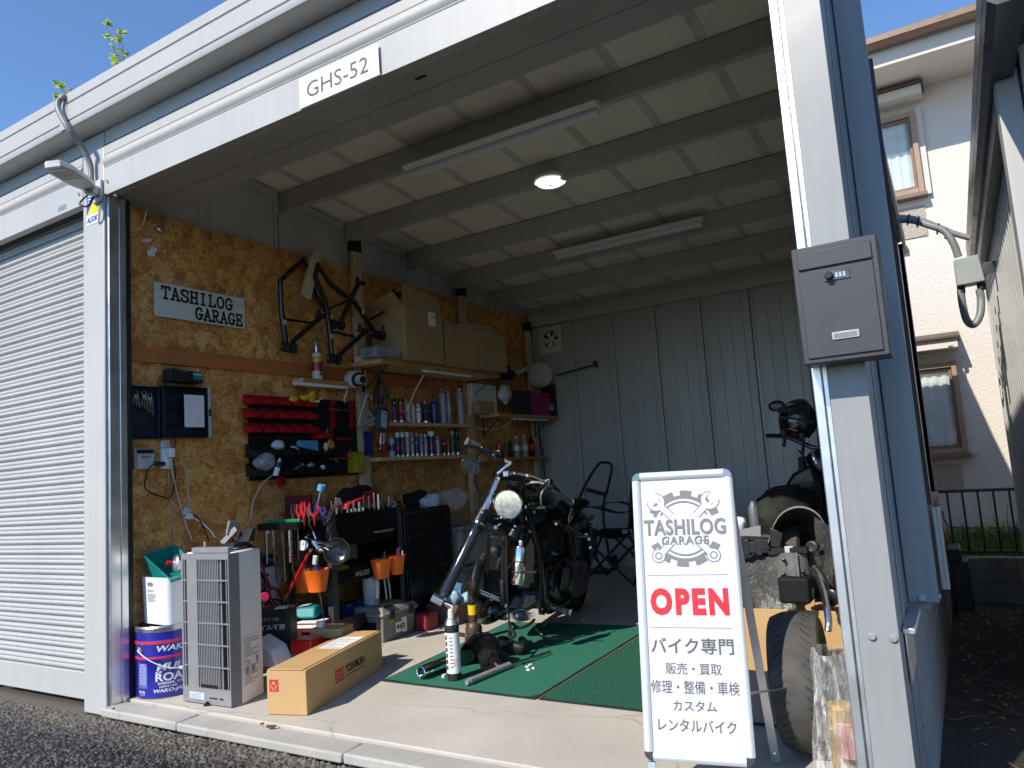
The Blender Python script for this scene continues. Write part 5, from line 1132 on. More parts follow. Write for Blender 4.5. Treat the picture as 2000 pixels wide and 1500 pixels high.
for k in range(5): hb(.056, .056 + (.09, .07, .085, .06, .08)[k], .048 - .006 * k, .050 - .006 * k, .0032, .0026)
b.o('print', GREYINK, st_)
b = B(); hb(.135, .25, .080, .094, .003, .0005); hb(.19, .205, .032, .038, .002, .0003); hb(.21, .225, .032, .038, .002, .0003); hb(.229, .243, .032, .038, .002, .0003); hb(.26, .285, .032, .038, .002, .0003); b.o('slot', BLACK, t)
b = B(); b.cyl(hp(.17, .004, .012), hp(.19, .016, .012), .008, n=8); b.o('drain_knob', BLACKP, t)
# dock and clip standing on the heater
HT = H + .001; p = FL + ex * .2 + ey * .10 + V((0, 0, HT))
t = thing('charging_dock', p, 'black charging dock with a grey clip on top of the boiler', 'charging dock')
b = B(); b.box(p + V((-.02, -.02, .0)), p + V((.09, .07, .022))); b.hull([p + V((.05, .03, .0225)), p + V((.13, .03, .0225)), p + V((.13, .07, .0225)), p + V((.05, .07, .0225))], [p + V((.05, .05, .085)), p + V((.14, .05, .085)), p + V((.14, .07, .085)), p + V((.05, .07, .085))]); b.o('base', BLACKP, t, bev=.003)
b = B(); b.bar(p + V((-.01, -.01, .02)), p + V((.06, .02, .09)), .03, .012, up=(0, 1, 0)); b.bar(p + V((.02, .02, .06)), p + V((.03, .03, .125)), .06, .012, up=(1, 0, 0)); b.o('clip', MIDGREY, t, bev=.002)
# long cardboard box
FL, FR, BR = [onZ(*q) for q in ((523, 1397), (601, 1398), (748, 1305))]
ey = (BR - FR); Ly = ey.length; ey.normalize(); ex = V((ey.y, -ey.x, 0)); Wx = (FR - FL).length; FL = FR - ex * Wx; Hb = .192
t = thing('parts_carton', (FL + BR) / 2, 'long cardboard parts box lying near the threshold with red and black print', 'cardboard box')
def bp(x, y, z): return FL + ex * x + ey * y + V((0, 0, z))
b = B(); b.hull([bp(0, 0, 0), bp(Wx, 0, 0), bp(Wx, Ly, 0), bp(0, Ly, 0)], [bp(0, 0, Hb), bp(Wx, 0, Hb), bp(Wx, Ly, Hb), bp(0, Ly, Hb)]); b.o('body', CARD, t, bev=.003)
b = B(); b.hull([bp(0, -.004, .004), bp(Wx, -.004, .004), bp(Wx, -.0005, .004), bp(0, -.0005, .004)], [bp(.0, -.005, Hb - .004), bp(Wx, -.005, Hb - .004), bp(Wx, -.0005, Hb - .004), bp(.0, -.0005, Hb - .004)]); b.o('end_flap', CARD, t, bev=.001)
b = B(); b.hull([bp(.004, -.004, Hb + .0005), bp(Wx * .93, -.004, Hb + .0005), bp(Wx * .93, Ly - .004, Hb + .0005), bp(.004, Ly - .004, Hb + .0005)], [bp(.004, -.003, Hb + .004), bp(Wx * .93, -.003, Hb + .004), bp(Wx * .93, Ly - .004, Hb + .004), bp(.004, Ly - .004, Hb + .004)]); b.o('top_flap', CARD, t, bev=.001)
def wv(b, s, x0, z0, w, h, bold=.02, **k): words(b, s, bp(Wx, x0, z0), ey, EZ, w, h, bold, off=.0015, **k)
b = B(); wv(b, 'YOSHIMURA', Ly * .46, .082, Ly * .27, .040, .035); b.f([b.v(bp(Wx + .0015, y, z)) for y, z in ((Ly * .46, .068), (Ly * .73, .068), (Ly * .73, .073), (Ly * .46, .073))]); b.o('lettering', INK, t, sm=0)
b = B(); b.f([b.v(bp(Wx + .001, y, z)) for y, z in ((Ly * .33, .062), (Ly * .445, .062), (Ly * .445, .122), (Ly * .33, .122))]); rb = b.o('red_panel', M('box_red', (.50, .03, .03), .6), t)
b = B(); wv(b, 'ヨシムラ', Ly * .338, .068, Ly * .1, .046, .03, ); b.o('lettering', CARD, rb, sm=0)
for q in MATS.values(): pass
b = B(); b.f([b.v(bp(x, -.0056, z)) for x, z in ((.012, .100), (.058, .100), (.058, .152), (.012, .152))]); rb = b.o('red_emblem', MATS['box_red'], t)
b = B(); fe = lambda pts: b.f([b.v(bp(.012 + p[0] * .046, -.0066, .100 + p[1] * .052)) for p in pts])
fe([(.36, .62), (.5, .55), (.64, .62), (.64, .78), (.5, .85), (.36, .78)])
for s in (-1, 1):
    X = lambda x: .5 + s * x
    pts = [(.10, .06), (.17, .06), (.17, .24), (.30, .38), (.38, .60), (.30, .60), (.22, .46), (.08, .30)]
    fe([(X(p[0]), p[1]) for p in (pts if s > 0 else pts[::-1])])
b.o('hands_mark', CARD, rb, sm=0)
b = B(); b.hull([bp(Wx * .22, Ly * .48, Hb + .0045), bp(Wx * .88, Ly * .48, Hb + .0045), bp(Wx * .88, Ly * .80, Hb + .0045), bp(Wx * .22, Ly * .80, Hb + .0045)], [bp(Wx * .22, Ly * .48, Hb + .0052), bp(Wx * .88, Ly * .48, Hb + .0052), bp(Wx * .88, Ly * .80, Hb + .0052), bp(Wx * .22, Ly * .80, Hb + .0052)]); sl_ = b.o('shipping_label', PAPER, t)
b = B()
for k in range(8):
    y = Ly * (.50 + .035 * k); w = (.55, .3, .5, .2, .58, .4, .55, .3)[k]
    b.f([b.v(bp(Wx * .26 + x, yy, Hb + .0058)) for x, yy in ((0, y), (Wx * w, y), (Wx * w, y + Ly * .008), (0, y + Ly * .008))])
b.o('print', GREYINK, sl_)
# ---------------------------------------------------------------- tool cart
CX0, CX1, CY0, CY1 = .10, .47, 1.00, 1.66
t = thing('tool_cart', ((CX0 + CX1) / 2, (CY0 + CY1) / 2, 0), 'black metal tool cart crowded with hand tools', 'tool cart')
for x in (CX0, CX1):
    for y in (CY0, CY1):
        sx = 1 if x == CX0 else -1; sy = 1 if y == CY0 else -1
        b = B(); b.box((min(x, x + sx * .045), min(y, y + sy * .003), .06), (max(x, x + sx * .045), max(y, y + sy * .003), .80)); b.box((min(x, x + sx * .003), min(y + sy * .0031, y + sy * .045), .06), (max(x, x + sx * .003), max(y + sy * .0031, y + sy * .045), .80)); lg = b.o('leg', CHAR, t)
        b = B()
        for z in (.10, .14, .36, .40, .70, .76): b.cyl((x - sx * .0005, y + sy * .022, z), (x - sx * .004, y + sy * .022, z), .005, n=8); b.cyl((x + sx * .022, y - sy * .0005, z), (x + sx * .022, y - sy * .004, z), .005, n=8)
        b.o('bolt', STEEL, lg)
        b = B(); b.lathe((x + sx * .02, y + sy * .02, .03), EX, [(.03, -.012), (.03, .012)], 16); b.o('caster', BLACKP, t)
def traybox(z, h, nm):
    b = B(); b.box((CX0 + .004, CY0 + .004, z), (CX1 - .004, CY1 - .004, z + .004))
    for lo, hi in (((CX0 + .004, CY0 + .004, z + .0041), (CX0 + .007, CY1 - .004, z + h)), ((CX1 - .007, CY0 + .004, z + .0041), (CX1 - .004, CY1 - .004, z + h)), ((CX0 + .0071, CY0 + .004, z + .0041), (CX1 - .0071, CY0 + .007, z + h)), ((CX0 + .0071, CY1 - .007, z + .0041), (CX1 - .0071, CY1 - .004, z + h))): b.box(lo, hi)
    return b.o(nm, BLACK, t, bev=.001)
traybox(.72, .085, 'top_tray'); ms = traybox(.385, .085, 'middle_tray'); traybox(.10, .085, 'bottom_tray')
b = B(); b.box((CX0 + .02, CY0 + .05, .61), (CX1 + .002, CY1 - .05, .715)); dw = b.o('drawer', BLACK, t, bev=.003)
p, q = onX(735, 1034, CX1 + .02), onX(770, 1028, CX1 + .02); b = B(); b.box((CX1 + .0025, p.y, .658), (CX1 + .018, q.y, .672)); b.o('handle', ALU, dw, bev=.003)
b = B(); words(b, 'MALOSS', (CX1 - .0038, onX(694, 1118, CX1).y, .412), EY, EZ, .13, .030, .03, slant=.2); b.o('lettering', M('decal_grey', (.40, .40, .42), .5), ms, sm=0)
b = B(); b.box((CX0 - .03, CY0 - .20, .775), (CX1 - .06, CY0 - .003, .779)); b.box((CX0 - .03, CY0 - .203, .74), (CX1 - .06, CY0 - .2001, .779)); b.o('side_tray', BLACK, t)
b = B(); b.box((CX0 + .02, CY0 + .12, .42), (CX1 - .3, CY0 + .14, .70)); b.o('brace', CHAR, t)
# tools in the end rack
TY = CY0 - .06
gr = B(); 
for k in range(11): gr.cbox((CX0 + .0 + .027 * k, TY - .09, .79), (.022, .02, .018))
gr.box((CX0 - .015, TY - .085, .78), (CX0 + .29, TY - .078, .786)); gr.o('clip_rail', M('green_plastic', (.01, .26, .09), .4), None, 'green notched clip rail along the cart end tray', 'tool clip rail', bev=.002)
HR = M('dark_red_case', (.13, .005, .02), .5)
b = B(); b.box((.06, CY0 + .02, .80), (.28, CY0 + .05, .93)); b.o('tool_case', HR, None, 'dark red tool case standing behind the pliers', 'tool case', bev=.004)
def driver(u, v0, v1, y, hm, label, r=.011, tip=None):
    a = onY(u, v0, y); c_ = onY(u, v1, y); b = B(); b.cyl(a, c_, r, r * .7, 10); b.cyl(c_, c_ + (c_ - a).normalized() * .05, .0035, n=6); return b.o('screwdriver', [hm], None, label, 'screwdriver', 'hand tools racked in the tool cart')
def plier(u, v0, v1, y, mat, label, sp=.03):
    a = onY(u, v1, y); h = (onY(u, v0, y) - a).z; b = B()
    for s in (-1, 1): b.tube([a, a + V((s * sp * .9, 0, h * .45)), a + V((s * sp * .75, 0, h * .75)), a + V((s * sp * .8, 0, h))], .008, 8)
    b.cyl(a, a - V((0, 0, .05)), .008, .003, 8); return b.o('pliers', mat, None, label, 'pliers', 'hand tools racked in the tool cart')
y = TY - .09
plier(614, 982, 1010, y, RED, 'widely opened red handled pliers on the green rail', .045); plier(585, 985, 1012, y, RED, 'red handled pliers left of the wide pair', .018); plier(594, 980, 1012, y, RED, 'straight red handled pliers nearest the wide pair', .014); plier(574, 985, 1015, y, BLACKP, 'black handled pliers on the green rail', .016); plier(604, 990, 1010, y, CHAR, 'short dark pliers on the green rail', .012); plier(632, 990, 1008, y, NVY, 'navy handled pliers at the end of the green rail', .018)
a, c_ = onY(616, 1004, y), onY(627, 955, y)
t2 = thing('ball_driver', a, 'tall driver with a bright blue cap rising from the cart', 'screwdriver'); b = B(); b.cyl(a, a + (c_ - a) * .48, .010, .009, 10); b.o('handle', BLUC, t2); b = B(); b.cyl(a + (c_ - a) * .48, c_, .004, n=8); b.o('shaft', STEEL, t2); b = B(); b.cyl(c_ - (c_ - a) * .06, c_ + (c_ - a) * .16, .022, n=14); b.o('cap', M('bright_blue_cap', (.10, .36, .62), .4), t2)
a, c_ = onY(643, 1005, CY0 - .02), onY(660, 980, CY0 - .02); b = B(); b.bar(a, c_ + (c_ - a) * .1, .028, .010, up=(0, 1, 0)); b.bar(a - (c_ - a) * .6, a, .014, .006, up=(0, 1, 0)); b.torus(c_, EY, .02, .006, 16, 6); b.o('wrench', STEEL, None, 'big steel spanner slanting out of the cart corner', 'spanner')
for k in range(12):
    y = CY0 + .04 + .048 * k; hgt = .88 + random.uniform(-.02, .035); b = B(); b.cyl((CX1 - .03, y, .74), (CX1 - .03 + random.uniform(-.01, .01), y + random.uniform(-.01, .01), hgt), random.choice((.004, .006, .008)), n=8)
    b.o('socket_bar', [STEEL, ALU, DARKST, STEEL][k % 4], None, 'slim steel bar standing along the cart top edge', 'hand tool', 'steel bars standing along the cart top edge')
for k in range(5):
    b = B(); b.lathe((CX1 - .012, CY0 + .16 + .035 * k, .806), EZ, [(.009, 0), (.009, .02)], 10); b.o('socket', ALU, None, 'small bright socket on the cart rim', 'socket', 'bright sockets on the cart rim')
b = B(); a, c_ = onX(712, 1000, .36), onX(728, 985, .36); b.hull([V((.2, CY0 + .22, .82)), V((.4, CY0 + .22, .82)), V((.4, CY1 - .12, .86)), V((.2, CY1 - .12, .86))], [V((.2, CY0 + .24, .86)), V((.4, CY0 + .24, .86)), V((.4, CY1 - .14, .93)), V((.2, CY1 - .14, .93))]); b.o('red_tool_roll', RED, None, 'bright red tool lying across the cart top', 'tool', bev=.01)
lump(V((.3, CY0 + .35, .90)), (.07, .10, .05), MATTE, 'black_glove', 'black glove heaped on the cart top', 'glove', None, .5, 12, 20, 12); lump(V((.24, CY0 + .52, .93)), (.05, .09, .04), MATTE, 'black_rag', 'black rag on the red tool', 'rag', None, .5, 12, 20, 12)
for k, (u, mt, lb) in enumerate(((768, M('pale_blue_handle', (.30, .48, .62), .4), 'pale blue scissor handle at the cart far corner'), (778, BLACKP, 'black scissor handle at the cart far corner'), (757, BRN, 'brown handle at the cart far end'))):
    p = onX(u, 985, .44); b = B(); b.torus(p, (1, -.4, 0), .018, .006, 16, 6); b.bar(p - V((0, 0, .02)), p - V((0, 0, .12)), .012, .006); b.o('scissors', mt, None, lb, 'scissors')
for k in range(9):
    x = CX0 + .0 + .035 * k; z0 = .70 - random.uniform(.0, .03); l = random.uniform(.12, .26); b = B(); yy = TY - .11 - .02 * (k % 2); b.cyl((x, yy, .775), (x + random.uniform(-.01, .01), yy, z0 - l), .0045 if k % 3 else .006, n=8)
    if k == 1: b.cbox((x + .01, yy, .745), (.022, .014, .05))
    b.o('hanging_tool', [DARKST, CHAR, STEEL, DARKST][k % 4] if k != 1 else CREAM, None, 'thin steel tool hanging under the cart end tray' if k != 1 else 'white handled probe hanging under the cart end tray', 'hand tool', 'tools hanging under the cart end tray' if k != 1 else None)
# spray gun with gauge, air line bar, lamp dish
YG = .90
p = onY(607, 1055, YG)
t = thing('spray_gun', p, 'chrome spray gun with a pressure gauge hanging on the cart end', 'spray gun')
b = B(); a = onY(601, 1050, YG); c_ = onY(650, 1068, YG); b.cyl(a, c_, .011, .008, 12); b.lathe(a, (a - c_), [(.013, 0), (.016, .008), (.01, .02)], 14); b.cyl(onY(612, 1058, YG), onY(626, 1078, YG), .014, .016, 12); b.tube([onY(618, 1056, YG), onY(612, 1040, YG), onY(604, 1024, YG)], .004); b.tube([onY(622, 1066, YG), onY(634, 1070, YG - .01), onY(642, 1074, YG)], .006); b.ball(onY(625, 1074, YG), (.03, .018, .014), 12, 8); b.o('body', CHROME, t)
b = B(); b.bar(onY(617, 1085, YG), onY(615, 1103, YG), .03, .02, up=(0, 1, 0)); b.o('grip', LTGREY, t, bev=.004)
b = B(); n = V((.45, -.85, .1)).normalized(); q = onY(593, 1065, YG - .02); b.lathe(q - n * .01, n, [(.034, 0), (.034, .02), (.03, .022)], 24); gg = b.o('gauge', DARKST, t); b = B(); b.lathe(q + n * .0125, n, [(.029, 0), (.029, .001)], 24); b.o('dial', WHITE, gg); b = B(); b.bar(q + n * .0145 + V((-.006, 0, -.012)), q + n * .0145 + V((.006, 0, .016)), .003, .001); b.o('needle', INK, gg)
a, c_ = onY(605, 1077, YG), onY(554, 1175, YG - .05)
t = thing('air_lance', a, 'red air lance with a steel tip slanting below the spray gun', 'air lance')
d = (c_ - a); b = B(); b.cyl(a, a + d * .86, .010, n=12); b.o('tube', RED, t); b = B(); b.cyl(a + d * .86, c_, .012, .006, 12); b.cyl(a - d * .06, a, .012, n=12); b.bar(c_, c_ + V((.03, 0, .02)), .006); b.o('fitting', STEEL, t)
p = onY(658, 1077, YG + .04); n = (V((.55, -.80, .15))).normalized()
b = B(); b.lathe(p - n * .025, n, [(.03, 0), (.055, .008), (.074, .03), (.077, .036), (.073, .036), (.05, .018), (.01, .013)], 32); b.o('lamp_dish', M('smoked_steel', (.055, .055, .05), .22, .8), None, 'round dark steel lamp dish on the cart corner', 'lamp dish')
# orange cups and what they hold
def cup(P, w, h, label, toface, fill):
    t = thing('orange_cup', P, label, 'cup', 'orange plastic cups hung on the tool cart'); n = V(toface).normalized(); e = n.cross(EZ) * -1
    prof = lambda s, z: [P + e * (w / 2 * s * math.cos(a)) + n * (w * .38 * s * math.sin(a)) + V((0, 0, z)) for a in [PI * 2 * i / 20 for i in range(20)]]
    b = B(); R_ = [prof(.66, 0), prof(.98, h), prof(1.03, h + .004), prof(.93, h + .002), prof(.62, .006)]; rg = [[b.v(q) for q in L] for L in R_]
    for A, C in zip(rg, rg[1:]):
        for i in range(20): b.f((A[i], A[(i + 1) % 20], C[(i + 1) % 20], C[i]))
    b.f(rg[0][::-1]); b.f(rg[-1]); b.o('body', ORANGE, t)
    for k in range(fill):
        q = P + e * random.uniform(-.3, .3) * w + n * random.uniform(-.2, .2) * w; b = B(); b.cyl(q + V((0, 0, h * .4)), q + e * random.uniform(-.02, .02) + V((0, 0, h + random.uniform(.01, .05))), random.choice((.004, .006, .009)), n=7); b.o('pen' if k % 2 else 'tie', random.choice([BLACKP, INK, REDC, LTGREY, BLUC]), None, 'thin handle sticking out of an orange cup', 'hand tool', 'handles sticking out of the orange cups')
p = onY(620, 1155, .93); cup(V((p.x, .93, p.z)), .165, .125, 'orange cup nearer the cart corner on the end tray', (0.2, -1, 0), 6)
p = onY(592, 1157, .97); cup(V((p.x, .975, p.z)), .14, .125, 'orange cup behind the red lance on the cart end', (0.2, -1, 0), 4)
p = onX(746, 1129, .53); cup(V((.53, p.y, p.z)), .15, .115, 'orange cup on the cart side under the drawer', (1, -.25, 0), 6)
p = onX(772, 1122, .53); cup(V((.53, p.y + .02, p.z)), .125, .115, 'orange cup at the far end of the cart side', (1, -.25, 0), 3)
p = onX(775, 1092, .53); b = B(); b.bar(p + V((0, .0, -.03)), p + V((0, .015, .07)), .014, .014); b.o('marker_pen', M('pink_marker', (.70, .12, .30), .4), None, 'pink and white marker in the far orange cup', 'pen', bev=.003)
for k, u in enumerate((750, 758)):
    b = B(); p = onX(u, 1130, .5); b.tube([p, p + V((0, .01, -.06)), p + V((0, .015, -.13))], .006, 7); b.o('grey_tongs', LTGREY, None, 'slim grey tool tip hanging below the cart side cups', 'hand tool', 'tool tips hanging below the cart side cups')
lump(V((.36, CY0 + .16, .455)), (.05, .09, .03), YEL, 'yellow_packet', 'yellow packet on the cart middle tray', 'packet', None, .35, 10, 16, 10); lump(V((.32, CY0 + .33, .45)), (.09, .12, .045), MATTE, 'black_pouch', 'black pouch on the cart middle tray', 'pouch', None, .5, 10, 18, 12)
for k, y in enumerate((CY0 + .12, CY0 + .24, CY0 + .36)):
    b = B(); b.lathe((.33, y, .105), EZ, [(.05, 0, 0), (.052, .004, 0), (.052, .03, 0), (.052, .032, 1), (.052, .045, 1), (.052, .047, 0), (.052, .13, 0), (.054, .135, 2), (.045, .138, 2)], 20); b.o('oil_tin', [NVY, REDC, STEEL], None, ('navy oil tin nearest the front on the cart bottom tray', 'navy oil tin second on the cart bottom tray', 'navy oil tin third on the cart bottom tray')[k], 'tin', 'navy oil tins in the tool cart')
lump(V((.22, CY0 + .30, .53)), (.06, .05, .06), REDC, 'red_ball', 'red plastic container inside the tool cart', 'container', None, .15, 10)
b = B(); b.box((.2, CY0 + .40, .475), (.205, CY0 + .50, .62)); b.o('wood_offcut', PINE, None, 'pale wood offcut inside the tool cart', 'wood offcut', bev=.001)
# roller cabinet
RX0, RX1, RY0, RY1 = .07, .47, 1.70, 2.22
t = thing('roller_cabinet', ((RX0 + RX1) / 2, (RY0 + RY1) / 2, 0), 'black six drawer roller cabinet behind the tool cart', 'tool cabinet')
b = B(); b.box((RX0, RY0, .05), (RX1 - .012, RY1, .775)); b.o('body', BLACK, t, bev=.006)
vz = [onX(785, v, RX1).z for v in (1013, 1031, 1049, 1072, 1116)]; zz = [.765] + vz + [.07]
for a, c_ in zip(zz, zz[1:]):
    b = B(); b.box((RX1 - .0115, RY0 + .012, c_ + .004), (RX1 + .004, RY1 - .012, a - .004)); d_ = b.o('drawer', BLACK, t, bev=.002)
    b = B(); b.box((RX1 + .0045, RY0 + .014, a - .012), (RX1 + .012, RY1 - .014, a - .006)); b.o('pull', DARKST, d_, bev=.002)
b = B(); b.lathe((RX1 - .0115, RY0 + .24, .770), EX, [(.008, 0), (.008, .016)], 12); b.o('lock', STEEL, t)
b = B(); b.box((RX0 + .05, RY1 + .001, .60), (RX1 - .05, RY1 + .06, .72)); b.o('side_shelf', BLACK, t)
for y in (RY0 + .06, RY1 - .06):
    for x in (RX0 + .06, RX1 - .06): b = B(); b.lathe((x, y, .025), EX, [(.025, -.012), (.025, .012)], 14); b.o('caster', BLACKP, t)
p = onX(842, 975, .36); lump(V((.34, p.y, .80)), (.08, .10, .06), MATS['pale_cloth'], 'white_bag', 'crumpled white bag on the black roller cabinet', 'plastic bag', None, .5, 10, 24, 16)
lump(V((.24, RY1 - .1, .82)), (.1, .11, .07), MATTE, 'black_bag', 'black bag behind the crumpled white bag', 'bag', None, .5, 10, 20, 14)
lump(V((.3, RY1 + .25, .80)), (.12, .16, .09), FILM, 'film_bag', 'clear film bag on the stacked tubs beside the cabinet', 'plastic bag', None, .5, 8, 24, 16)
for k, (z0, hh, lb) in enumerate(((.0, .30, 'milky storage tub at the bottom of the stack'), (.302, .30, 'milky storage tub on top of the stack'))):
    b = B(); b.hull([V((x, y, z0 + .005)) for x, y in ((.10, 2.32), (.46, 2.32), (.46, 2.85), (.10, 2.85))], [V((x, y, z0 + hh - .03)) for x, y in ((.08, 2.30), (.48, 2.30), (.48, 2.87), (.08, 2.87))]); ob_ = thing('storage_tub', (.28, 2.58, z0), lb, 'storage tub', 'milky storage tubs by the roller cabinet'); b.o('body', TUB, ob_, bev=.015)
    b = B(); b.box((.075, 2.295, z0 + hh - .0295), (.485, 2.875, z0 + hh)); b.o('lid', TUB, ob_, bev=.006)
    b = B(); b.box((.14, 2.36, z0 + .01), (.42, 2.80, z0 + hh - .08)); b.o('contents', [CHAR, LTGREY][k], ob_, bev=.02)
b = B(); b.box((.1, 2.3, .606), (.36, 2.55, .70)); b.o('cardboard_box', CARD2, None, 'small carton on top of the stacked tubs', 'cardboard box', bev=.003)
# tool case and the jug on it
N = onZ(747, 1257); y1 = N.y + .32; x0 = N.x - .31; x1 = N.x; y0 = N.y; H = .155
t = thing('tool_box', ((x0 + x1) / 2, (y0 + y1) / 2, 0), 'dusty grey plastic tool box with black latches', 'tool box')
b = B(); b.hull([V((x0 + .012, y0 + .012, 0)), V((x1 - .0, y0 + .012, 0)), V((x1, y1 - .012, 0)), V((x0 + .012, y1 - .012, 0))], [V((x0, y0, H)), V((x1 + .012, y0, H)), V((x1 + .012, y1, H)), V((x0, y1, H))]); b.o('body', TOOLGREY, t, bev=.006)
b = B(); b.box((x0 - .012, y0 - .012, H + .001), (x1 + .024, y1 + .012, H + .022)); b.hull([V((x0 - .008, y0 - .008, H + .0221)), V((x1 + .02, y0 - .008, H + .0221)), V((x1 + .02, y1 + .008, H + .0221)), V((x0 - .008, y1 + .008, H + .0221))], [V((x0 + .012, y0 + .008, H + .05)), V((x1 - .0, y0 + .008, H + .05)), V((x1 - .0, y1 - .008, H + .05)), V((x0 + .012, y1 - .008, H + .05))]); b.o('lid', M('dusty_lid', (.27, .26, .235), .7, var=.12, dust=.5), t, bev=.006)
for f in (.16, .74):
    b = B(); y = y0 + (y1 - y0) * f; b.box((x1 + .0245, y, H - .02), (x1 + .032, y + .045, H + .03)); b.box((x1 - .02, y, H + .0505), (x1 + .02, y + .045, H + .058)); lt_ = b.o('latch', BLACKP, t, bev=.002)
    b = B(); b.box((x1 + .0125, y + .008, H - .05), (x1 + .0145, y + .04, H - .03)); b.o('latch_sticker', M('dull_yellow', (.42, .33, .05), .6), lt_)
b = B(); b.box((x0 + .06, y0 + .11, H + .0505), (x1 - .06, y1 - .06, H + .056)); b.o('lid_tray', M('dull_yellow', (.42, .33, .05)), t)
b = B(); y = y0 + (y1 - y0) * .38; b.box((x1 + .0075, y, .04), (x1 + .0145, y + .05, .10)); b.box((x1 + .0075, y + .06, .03), (x1 + .0145, y + .10, .12)); stt = b.o('price_sticker', PAPER, t)
b = B(); words(b, '460', (x1 + .0145, y - .004, .055), EY, EZ, .085, .035, .02); b.o('lettering', INK, stt, sm=0)
b = B(); b.box((x0 + .05, y0 - .0005, .07), (x1 - .05, y0 + .006, .12)); b.o('end_recess', MATTE, t)
p = onZ(706, 1187, H + .052); p = V((p.x - .0, y0 + .10, H + .053))
t = thing('measuring_jug', p, 'clear measuring jug of dark liquid with a teal rim', 'jug')
JUG = clearmat('jug_plastic', (.75, .78, .80), .45, .15, 4, .05)
b = B(); b.lathe(p, EZ, [(.045, 0), (.05, .006), (.060, .17), (.063, .175), (.058, .175), (.048, .008)], 28); b.o('body', JUG, t)
b = B(); b.lathe(p + V((0, 0, .007)), EZ, [(.046, 0), (.053, .105)], 28); b.o('liquid', M('dark_liquid', (.10, .07, .085), .15), t)
b = B(); b.torus(p + V((0, 0, .178)), EZ, .065, .006, 30, 8); b.bar(p + V((.05, .03, .18)), p + V((.075, .05, .20)), .02, .006); b.o('rim', TEAL2, t)
hd_ = (V((EYE.x, EYE.y, 0)) - V((p.x, p.y, 0))).normalized() * .9 + V((.35, .2, 0)); hd_.normalize()
b = B(); b.tube([p + hd_ * .055 + V((0, 0, .15)), p + hd_ * .095 + V((0, 0, .155)), p + hd_ * .10 + V((0, 0, .10)), p + hd_ * .092 + V((0, 0, .05))], .011, 8); b.o('handle', M('frosted_handle', (.66, .68, .70), .3), t)
n = V((.35, -.75, .6)).normalized(); q = p + V((0, .01, .215))
b = B(); b.lathe(q - n * .03, n, [(.012, -.03), (.014, .0), (.052, .04), (.056, .044), (.05, .044), (.016, .006)], 28); b.o('steel_funnel', CHROME, None, 'shiny steel funnel resting in the measuring jug', 'funnel')
# floor clutter between the boiler and the tool box
p = onZ(600, 1208, .14); p = V((.44, .80, .13))
P0 = onZ(632, 1208, .115)
def clutter(u, v, z): return onZ(u, v, z)
b = B(); a = at(596, 1195, V(ROT[2]).dot(V((.42, .95, .14)) - EYE)); T = Matrix.Translation(a) @ Matrix.Rotation(.35, 4, 'Z')
t = thing('teal_charger', a, 'teal battery charger on the pile beside the cart', 'charger')
b.hull([T @ V(q) for q in ((-.085, -.05, -.03), (.085, -.05, -.03), (.085, .06, -.03), (-.085, .06, -.03))], [T @ V(q) for q in ((-.07, -.035, .025), (.075, -.02, .035), (.075, .05, .035), (-.07, .05, .025))]); b.o('body', TEAL, t, bev=.012)
b = B(); b.hull([T @ V(q) for q in ((-.03, -.02, .034), (.03, -.015, .039), (.03, .04, .039), (-.03, .04, .034))], [T @ V(q) for q in ((-.03, -.02, .036), (.03, -.015, .041), (.03, .04, .041), (-.03, .04, .036))]); b.o('label', LTGREY, t)
b = B()
for k in range(3): b.ball(T @ V((-.05 + .012 * k - .03, -.045, .0)), (.008, .008, .014), 8, 6)
b.o('contact', BLACKP, t)
def pile(u, v, ref, sz, mat, nm, lab, cat, rot=0.0, bev=.003):
    a = at(u, v, V(ROT[2]).dot(V(ref) - EYE)); T = Matrix.Translation(a) @ Matrix.Rotation(rot, 4, 'Z'); h = V(sz) / 2; b = B(); b.box(-h, h, T); b.o(nm, mat, None, lab, cat, bev=bev); return a, T
a, T = pile(612, 1222, (.46, .92, .09), (.17, .13, .05), HR, 'socket_set', 'dark red tool set box under the teal charger', 'tool set', .3)
b = B(); b.box((-.082, -.067, .0), (.083, -.0655, .018), T); b.box((-.08, -.06, .0255), (.075, .05, .030), T); b.o('label_band', PAPER, None, 'white printed slip on the dark red tool set', 'slip')
a, T = pile(648, 1240, (.70, .72, .10), (.19, .13, .09), CARD, 'cardboard_box', 'small open carton behind the long parts box', 'cardboard box', .25)
pile(640, 1263, (.72, .62, .09), (.15, .08, .075), MATTE, 'black_carton', 'small black carton leaning at the long parts box', 'small box', .2)
b = B(); p = a + V((-.05, -.03, .045)); b.lathe(p, EZ, [(.02, 0), (.022, .002), (.022, .03), (.012, .031), (.012, .004)], 20); b.o('tape_roll', WHITE, None, 'white roll standing on the small open carton', 'tape roll')
pile(602, 1262, (.66, .50, .05), (.13, .11, .085), RED, 'red_case', 'red tin case behind the long parts box', 'case', .1, .008)
a = at(536, 1215, V(ROT[2]).dot(V((.50, .60, .16)) - EYE)); T = Matrix.Translation(a) @ Matrix.Rotation(.5, 4, 'Z')
t = thing('oil_bag', a, 'black drain oil carton with white lettering beside the boiler', 'box')
b = B(); b.box((-.10, -.06, -.16), (.10, .08, .075), T); b.o('body', BLACKP, t, bev=.01)
ex3, ez3 = T.to_3x3() @ EX, EZ
b = B(); words(b, 'オイル不要', T @ V((-.09, -.0605, -.03)), ex3, ez3, .17, .028, .02); words(b, 'エンジン 2.2L', T @ V((-.08, -.0605, .018)), ex3, ez3, .13, .018, .01); b.o('lettering', LTGREY, t, sm=0)
b = B(); b.box((.02, -.05, .0755), (.08, .01, .079), T); b.o('slip', PAPER, t)
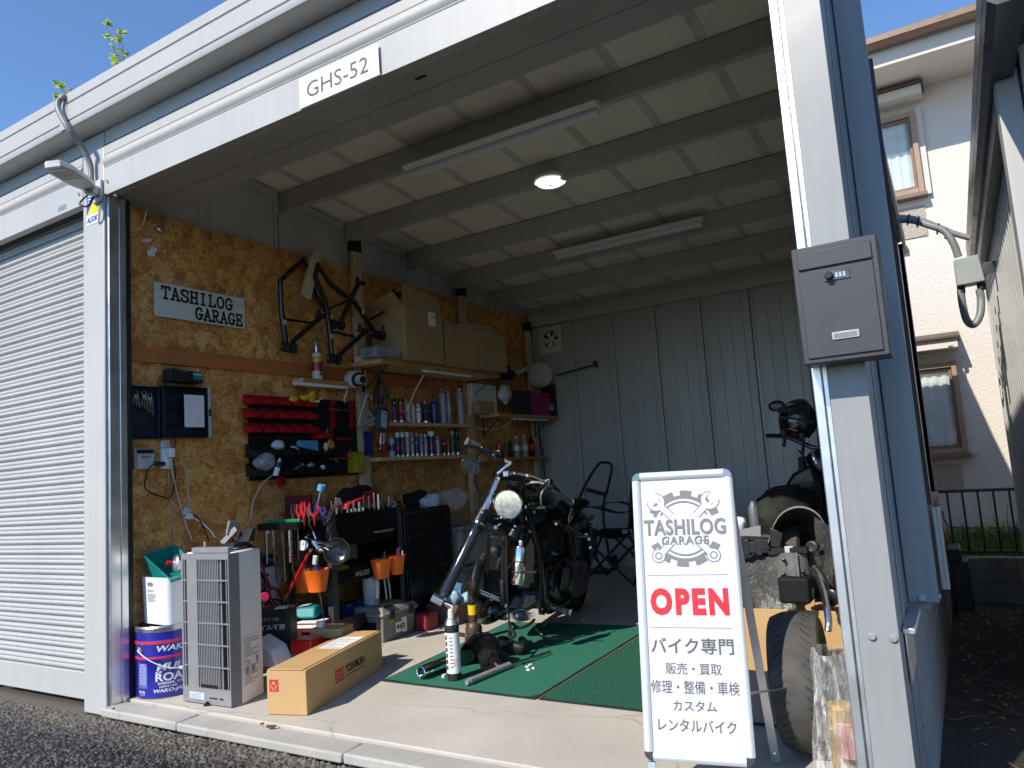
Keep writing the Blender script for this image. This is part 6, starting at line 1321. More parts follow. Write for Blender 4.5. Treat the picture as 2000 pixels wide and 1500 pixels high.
p = at(538, 1268, V(ROT[2]).dot(V((.62, .48, .08)) - EYE)); b = B(); b.hull([p + V(q) for q in ((-.09, -.05, -.08), (.08, -.06, -.08), (.08, .06, -.08), (-.09, .06, -.08))], [p + V(q) for q in ((-.10, -.05, .05), (.03, -.055, .005), (.03, .05, .02), (-.10, .05, .07))]); b.o('white_cover', WHITE, None, 'angular white plastic cover on the floor right of the boiler', 'plastic cover', bev=.01)
t = thing('grinder', at(526, 1130, V(ROT[2]).dot(V((.28, 1.0, .4)) - EYE)), 'white wall mounted machine with a dark hood behind the boiler', 'machine'); p = V(t['_o'])
b = B(); b.lathe(p - V((.06, 0, 0)), EX, [(.06, 0), (.075, .01), (.075, .08), (.06, .09)], 24); b.bar(p - V((0, 0, .05)), p - V((0, 0, .2)), .06, .05); b.o('body', LTGREY, t); b = B(); b.ball(p + V((0, .0, .11)), (.06, .05, .04), 16, 10); b.o('hood', BLACK, t); b = B(); b.cbox(p + V((.04, -.062, .03)), (.025, .03, .02)); b.o('switch', RED, t)
b = B(); p = at(517, 1165, V(ROT[2]).dot(V((.33, .7, .3)) - EYE)); b.lathe(p, V((.8, -.6, 0)), [(.022, 0), (.026, .01), (.022, .02)], 20); b.o('pink_disc', M('hot_pink', (.62, .02, .12), .4), None, 'hot pink disc peeping out behind the boiler', 'disc')
for k in range(7):
    pts = [V((.14 + .05 * math.sin(k * 2.1 + i), .62 + .05 * i + .04 * math.cos(k * 1.7 + i * 2), .70 - .085 * i + .03 * math.sin(k + i * 1.3))) for i in range(7)]
    b = B(); b.tube(pts, .006, 7, 4); b.o('black_hose', [BLACKP, MATTE, HR][k % 3], None, 'dark hose tangled on the wall behind the boiler', 'hose', 'dark hoses tangled behind the boiler')
for k in range(5):
    b = B(); pts = [V((.42 + .08 * math.sin(k * 1.3 + i * 1.1), .62 + .055 * i, .03 + .05 * abs(math.sin(i * 1.2 + k)))) for i in range(6)]; b.tube(pts, .005, 7, 4); b.o('floor_cable', BLACKP, None, 'black cable tangled on the floor by the cart', 'cord', 'black cables on the floor by the cart')
lump(V((.34, .95, .12)), (.12, .12, .11), MATTE, 'black_bag', 'black bag slumped in front of the tool cart', 'bag', None, .5, 9, 22, 14)
b = B(); b.tube([onY(624, 1155, .86), onY(630, 1190, .84), onY(632, 1215, .84), onY(618, 1236, .86)], .003); b.o('black_lead', BLACKP, None, 'thin black lead hanging from the orange cup', 'cord')
# brown carton with blue bottles by the cabinet
p = onZ(868, 1217); t = thing('cardboard_box', V((.62, 1.98, 0)), 'brown carton of blue packets on the floor by the bike', 'cardboard box')
x0, x1, y0, y1 = .50, .76, 1.84, 2.12
b = B(); b.box((x0, y0, 0), (x1, y1, .004))
for lo, hi in (((x0, y0, .0041), (x0 + .004, y1, .13)), ((x1 - .004, y0, .0041), (x1, y1, .13)), ((x0 + .0041, y0, .0041), (x1 - .0041, y0 + .004, .13)), ((x0 + .0041, y1 - .004, .0041), (x1 - .0041, y1, .13))): b.box(lo, hi)
b.o('body', M('dark_brown_card', (.12, .085, .06), .7), t)
for k, (x, y, z) in enumerate(((.58, 1.92, .13), (.66, 1.93, .15), (.62, 2.03, .2), (.70, 2.02, .13))):
    lump(V((x, y, z)), (.05, .045, .06), [M('blue_packet', (.10, .22, .42), .35), M('pale_blue_packet', (.35, .48, .62), .35)][k % 2], 'refill_packet', ('dark blue packet in the brown carton front', 'pale blue packet in the brown carton front', 'dark blue packet standing tallest in the brown carton', 'pale blue packet at the back of the brown carton')[k], 'packet', None, .6, 9, 20, 14)
b = B(); b.box((.56, 1.62, .0), (.66, 1.76, .11)); b.o('red_tin', M('dull_red', (.30, .03, .03), .5), None, 'dull red container behind the grey tool box', 'container', bev=.015)
# ================================================================ mats
def matmat(name, col, sc, st):
    m, nt, b = base(name)
    v = tex(nt, 'ShaderNodeTexVoronoi', sc); n = tex(nt, 'ShaderNodeTexNoise', 9, detail=6); f = tex(nt, 'ShaderNodeTexNoise', sc * 2.2, detail=3)
    c = ramp(nt, f.outputs[0], [(.35, tuple(x * .6 for x in col)), (.55, col), (.75, tuple(min(1, x * 1.5) for x in col))])
    c = mix(nt, ramp(nt, v.outputs['Distance'], [(.25, 0.0), (.6, .6)]), c, tuple(x * .35 for x in col))
    d = tex(nt, 'ShaderNodeTexNoise', 320, detail=2)
    c = mix(nt, ramp(nt, n.outputs[0], [(.55, 0.0), (.75, .22)]), c, (.10, .12, .09))
    c = mix(nt, ramp(nt, d.outputs[0], [(.70, 0.0), (.76, .5)]), c, (.30, .32, .26))
    nt.links.new(c, b.inputs['Base Color']); b.inputs['Roughness'].default_value = .9; bump(nt, b, v.outputs['Distance'], st, .012); return m
MATA = matmat('flat_green_mat', (.024, .25, .15), 150, .35); MATB = matmat('nubby_green_mat', (.018, .24, .135), 95, 1.0)
EDGE = M('mat_edge', (.010, .018, .014), .8)
def floor_mat(pts, z, mat, label):
    t = thing('floor_mat', V((sum(p[0] for p in pts) / 4, sum(p[1] for p in pts) / 4, 0)), label, 'mat', 'green floor mats under the motorcycle')
    b = B(); n = 26; rows = []
    P = [V((*p, 0)) for p in pts]
    for i in range(n + 1):
        r = []
        for j in range(n + 1):
            q = (P[0] * (1 - i / n) + P[1] * (i / n)) * (1 - j / n) + (P[3] * (1 - i / n) + P[2] * (i / n)) * (j / n); ed = min(i, n - i, j, n - j)
            q = q + V((0, 0, z + .003 + .003 * noise.noise(q * 4) - (.002 if ed == 0 else 0))); r.append(q)
        rows.append(r)
    b.sheet(rows); b.o('pile', mat, t)
    c = sum(P, V()) / 4; b = B(); o_ = [p + (p - c).normalized() * .014 for p in P]; b.hull([V((p.x, p.y, .0005)) for p in o_], [V((p.x, p.y, z)) for p in o_]); b.o('backing', EDGE, t)
floor_mat([(1.15, .65), (2.02, .635), (2.02, 2.06), (1.06, 1.98)], .006, MATA, 'flat green mat with the motorcycle above it')
floor_mat([(2.05, .64), (2.95, .63), (2.95, 1.88), (2.05, 1.84)], .006, MATB, 'nubby green mat behind the standing sign')
# ================================================================ motorcycle being stripped
LENSR = M('headlamp_reflector', (.78, .78, .76), .08, 1.0, var=.25, vs=40)
ORG = V((1.27, 2.42, 0)); FW = V((.20, -.98, 0)).normalized(); LF = V((-FW.y, FW.x, 0)); LF = V((.98, .20, 0)).normalized(); UPL = (EZ + LF * .13).normalized()
def L_(f, l, u): return ORG + FW * f + LF * l + UPL * u
bk = thing('motorcycle', (1.5, 1.7, 0), 'black stripped cruiser motorcycle propped on a bottle jack without its front wheel', 'motorcycle')
def tyre(b, c, ax, R, w, hub, n=48):
    ax = V(ax).normalized(); pr = [(hub, -w * .38), (hub + (R - hub) * .35, -w * .5), (R * .92, -w * .44), (R * .975, -w * .28), (R, 0), (R * .975, w * .28), (R * .92, w * .44), (hub + (R - hub) * .35, w * .5), (hub, w * .38)]
    b.lathe(c, ax, pr, n, cap=False); return b
rc = L_(0, 0, .315)
b = B(); tyre(b, rc, LF, .315, .14, .21); wh = b.o('wheel', MATTE, bk)
b = B(); b.torus(rc, LF, .205, .012, 40, 8); b.torus(rc + LF * .05, LF, .20, .010, 40, 8); b.torus(rc - LF * .05, LF, .20, .010, 40, 8); b.lathe(rc - LF * .08, LF, [(.03, 0), (.045, .02), (.045, .14), (.03, .16)], 20); b.o('rim', BLACK, wh)
b = B()
for k in range(20):
    a = 2 * PI * k / 20; e = FW * math.cos(a) + UPL * math.sin(a); e2 = FW * math.cos(a + .35) + UPL * math.sin(a + .35); b.cyl(rc + e * .04 + LF * (.05 if k % 2 else -.05), rc + e2 * .2, .0025, n=5)
b.o('spoke', DARKST, wh)
b = B()
for k in range(36):
    a = 2 * PI * k / 36
    for s in (-1, 1): e = FW * math.cos(a) + UPL * math.sin(a); e2 = FW * math.cos(a + .12) + UPL * math.sin(a + .12); b.bar(rc + e * .312 + LF * (.012 * s), rc + e2 * .302 + LF * (.06 * s), .008, .012, up=e)
b.o('tread_block', RUB, wh)
rows = []
for k in range(15):
    a = math.radians(-10 + 165 * k / 14); e = FW * -math.cos(a) + UPL * math.sin(a)
    rows.append([rc + e * .355 + LF * x - e * (.10 if abs(x) > .08 else 0) for x in (-.095, -.085, -.07, 0, .07, .085, .095)])
b = B(); b.solid(rows, UPL * .004); b.o('rear_fender', BLACK, bk)
b = B()
for s in (-1, 1):
    b.tube([L_(0, .12 * s, .31), L_(.18, .13 * s, .36), L_(.45, .12 * s, .38)], .020, 10); b.tube([L_(1.12, .03 * s, .80), L_(1.06, .10 * s, .55), L_(.98, .12 * s, .25), L_(.85, .13 * s, .17), L_(.40, .14 * s, .19), L_(.30, .14 * s, .30), L_(.28, .12 * s, .60)], .017, 10); b.tube([L_(.28, .12 * s, .60), L_(.05, .12 * s, .62), L_(-.18, .11 * s, .63)], .016, 10)
b.tube([L_(1.14, 0, .86), L_(.9, 0, .80), L_(.5, 0, .70), L_(.28, 0, .60)], .022, 10); b.cyl(L_(1.12, 0, .70), L_(1.16, 0, .90), .034, n=16); b.o('frame', BLACK, bk)
# engine: cases and two finned cylinders
b = B()
b.hull([L_(f, l, u) for f, l, u in ((.48, -.15, .22), (.95, -.13, .20), (.95, .13, .20), (.48, .15, .22))], [L_(f, l, u) for f, l, u in ((.50, -.13, .44), (.90, -.11, .42), (.90, .11, .42), (.50, .13, .44))])
for s in (-1, 1): b.lathe(L_(.78, .10 * s, .32), LF * s, [(.12, 0), (.12, .045), (.10, .06), (.03, .065)], 24); b.lathe(L_(.56, .10 * s, .30), LF * s, [(.11, 0), (.11, .05), (.09, .07), (.03, .075)], 24)
en = b.o('engine_case', BLACK, bk, bev=.008)
def cylinder(f0, u0, f1, u1):
    b = B(); a, c = L_(f0, 0, u0), L_(f1, 0, u1); d = (c - a).normalized(); n = 13; l = (c - a).length
    b.cyl(a, c, .062, n=20)
    for k in range(n): q = a + d * (l * (k + .5) / n); b.lathe(q - d * .002, d, [(.092 + .01 * (k > 7), 0), (.092 + .01 * (k > 7), .004)], 26)
    b.lathe(c, d, [(.085, 0), (.09, .02), (.06, .05), (.02, .055)], 20); return b.o('cylinder', [BLACKP], en)
cylinder(.80, .42, .94, .72); cylinder(.66, .42, .52, .72)
b = B(); b.hull([L_(f, l, u) for f, l, u in ((.50, -.11, .43), (.98, -.10, .30), (.98, .10, .30), (.50, .11, .43))], [L_(f, l, u) for f, l, u in ((.50, -.09, .70), (1.0, -.07, .66), (1.0, .07, .66), (.50, .09, .70))]); b.o('air_box', MATTE, bk, bev=.03)
b = B(); T = Matrix((FW, LF, UPL)).transposed()
b.ball(L_(.78, 0, .80), (.27, .115, .085), 24, 14, T.to_4x4()); b.o('fuel_tank', M('gloss_black', (.006, .006, .007), .08, coat=1.0), bk)
b = B(); b.ball(L_(.26, 0, .715), (.27, .13, .055), 20, 12, T.to_4x4()); b.ball(L_(-.02, 0, .735), (.17, .12, .04), 18, 10, T.to_4x4()); b.o('seat', MATTE, bk)
b = B(); b.hull([L_(f, l, u) for f, l, u in ((.22, -.15, .40), (.46, -.15, .40), (.46, .15, .40), (.22, .15, .40))], [L_(f, l, u) for f, l, u in ((.20, -.13, .62), (.46, -.13, .64), (.46, .13, .64), (.20, .13, .62))]); b.o('side_cover', BLACK, bk, bev=.02)
for s in (-1, 1):
    a, c = L_(-.02, .15 * s, .33), L_(.06, .15 * s, .60); d = c - a; sh_ = B(); sh_.cyl(a, c, .018, n=12); so_ = sh_.o('shock_absorber', DARKST, bk)
    sh_ = B(); n = 9; sp_ = []
    x = d.normalized().orthogonal(); y = d.normalized().cross(x)
    for k in range(n * 8 + 1): t_ = k / (n * 8); sp_.append(a + d * (.12 + .76 * t_) + (x * math.cos(2 * PI * n * t_) + y * math.sin(2 * PI * n * t_)) * .034)
    sh_.tube(sp_, .006, 6, 0); sh_.o('spring', BLACKP, so_)
for s, l in ((-1, .9),):
    b = B(); b.tube([L_(.90, .05 * s, .64), L_(1.04, .10 * s, .58), L_(1.05, .15 * s, .40), L_(.90, .17 * s, .24), L_(.4, .18 * s, .23), L_(-.2, .18 * s, .26)], .026, 12); b.o('exhaust_pipe', [M('burnt_pipe', (.075, .055, .04), .38, .8), BLACKP][s > 0], bk)
# head: fork leg, clamps, lamp, bars
HD = 4.02
def A(u, v, d=HD): return at(u, v, d)
ft, fm, fb = A(981, 915, 4.05), A(929, 1036, 3.88), A(858, 1163, 3.70)
d = (fb - ft).normalized(); sd = d.cross(ray(920, 1030).normalized()).normalized()
fk = B(); fk.cyl(ft, fm + d * .05, .0235, n=24); fo = fk.o('fork_leg', CHROME, bk)
fk = B(); fk.lathe(fm, d, [(.028, -.03), (.033, -.028), (.033, -.01), (.030, -.008), (.030, .0), (.035, .002), (.035, .05), (.032, .06), (.031, .30), (.033, .36), (.028, (fb - fm).length - .02), (.022, (fb - fm).length)], 28); fk.o('slider', M('gloss_slider', (.012, .012, .013), .1, coat=1.0), fo)
fk = B(); fk.cyl(fb - sd * .03 + d * .02, fb + sd * .03 + d * .02, .024, n=18); fk.lathe(fm, d, [(.034, -.045), (.036, -.043), (.036, -.031)], 24); fk.o('axle_lug', STEEL, fo)
pc = A(941, 1009, 3.93); b = B(); b.cyl(pc - d * .04, pc + d * .045, .040, n=24); b.bar(pc, A(1012, 1038, 4.1), .06, .05, up=(-d)); b.cyl(A(1005, 1040, 4.02) - d * .04, A(1005, 1040, 4.02) + d * .04, .040, n=20); cl = b.o('lower_clamp', BLACK, bk, bev=.004)
b = B()
for u, v in ((946, 994), (942, 1001), (1006, 1028), (1002, 1035)): q = A(u, v, 3.89); b.lathe(q, (EYE - q), [(.0075, -.01), (.0075, .0), (.004, .003)], 12)
b.o('bolt', STEEL, cl)
q = A(975, 929, 4.03); b = B(); b.cyl(q - d * .028, q + d * .02, .034, n=22); b.bar(q, A(1045, 950, 4.2), .075, .03, up=(-d)); b.cyl(A(1040, 950, 4.12) - d * .025, A(1040, 950, 4.12) + d * .02, .034, n=20); cu = b.o('upper_clamp', BLACK, bk, bev=.004)
b = B()
for u, v in ((974, 935), (1004, 924), (1030, 929)): q = A(u, v, 3.98); b.lathe(q, EYE - q, [(.010, -.01), (.010, .0), (.006, .004)], 12)
b.o('bolt', ALU, cu)
q = A(990, 925, 3.97); b = B(); b.cbox(q, (.035, .03, .032)); b.o('handlebar_clamp', ALU, bk, bev=.004)
hc = A(991, 985, 3.92); n = ((EYE - hc).normalized() + FW * .35 + V((-.12, 0, -.02))).normalized()
b = B(); b.lathe(hc - n * .14, n, [(.02, 0), (.055, .02), (.073, .06), (.078, .105), (.078, .125)], 36); hl = b.o('headlight', BLACK, bk)
b = B(); b.lathe(hc - n * .018, n, [(.0785, -.012), (.0815, .0), (.081, .012), (.074, .018), (.072, .012)], 40, cap=False); b.o('chrome_ring', CHROME, hl)
b = B(); b.lathe(hc - n * .075, n, [(.012, 0), (.05, .015), (.073, .064)], 36); b.o('reflector', LENSR, hl)
b = B(); b.lathe(hc - n * .012, n, [(.073, 0), (.06, .012), (.03, .019), (.005, .021)], 36); b.o('lens', clearmat('lamp_lens', (.03, .035, .04), .10, .03, 8, .1), hl)
b = B(); b.lathe(hc - n * .07, n, [(.018, 0), (.022, .02), (.015, .04), (.004, .042)], 18); b.o('bulb', M('amber_bulb', (.55, .22, .05), .2), hl)
q = A(1008, 942, 4.02); n2 = (UPL + (EYE - q).normalized() * .45).normalized(); b = B(); b.lathe(q - n2 * .03, n2, [(.040, 0), (.046, .01), (.046, .05), (.042, .056)], 28); b.o('speedometer', BLACK, bk)
bar_ = [A(972, 925, 4.0), A(985, 914, 4.0), A(998, 904, 4.0)]; b = B(); b.tube(bar_, .0125, 12, 0); b.tube([A(998, 904, 4.0), A(990, 900, 4.0), A(975, 893, 3.98), A(935, 873, 3.93)], .0125, 12, 0); b.tube([A(990, 925, 4.05), A(1033, 928, 4.12), A(1064, 942, 4.16)], .0125, 12, 2); hb_ = b.o('handlebar', CHROME, bk)
def grip(a, c, r=.0185):
    b = B(); dd = (V(c) - V(a)).normalized(); b.lathe(a, dd, [(r * .9, 0), (r, .004), (r, (V(c) - V(a)).length - .01), (r * 1.25, (V(c) - V(a)).length - .008), (r * 1.25, (V(c) - V(a)).length)], 18); return b.o('grip', M('grey_rubber_grip', (.10, .098, .095), .7), hb_)
grip(A(938, 874, 3.93), A(911, 862, 3.90)); grip(A(1088, 958, 4.2), A(1116, 982, 4.28))
b = B(); b.cyl(A(938, 875, 3.93), A(955, 882, 3.93), .024, n=16); b.cbox(A(972, 888, 3.93), (.06, .045, .05)); b.cyl(A(966, 886, 3.9), A(966, 893, 3.86), .017, n=16); b.bar(A(943, 880, 3.9), A(985, 900, 3.92), .02, .016); b.o('brake_master', BLACK, bk, bev=.006)
b = B(); b.tube([A(960, 886, 3.9), A(935, 876, 3.84), A(906, 870, 3.82)], .0065, 8); b.o('brake_lever', BLACK, bk)
b = B(); b.cbox(A(1070, 944, 4.14), (.05, .04, .05)); b.cyl(A(1064, 938, 4.14), A(1078, 952, 4.14), .022, n=14); b.bar(A(1076, 950, 4.15), A(1090, 960, 4.18), .03, .03); b.o('clutch_perch', DARKST, bk, bev=.006)
b = B(); b.tube([A(1078, 956, 4.12), A(1096, 968, 4.15), A(1116, 985, 4.2)], .006, 8); b.o('clutch_lever', STEEL, bk)
q = A(919, 911, 3.86); b = B(); ob = rbox2(.115, .062, .03, 6); e1 = (A(937, 920, 3.86) - A(902, 901, 3.86)).normalized(); n3 = (EYE - q).normalized(); e2 = n3.cross(e1).normalized(); b.hull([q + e1 * p[0] + e2 * p[1] for p in ob], [q + e1 * p[0] * .8 + e2 * p[1] * .8 - n3 * .03 for p in ob]); mr_ = b.o('mirror', BLACK, bk, bev=.003); b = B(); b.tube([A(925, 915, 3.88), A(933, 905, 3.9), A(938, 892, 3.92)], .006, 8); b.o('mirror_stem', CHROME, mr_)
def cab(pts, r, nm='cable', mt=BLACKP):
    b = B(); b.tube(pts, r, 7, 5); b.o(nm, mt, bk)
cab([A(940, 890, 3.9), A(927, 915, 3.86), A(925, 942, 3.86), A(932, 960, 3.88), A(943, 974, 3.92)], .0055, mt=DARKST); cab([A(946, 895, 3.9), A(932, 918, 3.87), A(929, 945, 3.87), A(940, 968, 3.92)], .0045); cab([A(1062, 945, 4.12), A(1045, 942, 4.1), A(1027, 946, 4.1)], .006, mt=LTGREY); cab([A(1066, 952, 4.1), A(1057, 965, 4.08), A(1056, 985, 4.1)], .007, mt=STEEL); cab([A(975, 905, 3.98), A(970, 915, 3.99), A(968, 925, 4.0)], .005)
cab([A(938, 1012, 3.86), A(936, 1024, 3.84), A(945, 1032, 3.86), A(968, 1040, 3.9)], .006)
cab([A(984, 1040, 3.95), A(982, 1090, 3.93), A(981, 1132, 3.93)], .007, 'brake_hose'); cab([A(988, 1045, 3.95), A(990, 1110, 3.92), A(991, 1160, 3.92), A(995, 1225, 3.95)], .005, 'brake_hose'); cab([A(955, 1045, 3.9), A(953, 1085, 3.92), A(951, 1120, 3.93)], .009, 'brake_hose')
b = B(); a, c = A(981, 1132, 3.93), A(981, 1182, 3.95)
b.cyl(a, c, .013, n=14)
for k in range(14): q = a + (c - a) * ((k + .5) / 14); b.lathe(q - EZ * .003, c - a, [(.0165, 0), (.0165, .004)], 14)
b.o('ribbed_hose', CHAR, bk)
q = A(985, 1196, 3.95); n4 = (EYE - q).normalized(); e1 = n4.cross(EZ).normalized() * -1; b = B(); b.prism([(-.02, -.03), (.005, -.045), (.03, -.03), (.024, .02), (.028, .045), (.01, .05), (-.005, .03), (-.03, .015), (-.032, -.01)], q, e1, EZ, -n4 * .02); bc = b.o('brake_caliper', DARKST, bk, bev=.004)
b = B()
for x, z in ((.01, .035), (.02, -.02), (-.015, -.005)): b.lathe(q + e1 * x + EZ * z, n4, [(.009, 0), (.009, .006), (.004, .007)], 12)
b.o('piston', STEEL, bc)
# horn, finned cooler, glossy chin cover
b = B(); b.hull([A(u, v, 4.18) for u, v in ((950, 1045), (990, 1050), (992, 1165), (948, 1160))], [A(u, v, 4.30) for u, v in ((950, 1045), (990, 1050), (992, 1165), (948, 1160))]); b.o('regulator_box', BLACKP, bk, bev=.01)
q = A(968, 1078, 4.02); n4 = (EYE - q).normalized(); b = B(); b.lathe(q, n4, [(.035, -.02), (.036, 0), (.03, .006), (.026, .004), (.012, .010)], 24); b.o('horn', BLACKP, bk)
b = B(); q = A(964, 1137, 4.0)
for k in range(9): b.bar(q + LF * (-.045 + .011 * k) + EZ * .06, q + LF * (-.045 + .011 * k) - EZ * .055, .004, .05, up=FW)
b.bar(q - FW * .02 + EZ * .06, q - FW * .02 - EZ * .06, .10, .02, up=FW); b.o('oil_cooler', BLACKP, bk)
b = B(); cp = [(943, 1165), (958, 1170), (976, 1172), (990, 1176), (994, 1200), (989, 1218), (970, 1221), (950, 1219), (934, 1210), (932, 1202)]
rows = []
for j in range(7):
    tt = j / 6; r = []
    for i in range(9):
        s = i / 8; u = (943 + 47 * s) * (1 - tt) + (931 + 58 * s) * tt; v = (1166 + 10 * s) * (1 - tt) + (1207 + 12 * math.sin(PI * min(1, s + .25)) + 5 * s) * tt
        r.append(at(u, v, 4.02 - .07 * math.sin(PI * s) - .05 * math.sin(PI * tt) - .03 * tt))
    rows.append(r)
b.solid(rows, FW * -.012); b.o('chin_cover', MATS['gloss_black'], bk)
b = B(); b.cyl(A(938, 1152, 3.98), A(976, 1168, 3.96), .0055, n=10); b.cyl(A(939, 1158, 3.98), A(976, 1173, 3.96), .0055, n=10); b.o('chin_bar', CHROME, bk)
b = B(); b.tube([A(947, 1085, 4.0), A(937, 1105, 3.96), A(930, 1130, 3.94), A(925, 1150, 3.94), A(928, 1166, 3.98), A(945, 1172, 4.06)], .024, 14); b.o('header_pipe', MATS['burnt_pipe'], bk)
b = B(); b.cyl(A(925, 1132, 3.9), A(936, 1092, 3.92), .014, n=12); b.o('foot_peg', CHAR, bk)
# chrome flask strapped to the downtube
a, c = A(1011, 1142, 3.86), A(1017, 1062, 3.90); dd = c - a
b = B(); l = dd.length; b.lathe(a, dd, [(.030, 0), (.034, .006), (.034, l * .86), (.030, l * .92), (.014, l * .97), (.013, l * 1.02), (.016, l * 1.03), (.016, l * 1.08), (.008, l * 1.1)], 28); fl = b.o('flask', CHROME, bk)
b = B()
for f in (.30, .56): b.torus(a + dd * f, dd, .0345, .004, 28, 6)
b.bar(a + dd * .3, a + dd * .3 + LF * .10, .01); b.o('strap', RUB, fl)
# covers, pegs and wiring on the visible side
q = L_(.36, .17, .35); b = B(); b.lathe(A(1092, 1154, 4.55), (V((.72, -.69, .05))), [(.085, -.02), (.095, 0), (.09, .012), (.05, .02), (.02, .021)], 28); b.o('clutch_cover', M('corroded_cover', (.30, .25, .17), .45, .6, var=.6, vs=30), bk)
b = B(); b.lathe(A(1066, 1139, 4.35), V((.72, -.69, .05)), [(.03, -.02), (.034, 0), (.03, .01)], 20); b.o('points_cover', M('brassy_cover', (.45, .38, .22), .35, .8, var=.2), bk)
def peg(u0, v0, u1, v1, dd_):
    b = B(); a, c = A(u0, v0, dd_), A(u1, v1, dd_ - .05); b.cyl(a, a + (c - a) * .35, .012, n=10); po = b.o('foot_peg', STEEL, bk); b = B(); b.cyl(a + (c - a) * .35, c, .019, n=14); b.cyl(c, c + (c - a) * .05, .022, n=14); b.o('peg_rubber', MATS['grey_rubber_grip'], po)
b = B(); q = L_(.52, .19, .30); b.hull([L_(f, .17, u) for f, u in ((.28, .22), (.40, .17), (.72, .19), (.86, .28), (.80, .42), (.62, .45), (.36, .38))], [L_(f, .225, u) for f, u in ((.31, .235), (.42, .195), (.70, .21), (.82, .29), (.77, .40), (.61, .42), (.38, .36))]); b.o('primary_cover', BLACK, bk, bev=.012)
peg(1060, 1152, 1085, 1160, 4.3); peg(1068, 1183, 1114, 1197, 4.28)
b = B(); b.tube([A(1046, 1226, 4.15), A(1056, 1238, 4.1), A(1065, 1246, 4.08)], .010, 10); b.tube([A(1065, 1246, 4.08), A(1090, 1248, 4.12), A(1117, 1247, 4.2)], .008, 8); b.o('kick_stand', DARKST, bk)
cab([A(1000, 1217, 4.0), A(1012, 1226, 3.98), A(1030, 1222, 4.0), A(1044, 1210, 4.05)], .008, 'brake_hose'); cab([A(1015, 1190, 4.05), A(1030, 1190, 4.05), A(1048, 1178, 4.1)], .010, 'brake_hose', DARKST)
b = B(); b.bar(A(1053, 1172, 4.2), A(1056, 1200, 4.2), .02, .012); b.bar(A(1070, 1175, 4.25), A(1060, 1200, 4.2), .016); b.bar(A(1062, 1160, 4.25), A(1065, 1185, 4.22), .02); b.o('pedal_bracket', DARKST, bk)
for k in range(16):
    u, v = random.uniform(1020, 1130), random.uniform(985, 1130); s = random.choice((-1, 1))
    cab([A(u, v, 4.2 + (u - 1000) * .002), A(u + random.uniform(-15, 15), v + random.uniform(8, 30), 4.15 + (u - 1000) * .002), A(u + random.uniform(-20, 20), v + random.uniform(30, 60), 4.2 + (u - 1000) * .002)], random.choice((.004, .006, .009)), 'wiring', [BLACKP, BLACK, DARKST, CHAR][k % 4])
for k, (u, v, dd_, mt) in enumerate(((1086, 1023, 4.45, ALU), (1150, 1053, 4.75, STEEL), (1145, 1045, 4.75, ALU), (1153, 1070, 4.75, STEEL), (1080, 1080, 4.4, CLOTHB), (1111, 1150, 4.7, STEEL), (1025, 990, 4.1, STEEL), (1043, 1000, 4.15, DARKST), (1035, 1038, 4.1, DARKST), (963, 1012, 3.96, STEEL), (1010, 1203, 4.0, STEEL), (1040, 1200, 4.05, ALU), (968, 1030, 3.92, STEEL), (1123, 1112, 4.8, M('brassy_cover', ())) if False else (1123, 1112, 4.8, MATS['brassy_cover']))):
    q = A(u, v, dd_); b = B(); b.lathe(q, (EYE - q) + V((.2, 0, .2)), [(.010, -.01), (.012, 0), (.009, .006)], 10); b.bar(q, q + V((random.uniform(-.04, .04), .0, random.uniform(-.02, .02))), .012, .008); b.o('fitting', mt, bk)
b = B(); b.tube([A(1078, 1020, 4.4), A(1088, 1017, 4.4), A(1098, 1028, 4.42)], .006); b.o('wiring', RED, bk)
b = B(); b.bar(A(1110, 1033, 4.5), A(1128, 1046, 4.6), .04, .02); b.tube([A(1110, 1030, 4.5), A(1122, 1036, 4.5), A(1124, 1046, 4.55), A(1150, 1048, 4.65)], .009); b.o('grab_bracket', DARKST, bk)
b = B()
for k in range(10):
    f = random.uniform(.45, 1.05); q = L_(f, random.uniform(.08, .14), random.uniform(.35, .75)); b2 = random.choice((.03, .04, .05)); b.cbox(q, (b2, b2 * .8, b2 * .7))
b.o('carburettor', BLACKP, bk, bev=.008)
# bottle jack
jb = onZ(927, 1254); jd = dep(jb); t = thing('bottle_jack', jb, 'rusty bottle jack with a yellow band under the motorcycle', 'jack')
JK = M('rusty_jack', (.085, .055, .04), .5, .5, var=.4, vs=25); b = B(); b.lathe(jb, EZ, [(.055, 0), (.058, .012), (.058, .03), (.048, .036), (.050, .085), (.040, .11), (.028, .12), (.028, .16)], 24); b.cyl(jb + V((-.05, -.02, .04)), jb + V((-.085, -.04, .05)), .012, n=10); b.o('body', JK, t)
b = B(); b.lathe(jb + EZ * .1605, EZ, [(.0285, 0), (.0285, .055)], 20); b.o('yellow_band', M('jack_yellow', (.75, .50, .01), .4), t)
b = B(); b.lathe(jb + EZ * .2155, EZ, [(.022, 0), (.022, .12), (.03, .125), (.03, .14)], 18); b.o('ram', MATS['burnt_pipe'], t)
